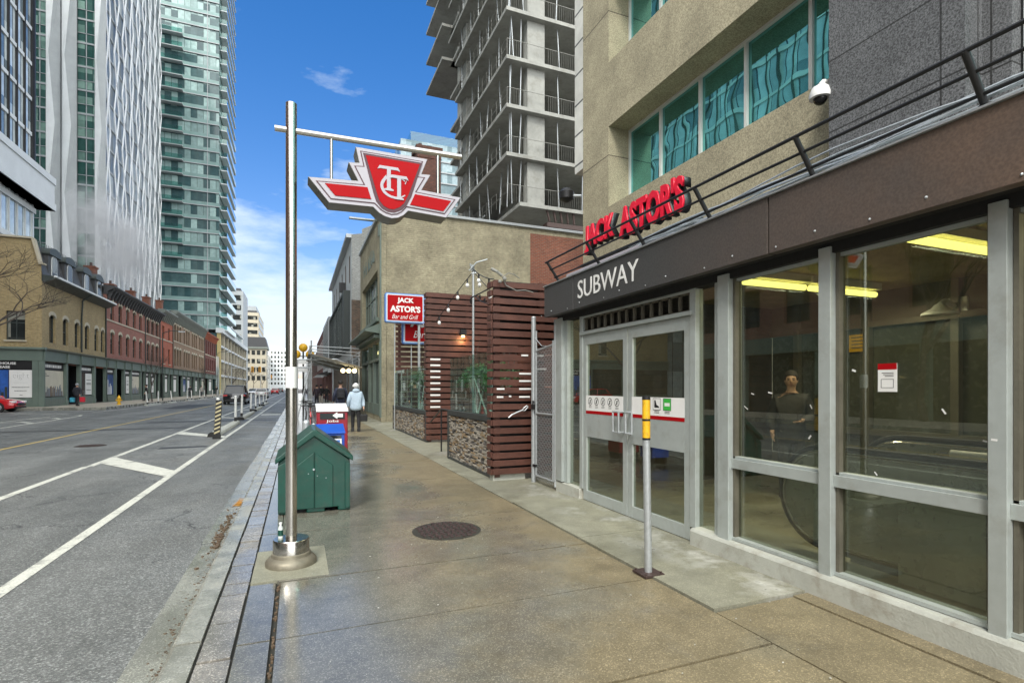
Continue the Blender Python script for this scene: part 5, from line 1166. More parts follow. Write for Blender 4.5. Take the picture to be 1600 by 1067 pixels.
for k in range(5): q.cyl((14.9+k*.5, 30.9, 13.3), (15.2+k*.45, 30.9, 12.3), .07, n=6)
q.box(14.93, 30.7, 11.9, 18, 31.4, 12.2); q.build('formwork', M['rust'], CT)
for k in range(4):
    q = MB(); q.box(13.0, 30.7, zs[0]-.24-3.03*(k+1), 34, 44, zs[0]-3.03*(k+1)); q.build('floor_slab', M['rawconc'], CT)
q = MB(); q.cyl((12.3, 40, 13.5), (12.5, 36, 13.9), .05); q.cyl((12.0, 41, 13.4), (12.3, 37, 13.3), .05); q.build('loose_pipe', M['galv'], CT)
# ================================================================== LEFT TERRACE (facade plane X = -17.5)
XL = -17.5; FL = face('+x', XL)
def storefront(root, y0, y1, bays, seed, zc=4.45, corner=False):
    """ground floor of a terrace building: pilasters, stall risers, shop windows, posters, recessed doors, fascia, cornice"""
    r = random.Random(seed)
    q = MB(); fbox(q, FL, y0, y1, 3.50, zc-.14, -.10, .12); q.build('shop_fascia', M['shopgreen'], root, bevel=.02)
    q = MB(); q.prism([(XL-.1, zc-.14), (XL+.18, zc-.14), (XL+.30, zc-.05), (XL+.32, zc), (XL-.1, zc+.06)], 'y', y0, y1); q.build('shop_cornice', M['cornice'], root)
    n = len(bays)
    u = y0
    pils = [y0]
    for kind, w in bays:
        a, b = u, u+w; u = b; pils.append(b)
        a += .16; b -= .16
        if kind == 'door':
            q = MB(); fbox(q, FL, a, b, .1, 3.5, 1.0, 1.05); D = q.build('door_recess', M['dkframe'], root)
            q = MB(); fbox(q, FL, a+.2, b-.2, .2, 2.5, .93, .99); q.build('door', M['shopgreen'], D)
        else:
            q = MB(); fbox(q, FL, a, b, .1, .78, -.02, .1); q.build('stall_riser', M['shopgreen'], root)
            k = int((b-a)/.32)
            q2 = MB(); [fbox(q2, FL, a+.08+i*.32, a+.22+i*.32, .22, .62, -.035, -.021) for i in range(k)]; q2.build('riser_moulding', M['cornice'], root)
            q = MB(); fbox(q, FL, a, b, .80, 3.48, .16, .18); Wd = q.build('shop_window', M['shopglass'], root)
            q = MB(); fbox(q, FL, a, b, 2.86, 3.46, .12, .155); S_ = q.build('sign_band', M['black'], Wd)
            if r.random() < .8:
                x = a+.2
                q = MB()
                while x < b-.4:
                    ww = r.uniform(.12, .34); fbox(q, FL, x, x+ww, 3.06, 3.28, .105, .118); x += ww+.09
                q.build('letter_band', M['paper'], S_)
            c1 = r.random()
            if kind == 'poster':
                q = MB(); fbox(q, FL, a+.02, b-.02, .85, 2.84, .13, .15); P_ = q.build('poster', surf('poster_cream', (.55, .52, .42), .6, nscale=1, namt=.15), Wd)
                q = MB(); x = a+.1
                while x < b-.2:
                    ww = r.uniform(.05, .16); hh = r.uniform(.25, .8)*(1.5 if r.random() < .15 else 1); q.cur = r.choice((0, 1)); fbox(q, FL, x, min(x+ww, b-.03), .86, .86+hh, .118, .129); x += ww
                q.build('skyline_print', [surf('poster_sepia', (.16, .12, .08), .6, bstr=0), surf('poster_bluegrey', (.17, .2, .23), .6, bstr=0)], P_)
                q = MB(); fbox(q, FL, a+.15, a+.9, 2.55, 2.6, .12, .129); fbox(q, FL, a+.15, a+1.3, 2.4, 2.45, .12, .129); q.build('poster_print', M['dkframe'], P_)
            elif kind == 'half':
                m_ = a+(b-a)*.52
                q = MB(); fbox(q, FL, m_, b-.02, .9, 2.8, .13, .15); P_ = q.build('poster', M['paper'], Wd)
                q = MB(); [fbox(q, FL, m_+.2, b-.25, z, z+.05, .12, .129) for z in (1.3, 1.8, 1.9, 2.2)]; q.build('poster_print', M['dkframe'], P_)
            elif kind == 'blue':
                q = MB(); fbox(q, FL, a+.02, b-.02, .85, 2.84, .13, .15); P_ = q.build('poster', surf('poster_blue', (.03, .07, .2), .5, nscale=2, namt=.5), Wd)
                q = MB(); [fbox(q, FL, a+.1+i*.35, a+.28+i*.35, .86, 1.5+r.uniform(0, .9), .12, .129) for i in range(int((b-a-.3)/.35))]; q.build('skyline_print', M['paper'], P_)
            elif kind == 'white':
                q = MB(); fbox(q, FL, a+.3, b-.3, .9, 2.8, .13, .15); q.build('poster', M['paper'], Wd)
    for p in pils:
        q = MB(); fbox(q, FL, p-.16, p+.16, .1, 3.5, -.09, .2); fbox(q, FL, p-.19, p+.19, .1, .5, -.12, .2); fbox(q, FL, p-.13, p+.13, 3.5, zc-.15, -.2, -.1); q.build('pilaster', M['shopgreen'], root, bevel=.015)
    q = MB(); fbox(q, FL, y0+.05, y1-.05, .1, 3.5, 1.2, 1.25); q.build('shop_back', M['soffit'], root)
    return root
def upper(root, y0, y1, z0, z1, bm_, wins, depth=14):
    mb = MB(); wall_open(mb, FL, y0, y1, z0, z1, wins, .28); mb.add([(XL, y1, z0), (XL-depth, y1, z0), (XL-depth, y1, z1), (XL, y1, z1)], [[0, 1, 2, 3]]); mb.add([(XL, y0+.01, z0), (XL-depth, y0+.01, z0), (XL-depth, y0+.01, z1), (XL, y0+.01, z1)], [[0, 1, 2, 3]])
    mb.build('wall', M[bm_], root, recalc=False)
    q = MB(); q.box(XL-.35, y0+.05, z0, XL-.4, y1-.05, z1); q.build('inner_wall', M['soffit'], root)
def bracket_cornice(root, y0, y1, z, mat, h=.85, out=.75, step=.9, roof=True):
    q = MB(); q.prism([(XL-.2, z), (XL+.10, z), (XL+.12, z+h*.35), (XL+out*.8, z+h*.7), (XL+out, z+h*.85), (XL+out, z+h), (XL-.2, z+h+.1)], 'y', y0, y1)
    c = q.build('cornice', mat, root)
    n = max(1, int((y1-y0)/step)); d = (y1-y0)/n
    q = MB(); [q.prism([(XL+.02, z-.45), (XL+.16, z-.4), (XL+out*.72, z+h*.62), (XL+.1, z+h*.62)], 'y', y0+(i+.5)*d-.11, y0+(i+.5)*d+.11) for i in range(n)]; q.build('cornice_bracket', mat, c)
    if roof: q = MB(); q.box(XL-14, y0, z+h-.2, XL-.2, y1, z+h-.02); q.build('roof', M['slate'], root)
# --- yellow corner building
YB = E('corner_building', (XL, 55, .1), 'yellow brick corner building with mansard dormers above a dark green shopfront', 'building')
yw = [(50.45, 51.55), (52.95, 54.0), (55.4, 56.4), (57.7, 58.7), (60.1, 61.1), (61.85, 62.75)]
yops = [(a, b, 4.95, 7.08) for a, b in yw]
mb = MB(); wall_open(mb, FL, 49.15, 63.2, 4.3, 9.4, yops, .28)
FS = face('-y', 49.15)
# gable end facing the side street
mb2 = MB(); wall_open(mb2, FS, -32, XL, 4.3, 9.3, [(-19.55, -18.45, 5.0, 7.1), (-24, -22.9, 5, 7.1)], .28)
mb2.add([(-32, 49.15, 9.3), (XL, 49.15, 9.3), (XL-.02, 49.15, 10.6), (XL-.12, 49.15, 10.62), (XL-.52, 49.15, 12.4), (-32, 49.15, 12.4)], [list(range(6))])
for v in mb2.f: pass
mb.add(mb2.v, mb2.f); mb.add([(-32, 63.2, 4.3), (XL, 63.2, 4.3), (XL, 63.2, 9.4), (-32, 63.2, 9.4)], [[0, 1, 2, 3]])
mb.build('wall', M['yellowbrick'], YB, recalc=False)
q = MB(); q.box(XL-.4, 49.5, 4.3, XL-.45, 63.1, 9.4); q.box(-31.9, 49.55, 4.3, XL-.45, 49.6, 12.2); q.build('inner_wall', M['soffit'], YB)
q = MB(); q.prism([(-32, 12.42), (-32, 12.55), (XL-.5, 12.55), (XL-.38, 12.42), (XL-.0, 10.72), (XL+.22, 10.68), (XL+.22, 10.58), (XL-.12, 10.6), (XL-.55, 12.42)], 'y', 48.98, 49.4); q.build('gable_coping', M['stone'], YB)
q = MB(); q.prism([(XL-.9, 9.3), (XL+.02, 9.3), (XL+.75, 9.62), (XL+.82, 9.66), (XL+.82, 9.82), (XL-.05, 9.9), (XL-.9, 9.9)], 'y', 49.3, 63.4); q.build('eaves', M['dkframe'], YB)
q = MB(); q.box(XL+.70, 49.2, 9.72, XL+.86, 63.4, 9.86); q.build('gutter', M['wframe'], YB)
q = MB(); q.prism([(XL-.02, 9.9), (XL-.6, 12.2), (-31.9, 12.3), (-31.9, 9.9)], 'y', 49.41, 63.2); q.build('mansard_roof', M['slate'], YB)
q = MB(); [q.box(XL-.62, 49.6+i*.3, 12.2, XL-.59, 49.63+i*.3, 12.62) for i in range(45)]; q.box(XL-.63, 49.5, 12.3, XL-.58, 63.1, 12.34); q.build('roof_cresting', M['dkframe'], YB)
for k, a in enumerate((50.6, 53.6, 57.4, 60.6)):
    q = MB(); q.box(XL-1.2, a, 9.95, XL-.1, a+1.9, 11.75); D = q.build('dormer', M['slate'], YB)
    q = MB(); n = 8; ar = [(a+.95+1.12*math.cos(math.pi*(1-i/n)), 11.75+.55*math.sin(math.pi*(1-i/n))) for i in range(n+1)]; q.prism(ar, 'x', XL-1.3, XL+.02); q.box(XL-1.3, a-.15, 11.68, XL+.05, a+2.05, 11.80); q.build('dormer_roof', M['dkframe'], D)
    q = MB(); wn = [(a+.95+.52*math.cos(math.pi*(1-i/n)), 11.35+.38*math.sin(math.pi*(1-i/n))) for i in range(n+1)]; q.prism([(a+.43, 10.1)]+wn+[(a+1.47, 10.1)], 'x', XL-.09, XL-.05); q.build('frame', M['wframe'], D)
    q = MB(); wn = [(a+.95+.44*math.cos(math.pi*(1-i/n)), 11.33+.32*math.sin(math.pi*(1-i/n))) for i in range(n+1)]; q.prism([(a+.51, 10.18)]+wn+[(a+1.39, 10.18)], 'x', XL-.05, XL-.035); q.build('pane', M['winglass'], D)
for a, b in yw: window(YB, '+x', XL, a, b, 4.95, 7.08, M['dkframe'], M['winglass'], 'sash', depth=.2, hood=M['stone'])
for a, b in ((-19.55, -18.45), (-24, -22.9)): window(YB, '-y', 49.15, a, b, 5.0, 7.1, M['dkframe'], M['winglass'], 'cross', depth=.2, sill=M['stone'])
q = MB(); q.tube([(XL+.75, 56.9, 9.6), (XL+.15, 56.7, 9.1), (XL+.08, 56.7, 7.4), (XL+.08, 56.7, 4.6)], .07, 6); q.cyl((XL+.08, 63.0, 4.5), (XL+.08, 63.0, 9.4), .07, n=6); q.build('downpipe', M['dkframe'], YB)
storefront(YB, 49.3, 63.2, [('poster', 4.3), ('door', 2.9), ('half', 3.5), ('door', 3.2)], 3)
# side street shopfront of the corner building
q = MB(); q.box(-32, 49.03, 3.50, XL+.1, 49.2, 4.31); q.prism([(48.85, 4.31), (48.85, 4.44), (49.2, 4.5), (49.2, 4.31)], 'x', -32, XL+.3); q.build('shop_fascia', M['shopgreen'], YB)
for a in (-17.66, -18.02, -22.1, -26): q = MB(); q.box(a, 49.05, .1, a+.18+(.17 if a > -18.1 else 0), 49.25, 3.5); q.build('pilaster', M['shopgreen'], YB, bevel=.015)
q = MB(); q.box(-32, 49.08, .1, -18.0, 49.2, .76); q.build('stall_riser', M['shopgreen'], YB)
q = MB(); q.box(-32, 49.2, .1, XL, 49.24, 3.5); q.build('shop_window', M['shopglass'], YB)
q = MB(); q.box(-22, 49.10, 2.83, -18.04, 49.14, 3.49); SB_ = q.build('sign_band', M['black'], YB)
text('FINAL PENTHOUSE', '-y', -21.3, 3.2, 2.35, .17, 49.095, M['paper'], SB_, 'lettering', .004, .03); text('RELEASE', '-y', -20.3, 2.93, 1.0, .17, 49.095, M['paper'], SB_, 'lettering', .004, .03)
q = MB(); q.box(-19.35, 49.12, .80, -18.05, 49.16, 2.80); PS = q.build('poster', M['paper'], YB)
text('eight', '-y', -19.13, 2.10, .92, .50, 49.115, surf('grey_print', (.2, .2, .2), .6, bstr=0), PS, 'lettering', .003, -.03)
q = MB()
for z_, a, b in ((1.88, -19.1, -18.3), (1.52, -19.2, -18.2), (1.26, -19.05, -18.35), (.95, -18.75, -18.6)):
    x = a
    while x < b: w_ = rnd.uniform(.03, .08); q.box(x, 49.112, z_, min(b, x+w_), 49.119, z_+(.06 if z_ < 1.8 else .01)); x += w_+.02
q.build('poster_print', surf('grey_print', (.2, .2, .2), .6, bstr=0), PS)
q = MB(); q.box(-22, 49.12, .80, -19.4, 49.16, 2.80); PS = q.build('poster', surf('poster_deep_blue', (.02, .09, .35), .5, nscale=1.5, namt=.6), YB)
q = MB(); [q.box(-20.6+k*.2, 49.11, .81, -20.45+k*.2, 49.119, 1.2+rnd.uniform(0, .6)) for k in range(6)]; q.build('skyline_print', M['dkframe'], PS)
for x in (-17.9, -16.9):
    pass
# --- other terrace buildings
def terrace(label, y0, y1, brickm, floors, groups, zt, corn, bays, seed, hood=True, frame='dkframe', ch=.85):
    t = E('terrace_building', (XL, (y0+y1)/2, .1), label, 'building')
    ops = []
    for (a, b) in groups:
        for (z0, z1) in floors: ops.append((a, b, z0, z1))
    upper(t, y0, y1, 4.3, zt, brickm, ops)
    for (a, b, z0, z1) in ops: window(t, '+x', XL, a, b, z0, z1, M[frame], M['winglass'], 'sash', depth=.22, hood=M['stone'] if hood else None, sill=None if hood else M['stone'])
    q = MB(); fbox(q, FL, y0+.05, y1-.05, floors[-1][0]-.2, floors[-1][0]-.06, -.06, .02); q.build('sill_course', M['stone'], t)
    bracket_cornice(t, y0, y1, zt, corn, ch)
    storefront(t, y0, y1, bays, seed)
    q = MB(); q.cyl((XL+.08, y1-.1, 4.5), (XL+.08, y1-.1, zt), .06, n=6); q.build('downpipe', M['dkframe'], t)
    return t
fl2 = ((4.95, 7.15), (8.4, 10.2))
def grp(y0, n, w, s): return [(y0+i*s, y0+i*s+w) for i in range(n)]
terrace('red brick building with five window bays next to the yellow corner building', 63.25, 77.6, 'redbrick', fl2, grp(64.6, 5, 1.15, 2.62), 10.75, M['slate'], [('blue', 2.9), ('door', 2.9), ('half', 2.6), ('poster', 4.0), ('door', 1.95)], 5)
terrace('narrow brown brick building with three arched windows per floor', 77.62, 85.1, 'brownbrick', fl2, grp(78.5, 3, 1.3, 2.25), 10.7, M['slate'], [('white', 2.4), ('half', 2.6), ('door', 2.48)], 6)
terrace('narrow bright orange painted brick building with two windows per floor', 85.12, 93.2, 'orangebrick', fl2, [(86.7, 87.9), (90.3, 91.5)], 11.2, M['cornice'], [('door', 2.6), ('white', 2.9), ('door', 2.58)], 7, hood=False, ch=1.1)
terrace('long tan brick terrace with closely spaced arched windows', 93.22, 122.4, 'tanbrick', ((4.95, 7.6), (8.8, 11.3)), [(94.4+g*7.25+i*1.95, 94.4+g*7.25+i*1.95+1.2) for g in range(4) for i in range(3)], 11.9, M['cornice'], [('white', 3.6), ('door', 3.6), ('blue', 3.7), ('white', 3.6), ('door', 3.6), ('half', 3.7), ('door', 3.6), ('poster', 3.78)], 8, ch=1.3)
terrace('dark red brick building with orange cornice at the end of the old row', 122.42, 138.6, 'darkbrick', ((5.1, 7.6), (8.5, 11.3)), grp(124, 5, 1.5, 2.9), 11.9, M['orangebrick'], [('door', 5.3), ('white', 5.3), ('door', 5.58)], 9, hood=False, ch=.9)
q = MB(); q.box(-24, 62.4, 9.9, -21, 64.6, 13.6)
for k, (x, y, h) in enumerate(((-19.2, 63.6, 13.4), (-19.5, 70.5, 12.9), (-19.4, 77.8, 13.4), (-19.4, 85.0, 13.8), (-19.6, 93.2, 14.6))):
    q = MB(); q.box(x, y-.45, 10.5, x+.8, y+.45, h); q.box(x-.08, y-.53, h-.15, x+.88, y+.53, h); t = top(q, 'chimney', M['oldred'], (x, y, 10.5), ['brick chimney between yellow and red buildings', 'brick chimney mid roof on the red building', 'brick chimney between red and brown buildings', 'brick chimney between brown and orange buildings', 'brick chimney at the near end of the tan terrace'][k], 'chimney')
    q = MB(); q.cyl((x+.4, y, h), (x+.4, y, h+.4), .12, n=8); q.build('chimney_pot', M['rust'], t)
# --- podium with framed bays
PD = E('podium_building', (XL, 180, .1), 'modern mid rise with pale yellow piers and white cornice below the green tower', 'building')
q = MB(); q.box(-45, 147.3, 0, XL-.6, 217, 15); q.build('wall', M['t2glass'], PD)
n = 9; d = 69.5/n
for i in range(n+1):
    q = MB(); q.box(XL-.8, 147.5+i*d-.5, 0, XL, 147.5+i*d+.5, 15); q.build('pier', M['stone'] if i else surf('ochre_pier', (.45, .36, .16), .7), PD)
for z_ in (4.3, 8, 11.6): q = MB(); q.box(XL-.7, 147.5, z_, XL-.05, 217, z_+.5); q.build('spandrel', M['wcon'], PD)
for i in range(n):
    for z_ in (4.8, 8.5, 12.1): 
        a = 147.5+i*d+.5; q = MB(); q.box(XL-.62, a+1.2, z_, XL-.5, a+d-1.2, z_+2.6); q.build('window', M['winglass'], PD)
q = MB(); q.box(XL-1, 146.6, 15, XL+.5, 217.5, 16.2); q.build('cornice', M['wcon'], PD)
q = MB(); q.box(-45, 150, 16.2, XL-1.5, 216, 19.2); q.build('penthouse', M['t2spandrel'], PD)
q = MB(); q.box(XL-1.6, 150, 19.2, XL-.8, 216, 19.6); [q.box(XL-1.5, 151+k*5, 16.2, XL-1.3, 151.4+k*5, 19.2) for k in range(13)]; q.build('penthouse_frame', M['wcon'], PD)
q = MB(); q.box(-40, 138.7, 0, XL-.2, 147.2, 9); top(q, 'link_building', M['t2glass'], (-25, 143, 0), 'low glazed link between the brick row and the podium building', 'building')
# --- far buildings closing the left side
def far(name, label, x0, x1, y0, y1, h, mat, win, rows, cols, z0=4, sidecols=0, gap=.35, roofm='slate'):
    t = E(name, ((x0+x1)/2, (y0+y1)/2, 0), label, 'building')
    q = MB(); q.box(x0, y0, 0, x1, y1, h); q.build('wall', M[mat], t)
    ph = (h-z0-1)/rows; cw = (x1-x0)/cols
    for j in range(rows):
        z_ = z0+j*ph
        q = MB()
        for i in range(cols): q.box(x0+i*cw+cw*gap*.5, y0-.08, z_+ph*.3, x0+(i+1)*cw-cw*gap*.5, y0+.05, z_+ph*.82)
        if sidecols:
            sw_ = (y1-y0)/sidecols
            for i in range(sidecols): q.box(x1-.05, y0+i*sw_+sw_*gap*.5, z_+ph*.3, x1+.08, y0+(i+1)*sw_-sw_*gap*.5, z_+ph*.82)
        q.build('window', M[win], t)
    q = MB(); q.box(x0+1, y0+1, h, x1-1, y1-1, h+1.2); q.build('parapet', M[roofm], t)
    return t
t = far('apartment_block', 'tall grey slab block behind the podium building', -60, -19.8, 232, 252, 39.5, 'gcon', 'winglass', 9, 9)
q = MB(); q.box(-36, 234, 39.5, -24, 250, 44); q.build('plant_room', M['brownbrick'], t)
t = far('office_block', 'cream office block with dark horizontal window bands far down the street', -26.5, -18.6, 300, 344, 40, 'stone', 'winglass', 9, 1, 6, 5, .12)
q = MB(); q.box(-25, 305, 40, -20, 335, 44); q.build('plant_room', M['gcon'], t)
t = far('corner_building', 'ornate grey stone corner building with dark mansard roof at the far crossing', -23.4, -14.2, 285, 299, 21.5, 'stone', 'winglass', 4, 4, 4, 3)
q = MB(); q.prism([(-24, 21.5), (-13.6, 21.5), (-14.8, 26.2), (-22.8, 26.2)], 'y', 284.5, 299.5); q.build('mansard_roof', M['slate'], t)
q = MB(); q.box(-24, 284.3, 20.6, -13.5, 299.6, 21.5); q.build('cornice', M['cornice'], t)
far('white_block', 'pale grid windowed block at the very end of the street', -18.5, -5.0, 420, 440, 29.5, 'wcon', 'winglass', 8, 6, 3, 0, .5, 'wcon')
far('white_block', 'lower pale block beside the grid windowed block at the street end', -26, -18.6, 400, 420, 24, 'whitebrick', 'winglass', 6, 3, 3, 2)
q = MB(); q.box(-60, 900, 0, 60, 930, 16); top(q, 'haze_block', M['wcon'], (0, 915, 0), 'pale block added in place of haze at the horizon', 'building')  # pale box added to stand in for haze at the street end
# ================================================================== TOWERS ON THE LEFT
T0 = E('glass_office_tower', (-24, 40, 0), 'blue glass office tower with white canopy at the upper left edge', 'tower')
q = MB(); q.box(-60, -10, 22.5, -24, 65.3, 95); q.build('curtain_wall', M['t0glass'], T0)
for k in range(22):
    z_ = 22.5+k*3.4; q = MB(); q.box(-60, -10.1, z_, -23.88, 65.42, z_+.35); q.build('floor_band', M['wcon'], T0)
q = MB()
for k in range(51): q.box(-24.0, -10+k*1.5, 22.5, -23.8, -9.92+k*1.5, 95)
q.box(-24, 65.2, 22.5, -23.75, 65.45, 95); q.build('mullion', M['black'], T0)
q = MB(); q.box(-60, -10.5, 19.2, -22.6, 66.4, 22.4); q.build('canopy', M['wcon'], T0)
q = MB(); q.box(-60, -10.5, 19.2, -22.5, 66.5, 19.9); q.box(-60, -10.5, 21.8, -22.5, 66.5, 22.45); q.build('canopy_edge', M['wcon'], T0)
q = MB(); q.box(-60, -9, 0, -23.8, 29, 19.2); q.box(-60, 49.6, 0, -23.8, 65.2, 19.2); q.build('podium', M['t0glass'], T0)
q = MB(); [q.box(-23.8, 49.65+k*1.5, 3, -23.68, 49.75+k*1.5, 19.2) for k in range(11)]; [q.box(-23.8, 49.65, 4+k*3.6, -23.6, 65.1, 4.5+k*3.6) for k in range(5)]; q.build('podium_mullion', M['wcon'], T0)
M['finback'] = pane('grey_window_wall', (.10, .115, .12), (.33, .36, .37), (1.4, 3.42), .5, .3, .4)
T1 = E('white_fin_tower', (-26, 94, 0), 'tall white tower with folded precast piers and zigzag fins', 'tower')
H1 = 97.5; Y1 = 94
q = MB(); q.box(-60, Y1+.5, 0, -26.6, 129.5, H1); q.build('core', M['gcon'], T1)
def folded(x0, x1):
    q = MB(); z = 0; k = 0; n = 10; h = H1/n
    xm = [(x0+(x1-x0)*(.28 if i % 2 else .72)) for i in range(n+1)]
    for i in range(n):
        z0, z1 = i*h, (i+1)*h
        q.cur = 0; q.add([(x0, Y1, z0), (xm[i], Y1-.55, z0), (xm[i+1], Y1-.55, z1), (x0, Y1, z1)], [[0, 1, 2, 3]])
        q.cur = 1; q.add([(xm[i], Y1-.55, z0), (x1, Y1, z0), (x1, Y1, z1), (xm[i+1], Y1-.55, z1)], [[0, 1, 2, 3]])  # grey facets carry the shaded side of each fold in their colour
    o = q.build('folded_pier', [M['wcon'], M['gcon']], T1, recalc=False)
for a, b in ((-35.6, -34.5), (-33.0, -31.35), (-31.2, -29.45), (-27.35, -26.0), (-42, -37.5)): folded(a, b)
for k in range(28):
    z_ = k*3.42
    for a, b in ((-34.5, -33.0), (-29.45, -27.35)):
        q = MB(); q.box(a, Y1+.30, z_+.25, b, Y1+.34, z_+3.42)
        Wd = q.build('window_band', M['greenpane'], T1)
        q = MB(); q.box(a, Y1+.2, z_, b, Y1+.4, z_+.25); q.box((a+b)/2-.05, Y1+.22, z_+.25, (a+b)/2+.05, Y1+.31, z_+3.42); q.box(a, Y1+.22, z_+1.5, b, Y1+.31, z_+1.58)
        q.build('frame', M['gcon'], Wd)
    q = MB(); q.box(-26.62, Y1+.3, z_+.3, -26.56, 129.4, z_+3.42); q.build('window_band', M['finback'], T1)
    q = MB(); q.box(-26.6, Y1+.1, z_, -26.45, 129.5, z_+.3); q.build('floor_band', M['gcon'], T1)
for k in range(9):
    yc = Y1+1.9+k*4.0
    for s_ in (1, -1):
        q = MB(); n = 22; h = H1/n; prev = None
        for i in range(n+1):
            yy = yc+s_*.62*(1 if (i+k) % 2 else -1)*(1 if k % 3 else .7)+(.55 if s_ > 0 else -.55); cur = (yy, i*h)
            if prev:
                a, b = prev, cur; w_ = .12
                q.add([(-26.3, a[0]-w_, a[1]), (-26.3, a[0]+w_, a[1]), (-26.3, b[0]+w_, b[1]), (-26.3, b[0]-w_, b[1]), (-26.18, a[0]-w_, a[1]), (-26.18, a[0]+w_, a[1]), (-26.18, b[0]+w_, b[1]), (-26.18, b[0]-w_, b[1])], [[0, 3, 7, 4], [1, 5, 6, 2], [4, 7, 6, 5], [0, 1, 2, 3]])
            prev = cur
        q.build('fin', M['fin'], T1)
T2 = E('green_glass_tower', (-18, 148, 0), 'very tall green glass apartment tower with stacked balconies', 'tower')
Y2 = 148.2; H2 = 118
q = MB(); q.box(-31, Y2+.3, 16, -18.3, 176, H2); q.build('core', M['t2glass'], T2)
nf = int((H2-16)/3.35)
for k in range(nf):
    z_ = 16+k*3.35
    q = MB(); q.box(-31, Y2+.1, z_+.9, -18, Y2+.29, z_+3.1); q.box(-18.29, Y2+.3, z_+.9, -18.05, 174, z_+3.1); Wd = q.build('window_band', M['t2glass'], T2)
    q = MB(); q.box(-31.05, Y2, z_, -17.95, Y2+.3, z_+.9); q.box(-18.3, Y2+.3, z_, -17.95, 174, z_+.9); q.build('spandrel', M['t2spandrel'], T2)
    q = MB(); q.box(-31.1, Y2-.12, z_-.12, -17.9, Y2, z_+.1); q.box(-20.55, Y2-.08, z_+.1, -20.4, Y2, z_+3.2); q.build('slab_edge', M['gcon'], T2)
    q = MB(); q.box(-17.95, Y2+2.5, z_-.12, -16.5, 171.5, z_+.12); q.build('balcony', M['wcon'], T2)
    q = MB(); q.box(-16.56, Y2+2.5, z_+.12, -16.5, 171.5, z_+1.2); q.box(-17.94, Y2+2.5, z_+.12, -16.57, Y2+2.56, z_+1.2); q.build('balcony_rail', M['railglass'], T2)
    if 4 < k < 22:
        q = MB(); q.box(-31, Y2-1.4, z_-.1, -25.6, Y2-.13, z_+.1); q.build('balcony', M['gcon'], T2)
        q = MB(); q.box(-31, Y2-1.42, z_+.1, -25.6, Y2-1.36, z_+1.15); q.build('balcony_rail', M['railglass'], T2)
# --- opposite side of the street, seen only mirrored in the station glass
OP = E('opposite_building', (XL, 5, .1), 'dark brick building across the street, mirrored in the station glass', 'building')
mb = MB(); wall_open(mb, FL, -40, 28.8, 4.2, 14, [(-38+i*3.2, -36.4+i*3.2, z, z+2.2) for i in range(21) for z in (5, 8.6)], .25); mb.add([(XL, 28.8, .1), (-40, 28.8, .1), (-40, 28.8, 14), (XL, 28.8, 14)], [[0, 1, 2, 3]]); mb.build('wall', M['brownbrick'], OP, recalc=False)
q = MB(); q.box(XL-.3, -40, .1, XL-.35, 28.7, 14); q.build('window_glazing', M['shopglass'], OP)
for i in range(15): q = MB(); q.box(XL-.1, -40+i*4.9, .1, XL+.15, -39.6+i*4.9, 4.2); q.build('pilaster', M['shopgreen'], OP)
q = MB(); q.box(XL-.2, -40, 3.4, XL+.2, 28.8, 4.3); q.build('shop_fascia', M['shopgreen'], OP)
# ================================================================== STREET FURNITURE
def flexpost(x, y, z, label, lean=0, h=1.1, group='white flexible posts of the lane separators'):
    t = E('delineator_post', (x, y, z), label, 'lane post', group)
    q = MB(); q.cyl((x, y, z+.12), (x+lean*h, y, z+h), .052, n=12); q.sph((x+lean*h, y, z+h), .052, (1, 1, .6), 12, 6); q.build('tube', M['offwhite'], t, smooth=True)
    q = MB(); q.cyl((x, y, z), (x, y, z+.18), .06, .055, n=12); q.build('foot', M['rubber'], t, smooth=True)
    q = MB(); q.cyl((x+lean*(h-.3), y, z+h-.30), (x+lean*(h-.17), y, z+h-.17), .0535, n=12); q.build('reflective_band', M['white'], t, smooth=True)
    return t
def stopper(x, y0, y1, label):
    q = MB(); q.prism([(x-.17, ZR+.004), (x-.14, ZR+.11), (x-.08, ZR+.15), (x+.08, ZR+.15), (x+.14, ZR+.11), (x+.17, ZR+.004)], 'y', y0, y1)
    t = top(q, 'lane_stopper', M['base'], (x, y0, ZR), label, 'lane kerb', 'low concrete kerbs of the lane separator', bevel=.02)
    q = MB(); q.prism([(x-.171, ZR+.004), (x-.141, ZR+.112), (x-.081, ZR+.153), (x+.081, ZR+.153), (x+.141, ZR+.112), (x+.171, ZR+.004)], 'y', y0-.02, y0+.25); q.build('end_marker', M['rubber'], t)
hb = E('hazard_marker', (-2.36, 18.9, ZR), 'leaning black and yellow striped hazard board at the head of the lane separator', 'hazard marker')
q = MB(); q.prism([(-2.44, ZR+.12), (-2.26, ZR+.12), (-2.20, 1.12), (-2.38, 1.12)], 'y', 18.86, 18.92); BDY = q.build('board', M['black'], hb)
q = MB()
for k in range(8):
    z_ = .05+k*.13; o_ = -2.44+.06*(z_-.02)/1.1; q.prism([(o_+.01, z_), (o_+.01, z_+.055), (o_+.17, z_+.13), (o_+.17, z_+.075)], 'y', 18.850, 18.859)
q.build('stripe', surf('cream_yellow_stripe', (.5, .44, .26), .5), BDY)
q = MB(); q.box(-2.47, 18.82, ZR+.003, -2.25, 18.96, ZR+.14); q.build('foot', M['rubber'], hb)
stopper(-2.55, 19.6, 26.6, 'nearest low kerb block behind the striped hazard board'); stopper(-2.65, 29.5, 37.0, 'second low kerb block of the lane separator'); stopper(-2.75, 40, 47.0, 'third low kerb block of the lane separator'); stopper(-2.9, 52, 60.0, 'farthest low kerb block of the lane separator')
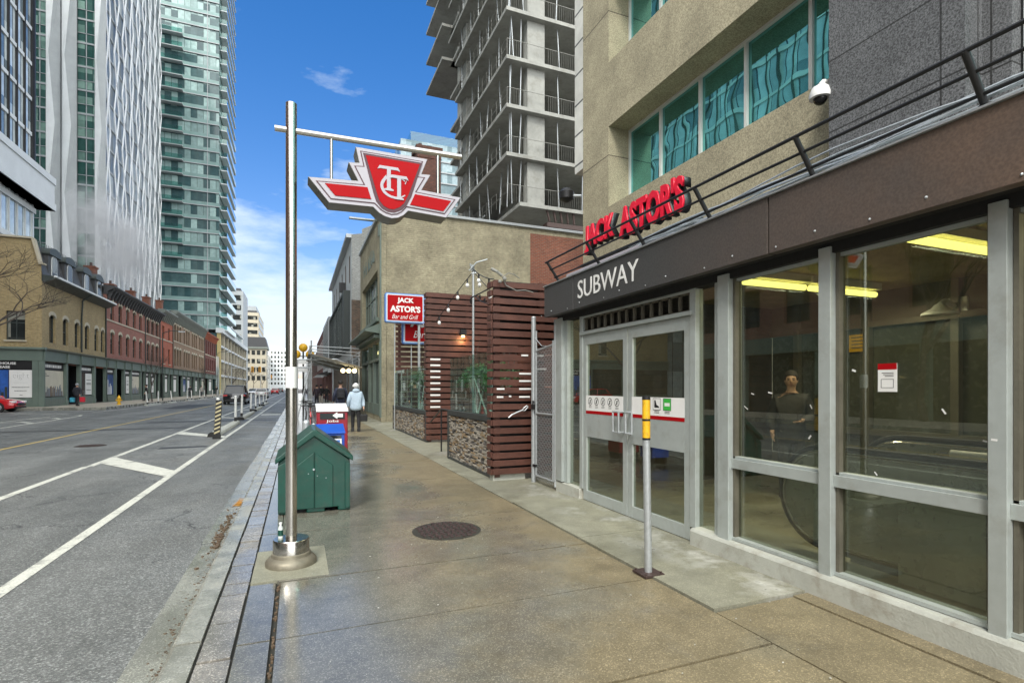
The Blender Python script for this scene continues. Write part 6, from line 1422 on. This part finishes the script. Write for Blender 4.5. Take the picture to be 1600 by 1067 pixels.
fp = [(-2.5, 20.3, .0), (-2.52, 26.0, 0), (-2.65, 30.2, .02), (-2.68, 36.2, .03), (-2.75, 41.5, 0), (-2.8, 46.4, 0), (-2.9, 53, .03), (-2.95, 59, 0)]
on = ['first white lane post directly behind the striped board', 'second white lane post, at the far end of the nearest kerb block', 'third white lane post, on the second kerb block', 'fourth white lane post, at the far end of the second kerb block', 'fifth white lane post, on the third kerb block', 'sixth white lane post, far end of the third kerb block', 'seventh white lane post, on the farthest kerb block', 'eighth white lane post, last of the separator']
for (x, y, l), lb in zip(fp, on): flexpost(x, y, ZR+.14, lb, l)
lp_ = [(218, 632, -.08), (229, 631, 0), (248, 628, -.06), (270, 627, 0), (278, 626, -.03), (289, 623.5, 0), (296, 623, 0), (307, 621.5, 0), (313, 621, -.02), (317, 620.5, -.03), (322, 620, 0), (331, 619.5, 0), (335, 619, 0), (341, 618, 0)]
ordn = ['first', 'second', 'third', 'fourth', 'fifth', 'sixth', 'seventh', 'eighth', 'ninth', 'tenth', 'eleventh', 'twelfth', 'thirteenth', 'fourteenth']
lpos = [56.5, 60.5, 66.5, 75, 78, 84, 88, 96, 101, 106, 112, 122, 128, 140]
for k, y in enumerate(lpos):
    flexpost(-12.55, y, ZR+.12, ordn[k]+' white post from the fire hydrant along the far kerb', [-.1, 0, -.1, 0, -.05, 0, 0, 0, .03, -.04, 0, 0, 0, 0][k], 1.15, 'white flexible posts along the far kerb')
for k, (a, b) in enumerate(((56, 61), (65.5, 68), (74.5, 79), (83.5, 89), (95.5, 107), (111, 129), (139, 142))):
    q = MB(); q.prism([(-12.72, ZR+.004), (-12.68, ZR+.13), (-12.42, ZR+.13), (-12.38, ZR+.004)], 'y', a, b); top(q, 'lane_stopper', M['base'], (-12.55, a, ZR), ordn[k]+' low kerb strip from the hydrant under the far white posts', 'lane kerb', 'low kerb strips along the far sidewalk')
FH = E('fire_hydrant', (-13.9, 53.5, .1), 'small yellow fire hydrant on the far sidewalk edge', 'fire hydrant')
x, y = -13.9, 53.5
q = MB(); q.lathe((x, y, .1), [(.16, 0), (.16, .06), (.11, .09), (.11, .5), (.15, .52), (.15, .56), (.12, .6), (.08, .7), (.03, .74)], 14); q.build('barrel', M['yellow'], FH, smooth=True)
q = MB(); q.cyl((x-.22, y, .48), (x+.22, y, .48), .06, n=10); q.cyl((x, y-.2, .45), (x, y, .45), .075, n=10); q.cyl((x, y, .84), (x, y, .9), .035, n=5); q.build('outlet', M['yellow'], FH, smooth=True)
# traffic signals at the far crossing
def signal(x, y, armto, label, heads):
    t = E('traffic_signal', (x, y, 0), label, 'traffic light')
    q = MB(); q.cyl((x, y, 0), (x, y, 6.6), .12, .09, n=8); q.cyl((x, y, 5.9), (armto, y, 6.3), .07, n=6); q.build('pole', M['galv'], t)
    for hx in heads:
        q = MB(); q.box(hx-.24, y-.35, 5.0, hx+.24, y-.1, 6.3); h = q.build('signal_head', M['orange'], t)
        q = MB(); [q.cyl((hx, y-.36, 5.2+k*.42), (hx, y-.42, 5.2+k*.42), .14, n=10) for k in range(3)]; q.build('lens', M['black'], h)
signal(-13.6, 132, -6.0, 'amber traffic light heads on a long mast arm over the far crossing', (-9.4, -7.9))
signal(-12.6, 215, -8.5, 'small distant traffic light before the ornate corner building', (-9,))
for k, (x, y, h, lb) in enumerate(((-13.7, 68, 7.5, 'slim dark street lamp post before the brown building'), (-13.8, 112, 8, 'street lamp post before the tan terrace'), (-13.7, 160, 8.5, 'street lamp post beside the podium building'))):
    t = E('street_lamp', (x, y, .1), lb, 'street lamp')
    q = MB(); q.cyl((x, y, .1), (x, y, h), .07, .05, n=8); q.tube([(x, y, h), (x+.8, y, h+.3), (x+1.7, y, h+.25)], .04, 6); q.build('pole', M['dkframe'], t)
    q = MB(); q.box(x+1.5, y-.12, h+.15, x+2.1, y+.12, h+.28); q.build('lamp_head', M['galv'], t)
# bare trees
def tree(x, y, z, h, label, seed, spread=.5, r0=.12, depth=5, big=False, group=None, lean=(0, 0)):
    r = random.Random(seed); t = E('bare_tree', (x, y, z), label, 'tree', group); tr = MB(); tw = MB()
    def grow(p, d, L_, rad, lv):
        segs = 3; q_ = p
        for s_ in range(segs):
            n_ = q_+(d+Vector((r.gauss(0, .12), r.gauss(0, .12), r.gauss(.04, .06)))).normalized()*L_/segs
            (tr if lv >= depth-1 else tw).cyl(q_, n_, rad*(1-.12*s_), rad*(1-.12*(s_+1)), 7 if lv >= depth-1 else 4, False); q_ = n_
        if lv <= 0: return
        for k in range(r.choice((2, 3, 3)) if lv < depth else 4):
            a = r.uniform(0, 2*math.pi); sp = spread*r.uniform(.6, 1.4)
            nd = (d+Vector((math.cos(a)*sp, math.sin(a)*sp, r.uniform(-.1, .25)))).normalized(); grow(q_, nd, L_*r.uniform(.62, .82), rad*.58, lv-1)
    grow(Vector((x, y, z)), Vector((lean[0], lean[1], 1)).normalized(), h*.32, r0, depth)
    tr.build('trunk', M['bark'], t, smooth=True); tw.build('crown', M['bark'], t)
tree(-14.6, 30.5, .1, 9.0, 'bare street tree at the left edge with twigs before the yellow gable', 4, .75, .16, 6, lean=(.1, .25))
tree(-13.8, 64, .1, 5.0, 'small bare street tree before the red brick building', 11, .35, .06, 4)
tree(-13.9, 99, .1, 5.5, 'small bare street tree before the tan terrace', 12, .4, .07, 4)
tree(-13.9, 136, .1, 7, 'bare reddish street tree near the end of the old row', 13, .6, .09, 5)
tree(-13.9, 172, .1, 8, 'bare street tree before the podium building', 14, .6, .1, 5)
tree(-13.9, 200, .1, 9, 'dark bare tree near the far traffic light', 15, .7, .12, 5)
tree(-13.5, 240, .1, 9, 'bare tree beyond the podium building near the crossing', 16, .7, .12, 4)
tree(-17.2, 14, .1, 9.0, 'bare tree across the street, seen mirrored in the station glass', 18, .6, .16, 5)
# ================================================================== CARS
def car(x, y, heading, paint, label, L_=4.4, w=1.82, h=1.5, suv=False, simple=False):
    """local frame: +x forward; the body is lofted from cross sections so it tucks in at roof, bonnet and bumpers"""
    t = E('parked_car' if label.startswith('p') else 'car', (0, 0, 0), label, 'car')
    hl = L_/2; gb = .22
    if suv: prof = [(-hl, .45, .95), (-hl+.08, .3, 1.05), (-hl+.35, gb, 1.12), (0, gb, 1.08), (hl-1.1, gb, 1.05), (hl-.35, gb, .92), (hl-.06, .3, .75), (hl, .4, .62)]
    else: prof = [(-hl, .45, .88), (-hl+.08, .3, .98), (-hl+.5, gb, 1.0), (0, gb, .95), (hl-1.15, gb, .92), (hl-.4, gb, .80), (hl-.07, .3, .66), (hl, .38, .55)]
    q = MB(); ring_ = []
    for i, (px_, z0, z1) in enumerate(prof):
        e = {0: .84, len(prof)-1: .72, 1: .95, len(prof)-2: .9}.get(i, 1.0)*w/2
        ring_.append([(px_, -e*.93, z0), (px_, -e, z0+.16), (px_, -e*1.0, (z0+z1)/2), (px_, -e*.96, z1-.06), (px_, -e*.86, z1), (px_, 0, z1+.03), (px_, e*.86, z1), (px_, e*.96, z1-.06), (px_, e*1.0, (z0+z1)/2), (px_, e, z0+.16), (px_, e*.93, z0)])
    vs = [p for r_ in ring_ for p in r_]; n = 11
    fs = [[i*n+j, i*n+(j+1) % n, (i+1)*n+(j+1) % n, (i+1)*n+j] for i in range(len(prof)-1) for j in range(n)]+[list(range(n)), [(len(prof)-1)*n+j for j in range(n-1, -1, -1)]]
    q.add(vs, fs); body = q.build('body', paint, t, smooth=True)
    # cabin
    r0, r1 = (-hl+.15, hl-1.15) if suv else (-hl+.25, hl-1.2)
    zb = .98 if suv else .9
    q = MB(); a = w/2*.90; b = w/2*.70
    top_f, top_r = r1-.85, r0+.45
    vs = [(r0, -a, zb), (r1, -a, zb), (r1, a, zb), (r0, a, zb), (top_r, -b, h-.02), (top_f, -b, h-.04), (top_f, b, h-.04), (top_r, b, h-.02)]
    q.add(vs, [[0, 3, 2, 1], [4, 5, 6, 7], [0, 1, 5, 4], [1, 2, 6, 5], [2, 3, 7, 6], [3, 0, 4, 7]]); g = q.build('window_glass', M['shopglass'], t, bevel=.05)
    q = MB(); q.prism([(top_r-.12, h-.06), (top_r, h), ((top_r+top_f)/2, h+.03), (top_f, h-.01), (top_f+.1, h-.07)], 'y', -b-.02, b+.02); q.build('roof', paint, t, bevel=.03)
    for s_ in (-1, 1):
        q = MB()
        for xb, xt in ((r0, top_r), (r1, top_f), ((r0+r1)/2+.05, (top_r+top_f)/2+.05)): q.cyl((xb, s_*(a+.005), zb), (xt, s_*(b+.01), h-.05), .035, n=6)
        q.build('pillar', paint, t)
        q = MB(); q.box(hl-.34, s_*w/2*.60, .62, hl-.02, s_*w/2*.90, .74); q.build('headlight', M['white'], t, bevel=.02)
        q = MB(); q.box(-hl-.01, s_*w/2*.58, .80 if suv else .7, -hl+.12, s_*w/2*.93, .96 if suv else .86); q.build('tail_light', M['red'], t, bevel=.01)
        q = MB(); q.box(r1-.35, s_*w/2*.98, zb+.02, r1-.15, s_*(w/2+.17), zb+.16); q.build('mirror', paint, t, bevel=.03)
        for cx in (-hl+.85, hl-.85):
            q = MB(); q.cyl((cx, s_*(w/2-.2), .33), (cx, s_*(w/2+.005), .33), .33, n=20); W_ = q.build('wheel', M['rubber'], t, smooth=True)
            q = MB(); q.cyl((cx, s_*(w/2+.004), .33), (cx, s_*(w/2+.012), .33), .2, n=16); [q.cyl((cx, s_*(w/2+.015), .33), (cx+.19*math.cos(k*1.2566), s_*(w/2+.015), .33+.19*math.sin(k*1.2566)), .022, n=5) for k in range(5)]; q.build('rim', M['galv'], W_)
    q = MB(); q.box(hl-.02, -.45, .42, hl+.012, .45, .60); q.build('grille', M['black'], t); q = MB(); q.box(-hl-.015, -w*.4, .35, -hl+.1, w*.4, .5); q.build('bumper', M['black'], t); q = MB(); q.box(hl-.1, -w*.38, .26, hl+.015, w*.38, .36); q.build('bumper', M['black'], t)
    q = MB(); q.box(-hl-.022, -.26, .60, -hl+.02, .26, .73); q.build('number_plate', M['white'], t)
    q = MB(); q.prism([(r0-.03, zb+.03), (top_r-.08, h-.10), (top_r-.14, h-.10), (r0-.08, zb+.03)], 'y', -b*.8, b*.8); q.build('rear_window', M['shopglass'], t)
    t.location = (x, y, ZR); t.rotation_euler = (0, 0, heading)
    return t
cpr = surf('red_car_paint', (.50, .01, .015), .22, namt=.05, bstr=0, coat=1); cpk = surf('black_car_paint', (.012, .012, .014), .2, namt=.05, bstr=0, coat=1)
cpw = surf('white_car_paint', (.7, .7, .7), .25, namt=.04, bstr=0, coat=1); cps = surf('silver_car_paint', (.4, .42, .44), .3, metal=.5, namt=.04, bstr=0, coat=1)
car(-19.5, 45.4, 0, cpr, 'bright red hatchback nosing out of the side street at left', 4.5, 1.85, 1.5)
car(-5.6, 59, R(90), cpk, 'black sport utility vehicle seen from behind in the road', 4.8, 2.0, 1.85, True)
car(-5.2, 92, R(90), cpw, 'white car ahead of the black vehicle in the right lane', 4.6, 1.85, 1.5)
car(-9.2, 130, R(-90), cpw, 'white car coming towards the camera far down the street', 4.6, 1.85, 1.5)
car(-5.4, 150, R(90), cpr, 'small distant red car in the right lane', 4.6, 1.85, 1.5)
car(-8.8, 175, R(-90), cps, 'small distant silver car coming towards the camera', 4.6, 1.85, 1.5)
car(-5.3, 195, R(90), cpk, 'tiny distant dark car near the far crossing', 4.6, 1.85, 1.6)
# ================================================================== PEOPLE
skin = surf('skin', (.5, .3, .21), .5, namt=.08, bstr=0)
def skinmesh(verts, edges, radii, name, root=0, sub=1):
    me = bpy.data.meshes.new(name); me.from_pydata(verts, edges, []); ob = bpy.data.objects.new(name, me); COL.objects.link(ob)
    sk = ob.modifiers.new('skin', 'SKIN'); sk.use_smooth_shade = True
    for i, r_ in enumerate(radii): me.skin_vertices[0].data[i].radius = r_ if isinstance(r_, tuple) else (r_, r_)
    for i in range(len(verts)): me.skin_vertices[0].data[i].use_root = (i == root)
    ss = ob.modifiers.new('sub', 'SUBSURF'); ss.levels = sub; ss.render_levels = sub
    bpy.context.view_layer.update()
    m2 = bpy.data.meshes.new_from_object(ob.evaluated_get(bpy.context.evaluated_depsgraph_get())); bpy.data.objects.remove(ob)
    return [tuple(v.co) for v in m2.vertices], [list(p.vertices) for p in m2.polygons]
def person(x, y, z, heading, label, h=1.7, top_c=(.05, .05, .06), leg_c=(.02, .02, .025), hair=(.03, .02, .015), stride=.28, arms=None, coat=1.0, hat=None, backpack=None, bag=None, face_on=False, coatlen=.85, extra=None, fat=1.0, hood=False):
    """local frame: faces +y. arms = (left elbow, left wrist, right elbow, right wrist)"""
    t = E('person', (0, 0, 0), label, 'person')
    def mm(n, c, r_=.75): return surf('cloth_'+n+'_%d_%d_%d' % tuple(int(v*255) for v in c), c, r_, nscale=6, namt=.25, bscale=18, bstr=.5)
    k = h/1.75
    def S_(p): return (p[0]*k, p[1]*k, p[2]*k)
    if arms is None: arms = ((-.26, -.05, 1.13), (-.27, .10, .90), (.26, .05, 1.13), (.27, -.06, .90))
    le, lw_, re, rw = arms; s = stride
    V = {'pel': (0, 0, .96), 'sp': (0, 0, 1.14), 'ch': (0, 0, 1.36), 'nk': (0, .0, 1.49), 'h0': (0, .015, 1.565), 'h1': (0, .02, 1.64), 'h2': (0, .01, 1.69),
         'ls': (-.175, 0, 1.395), 'le': le, 'lw': lw_, 'rs': (.175, 0, 1.395), 're': re, 'rw': rw,
         'lh': (-.095, 0, .90), 'lk': (-.10, s*.45+.03, .50), 'la': (-.10, s*.55, .09), 'lt': (-.11, s*.55+.17, .045),
         'rh': (.095, 0, .90), 'rk': (.10, -s*.10, .50), 'ra': (.10, -s*.65, .10), 'rt': (.11, -s*.65+.16, .04)}
    Rr = {'pel': (.13, .10), 'sp': (.125, .095), 'ch': (.15, .10), 'nk': .052, 'h0': (.062, .075), 'h1': (.074, .092), 'h2': (.06, .078), 'ls': .058, 'le': .042, 'lw': .028, 'rs': .058, 're': .042, 'rw': .028,
          'lh': .085, 'lk': .056, 'la': .038, 'lt': .034, 'rh': .085, 'rk': .056, 'ra': .038, 'rt': .034}
    Ed = [('pel', 'sp'), ('sp', 'ch'), ('ch', 'nk'), ('nk', 'h0'), ('h0', 'h1'), ('h1', 'h2'), ('ch', 'ls'), ('ls', 'le'), ('le', 'lw'), ('ch', 'rs'), ('rs', 're'), ('re', 'rw'), ('pel', 'lh'), ('lh', 'lk'), ('lk', 'la'), ('la', 'lt'), ('pel', 'rh'), ('rh', 'rk'), ('rk', 'ra'), ('ra', 'rt')]
    names = list(V); 
    for sd, w_, e_ in (('l', lw_, le), ('r', rw, re)):      # palm, four fingers and a thumb
        w_, e_ = Vector(w_), Vector(e_); d = (w_-e_).normalized(); side = Vector((0, 1, 0)); side = (side-d*side.dot(d)).normalized(); inn = d.cross(side)*(1 if sd == 'l' else -1)
        pm = w_+d*.075; V[sd+'p'] = tuple(pm); Rr[sd+'p'] = (.034, .018); Ed.append((sd+'w', sd+'p')); names.append(sd+'p')
        for j in range(4):
            b0 = pm+side*(.027-.018*j)+d*.012; b1 = b0+d*(.036-.004*abs(j-1.3)); b2 = b1+(d*.75+inn*.65)*.030
            for q_, nm in ((b0, 'a'), (b1, 'b'), (b2, 'c')): V[sd+nm+str(j)] = tuple(q_); Rr[sd+nm+str(j)] = .0088 if nm != 'c' else .007; names.append(sd+nm+str(j))
            Ed += [(sd+'p', sd+'a'+str(j)), (sd+'a'+str(j), sd+'b'+str(j)), (sd+'b'+str(j), sd+'c'+str(j))]
        tb = w_+d*.035+side*.034; tt = tb+(d*.8+side*.5+inn*.3)*.034
        for q_, nm in ((tb, 'ta'), (tt, 'tb')): V[sd+nm] = tuple(q_); Rr[sd+nm] = .011; names.append(sd+nm)
        Ed += [(sd+'w', sd+'ta'), (sd+'ta', sd+'tb')]
    names = list(V); ix = {n_: i for i, n_ in enumerate(names)}
    vs, fs = skinmesh([S_(V[n_]) for n_ in names], [(ix[a], ix[b]) for a, b in Ed], [tuple(c*k for c in Rr[n_]) if isinstance(Rr[n_], tuple) else Rr[n_]*k for n_ in names], 'body', 0, 1)
    q = MB(); q.add(vs, fs)
    hc = S_((0, .018, 1.645))
    q.sph(S_((0, .012, 1.655)), .1*k, (.78, .98, 1.18), 16, 12)
    q.add([S_(p) for p in ((-.012, .105, 1.665), (.012, .105, 1.665), (.018, .108, 1.635), (-.018, .108, 1.635), (0, .138, 1.638), (0, .108, 1.69))], [[0, 4, 5], [5, 4, 1], [1, 4, 2], [3, 4, 0], [2, 4, 3]])
    for sx in (-1, 1): q.sph(S_((sx*.079, .01, 1.65)), .026*k, (.4, .7, 1.1), 8, 6)
    q.build('body', skin, t, smooth=True)
    if face_on:
        q = MB(); [q.sph(S_((sx*.031, .100, 1.664)), .012*k, (1.1, .5, .55), 8, 6) for sx in (-1, 1)]; q.build('eye', M['black'], t)
        q = MB(); [q.box(*S_((sx*.031-.018, .098, 1.680)), *S_((sx*.031+.018, .112, 1.688))) for sx in (-1, 1)]; q.build('eyebrow', mm('hair', hair), t)
        q = MB(); q.box(*S_((-.023, .098, 1.598)), *S_((.023, .113, 1.606))); q.build('mouth', surf('lips', (.3, .11, .09), .5), t)
    def part(names_, edges_, grow, nm, mat, rootn, mod=None):
        vv = []; rr = []
        for n_ in names_:
            p = Vector(V[n_] if not (mod and n_ in mod) else mod[n_][0]); r_ = Rr[n_] if not (mod and n_ in mod) else mod[n_][1]
            r_ = (r_, r_) if not isinstance(r_, tuple) else r_
            vv.append(S_(p)); rr.append(((r_[0]*fat+grow)*k, (r_[1]*fat+grow)*k))
        ii = {n_: i for i, n_ in enumerate(names_)}
        a, b = skinmesh(vv, [(ii[p], ii[q_]) for p, q_ in edges_], rr, nm, ii[rootn], 2 if nm == 'coat' else 1); m_ = MB(); m_.add(a, b); return m_.build(nm, mat, t, smooth=True)
    V['hem'] = (0, 0, coatlen-.12); Rr['hem'] = (.165*coat, .13*coat); V['cb'] = (0, -.06, 1.50); Rr['cb'] = .05
    tn = ['hem', 'pel', 'sp', 'ch', 'nk', 'ls', 'le', 'lw', 'rs', 're', 'rw']; te = [e for e in Ed if e[0] in tn and e[1] in tn]+[('pel', 'hem')]
    md = {'nk': ((0, -.01, 1.475), .068), 'pel': ((0, 0, .95), (.15*coat, .118*coat)), 'sp': ((0, 0, 1.14), (.14*coat, .108*coat))}
    part(tn, te, .028, 'coat', mm('top', top_c), 'ch', md)
    ln = ['pel', 'lh', 'lk', 'la', 'rh', 'rk', 'ra']; le_ = [e for e in Ed if e[0] in ln and e[1] in ln]
    part(ln, le_, .016, 'trousers', mm('leg', leg_c), 'pel', {'pel': ((0, 0, .95), (.10, .08)), 'lh': ((-.085, 0, .88), (.075, .075)), 'rh': ((.085, 0, .88), (.075, .075))})
    for a, b in (('la', 'lt'), ('ra', 'rt')):
        A, Bq = Vector(V[a]), Vector(V[b]); q = MB(); q.prism([(A.y-.07, A.z-.085), (Bq.y+.07, A.z-.085), (Bq.y+.075, A.z-.05), (Bq.y-.01, A.z-.005), (A.y+.03, A.z+.05), (A.y-.06, A.z+.05)], 'x', A.x-.05, A.x+.05)
        q.v = [S_(v) for v in q.v]; q.build('shoe', M['black'], t, bevel=.012)
    if hat:
        q = MB(); q.sph(S_((0, .0, 1.68)), .115*k, (.92, 1.05, .95), 16, 10); q.lathe(S_((0, 0, 1.665)), [(.12*k, -.02), (.128*k, .0), (.122*k, .03)], 18); q.build('hat', mm('hat', hat), t, smooth=True)
    else:
        q = MB(); q.sph(S_((0, -.008, 1.70)), .112*k, (.86, 1.0, .95), 16, 12)
        q.v = [(a, b if not (c < 1.722*k and b > .06*k) else .06*k, c) for a, b, c in q.v]; q.build('hair', mm('hair', hair), t, smooth=True)
    if hood:
        q = MB(); q.sph(S_((0, -.075, 1.50)), .12*k, (1.15, .75, .6), 14, 10); q.sph(S_((0, -.04, 1.53)), .10*k, (1.1, .9, .5), 14, 8); q.build('hood', mm('top', top_c), t, smooth=True)
    if backpack:
        q = MB(); q.v, q.f, q.m = [], [], []; q.box(*S_((-.16, -.30, 1.02)), *S_((.16, -.13, 1.46))); b_ = q.build('backpack', mm('pack', backpack), t, bevel=.05)
        q = MB(); q.box(*S_((-.11, -.335, 1.06)), *S_((.11, -.295, 1.26))); q.build('pocket', mm('pack', backpack), b_, bevel=.02)
    t.location = (x, y, z); t.rotation_euler = (0, 0, heading)
    if extra: extra(t, k, V)
    return t
def carried(px_, py_, pz, heading, hand, k, w, d, hh, colr, label, name='handbag', cat='bag', strap=.16):
    """bag hanging from a hand; hand = wrist position in the person's local frame"""
    m_ = Matrix.Rotation(heading, 3, 'Z'); p = m_ @ (Vector(hand)*k+Vector((0, 0, -.10*k)))+Vector((px_, py_, pz))
    t = E(name, p, label, cat)
    q = MB(); q.box(p.x-w/2, p.y-d/2, p.z-strap-hh, p.x+w/2, p.y+d/2, p.z-strap); q.build('bag_body', surf('bag_'+name+str(int(colr[0]*99))+str(int(colr[2]*99)), colr, .6, nscale=9, namt=.2, bscale=15, bstr=.4), t, bevel=.025)
    q = MB(); q.tube([(p.x-w*.3, p.y, p.z-strap), (p.x-w*.12, p.y, p.z), (p.x+w*.12, p.y, p.z), (p.x+w*.3, p.y, p.z-strap)], .008, 6); q.build('strap', M['black'], t)
person(1.86, 18.9, 0, 0, 'person in pale blue hooded coat and white knit hat walking away', 1.64, (.42, .53, .63), (.012, .012, .014), (.3, .28, .25), .18, coat=1.22, hat=(.68, .68, .66), coatlen=.86, fat=1.1, hood=True)
carried(1.86, 18.9, 0, 0, (.27, -.06, .90), 1.64/1.75, .26, .12, .24, (.012, .012, .012), 'black handbag hanging from the hand of the person in pale blue')
person(1.72, 24.0, 0, 0, 'person in dark navy jacket wearing a black backpack walking away', 1.78, (.018, .024, .05), (.03, .035, .045), (.015, .012, .01), .25, backpack=(.012, .013, .018), coat=1.1, fat=1.12)
person(1.95, 50.6, 0, 0, 'person in black jacket and pale trousers far along the sidewalk', 1.78, (.012, .012, .013), (.42, .38, .33), (.012, .01, .01), .3, fat=1.1)
person(1.45, 46.0, 0, 0, 'person in dark clothes left of the one in pale trousers', 1.72, (.03, .02, .03), (.02, .02, .03), (.012, .01, .01), .3)
person(2.8, 58, 0, R(180), 'person in dark coat coming toward the camera under the scaffold', 1.72, (.02, .02, .02), (.02, .02, .03), (.03, .02, .01), .3)
person(-15.9, 50.8, .1, R(-20), 'person in dark puffy jacket and grey cap carrying bags on the far sidewalk', 1.74, (.02, .022, .03), (.015, .015, .018), (.1, .1, .1), .2, hat=(.25, .26, .28), coat=1.2, fat=1.15)
carried(-15.9, 50.8, .1, R(-20), (-.42, .10, .90), 1, .30, .2, .34, (.05, .35, .48), 'turquoise bag carried in the left hand of the far pedestrian', 'shopping_bag')
carried(-15.9, 50.8, .1, R(-20), (.45, -.06, .95), 1, .32, .2, .38, (.5, .012, .03), 'red bag carried in the right hand of the far pedestrian', 'shopping_bag')
person(-15.2, 68, .1, R(100), 'person in black walking past the red brick shopfront', 1.72, (.012, .012, .013), (.015, .015, .02), (.012, .01, .01), .3)
person(-15.5, 69.2, .1, R(100), 'second person in black just beyond the first by the shopfront', 1.68, (.015, .013, .018), (.03, .02, .03), (.03, .02, .01), .3)
person(-15, 92, .1, 0, 'tiny dark pedestrian before the orange building', 1.72, (.02, .02, .03), (.02, .02, .02))
for k, (x, y, z, hd, lb, tc_, lc) in enumerate(((1.2, 64, 0, 0, 'distant pedestrian in grey jacket beyond the scaffold', (.12, .12, .13), (.02, .02, .03)), (2.4, 72, 0, R(180), 'distant pedestrian in maroon coat beyond the scaffold', (.12, .02, .03), (.02, .02, .02)), (.9, 84, 0, 0, 'farthest pedestrian on the near sidewalk', (.03, .03, .05), (.05, .05, .06)), (-15.3, 104, .1, 0, 'distant pedestrian in pale coat before the tan terrace', (.35, .33, .3), (.03, .03, .04)), (-14.8, 118, .1, R(180), 'distant dark pedestrian near the end of the tan terrace', (.02, .02, .02), (.02, .02, .03)))):
    person(x, y, z, hd, lb, 1.72, tc_, lc, stride=.3)
# figure added behind the glass in place of a reflection, facing the camera
mx_, my_ = 6.25, 5.25
ang = math.atan2(0-mx_, -(0-my_))       # +y of the figure turned towards the camera
M_ARMS = ((-.27, .02, 1.14), (-.13, .20, 1.10), (.27, -.02, 1.13), (.24, .12, .92))
person(mx_, my_, .012, math.pi-math.atan2(mx_, my_), 'person in dark jacket holding a phone, added behind the entrance glass in place of a reflection', 1.68, (.022, .02, .021), (.05, .05, .055), (.018, .013, .01), .06, arms=M_ARMS, coat=1.1, face_on=True, fat=1.08)
m_ = Matrix.Rotation(math.pi-math.atan2(mx_, my_), 3, 'Z'); p = m_ @ Vector((-.08, .245, 1.07))+Vector((mx_, my_, .012))
q = MB(); q.box(p.x-.04, p.y-.02, p.z-.05, p.x+.04, p.y-.008, p.z+.08); top(q, 'phone', M['black'], tuple(p), 'black phone held before the chest of the figure added in place of the reflection', 'phone', bevel=.004)
# ================================================================== ROOF STEAM
st_, ntt, b = nt_new('roof_steam'); qn = NB(ntt); ntt.nodes.remove(b); out = ntt.nodes['Material Output']
vol = qn.n('VolumePrincipled'); vol.inputs['Color'].default_value = (.95, .96, .97, 1)
nz = qn.noise(qn.pos(), .33, 6, .66)
tc = qn.n('TexCoord'); sp = qn.n('SeparateXYZ'); qn.l(tc.outputs['Object'], sp.inputs[0])
ln_ = qn.n('VectorMath', operation='LENGTH'); qn.l(tc.outputs['Object'], ln_.inputs[0])
fall = qn.m('SUBTRACT', 1.0, ln_.outputs['Value'], clamp=True)
dn = qn.m('MULTIPLY', qn.m('MULTIPLY', qn.m('SUBTRACT', nz, .45, clamp=True), 4.2), fall)
qn.l(dn, vol.inputs['Density']); ntt.links.new(vol.outputs[0], out.inputs['Volume'])
q = MB(); q.sph((0, 0, 0), 1, n=20, m=12)
so_ = q.build('steam', st_, None); so_.location = (-22, 84, 20); so_.scale = (4, 17, 6.5)
tag(so_, 'pale steam drifting over the old row roofs before the white tower', 'steam', kind='stuff')
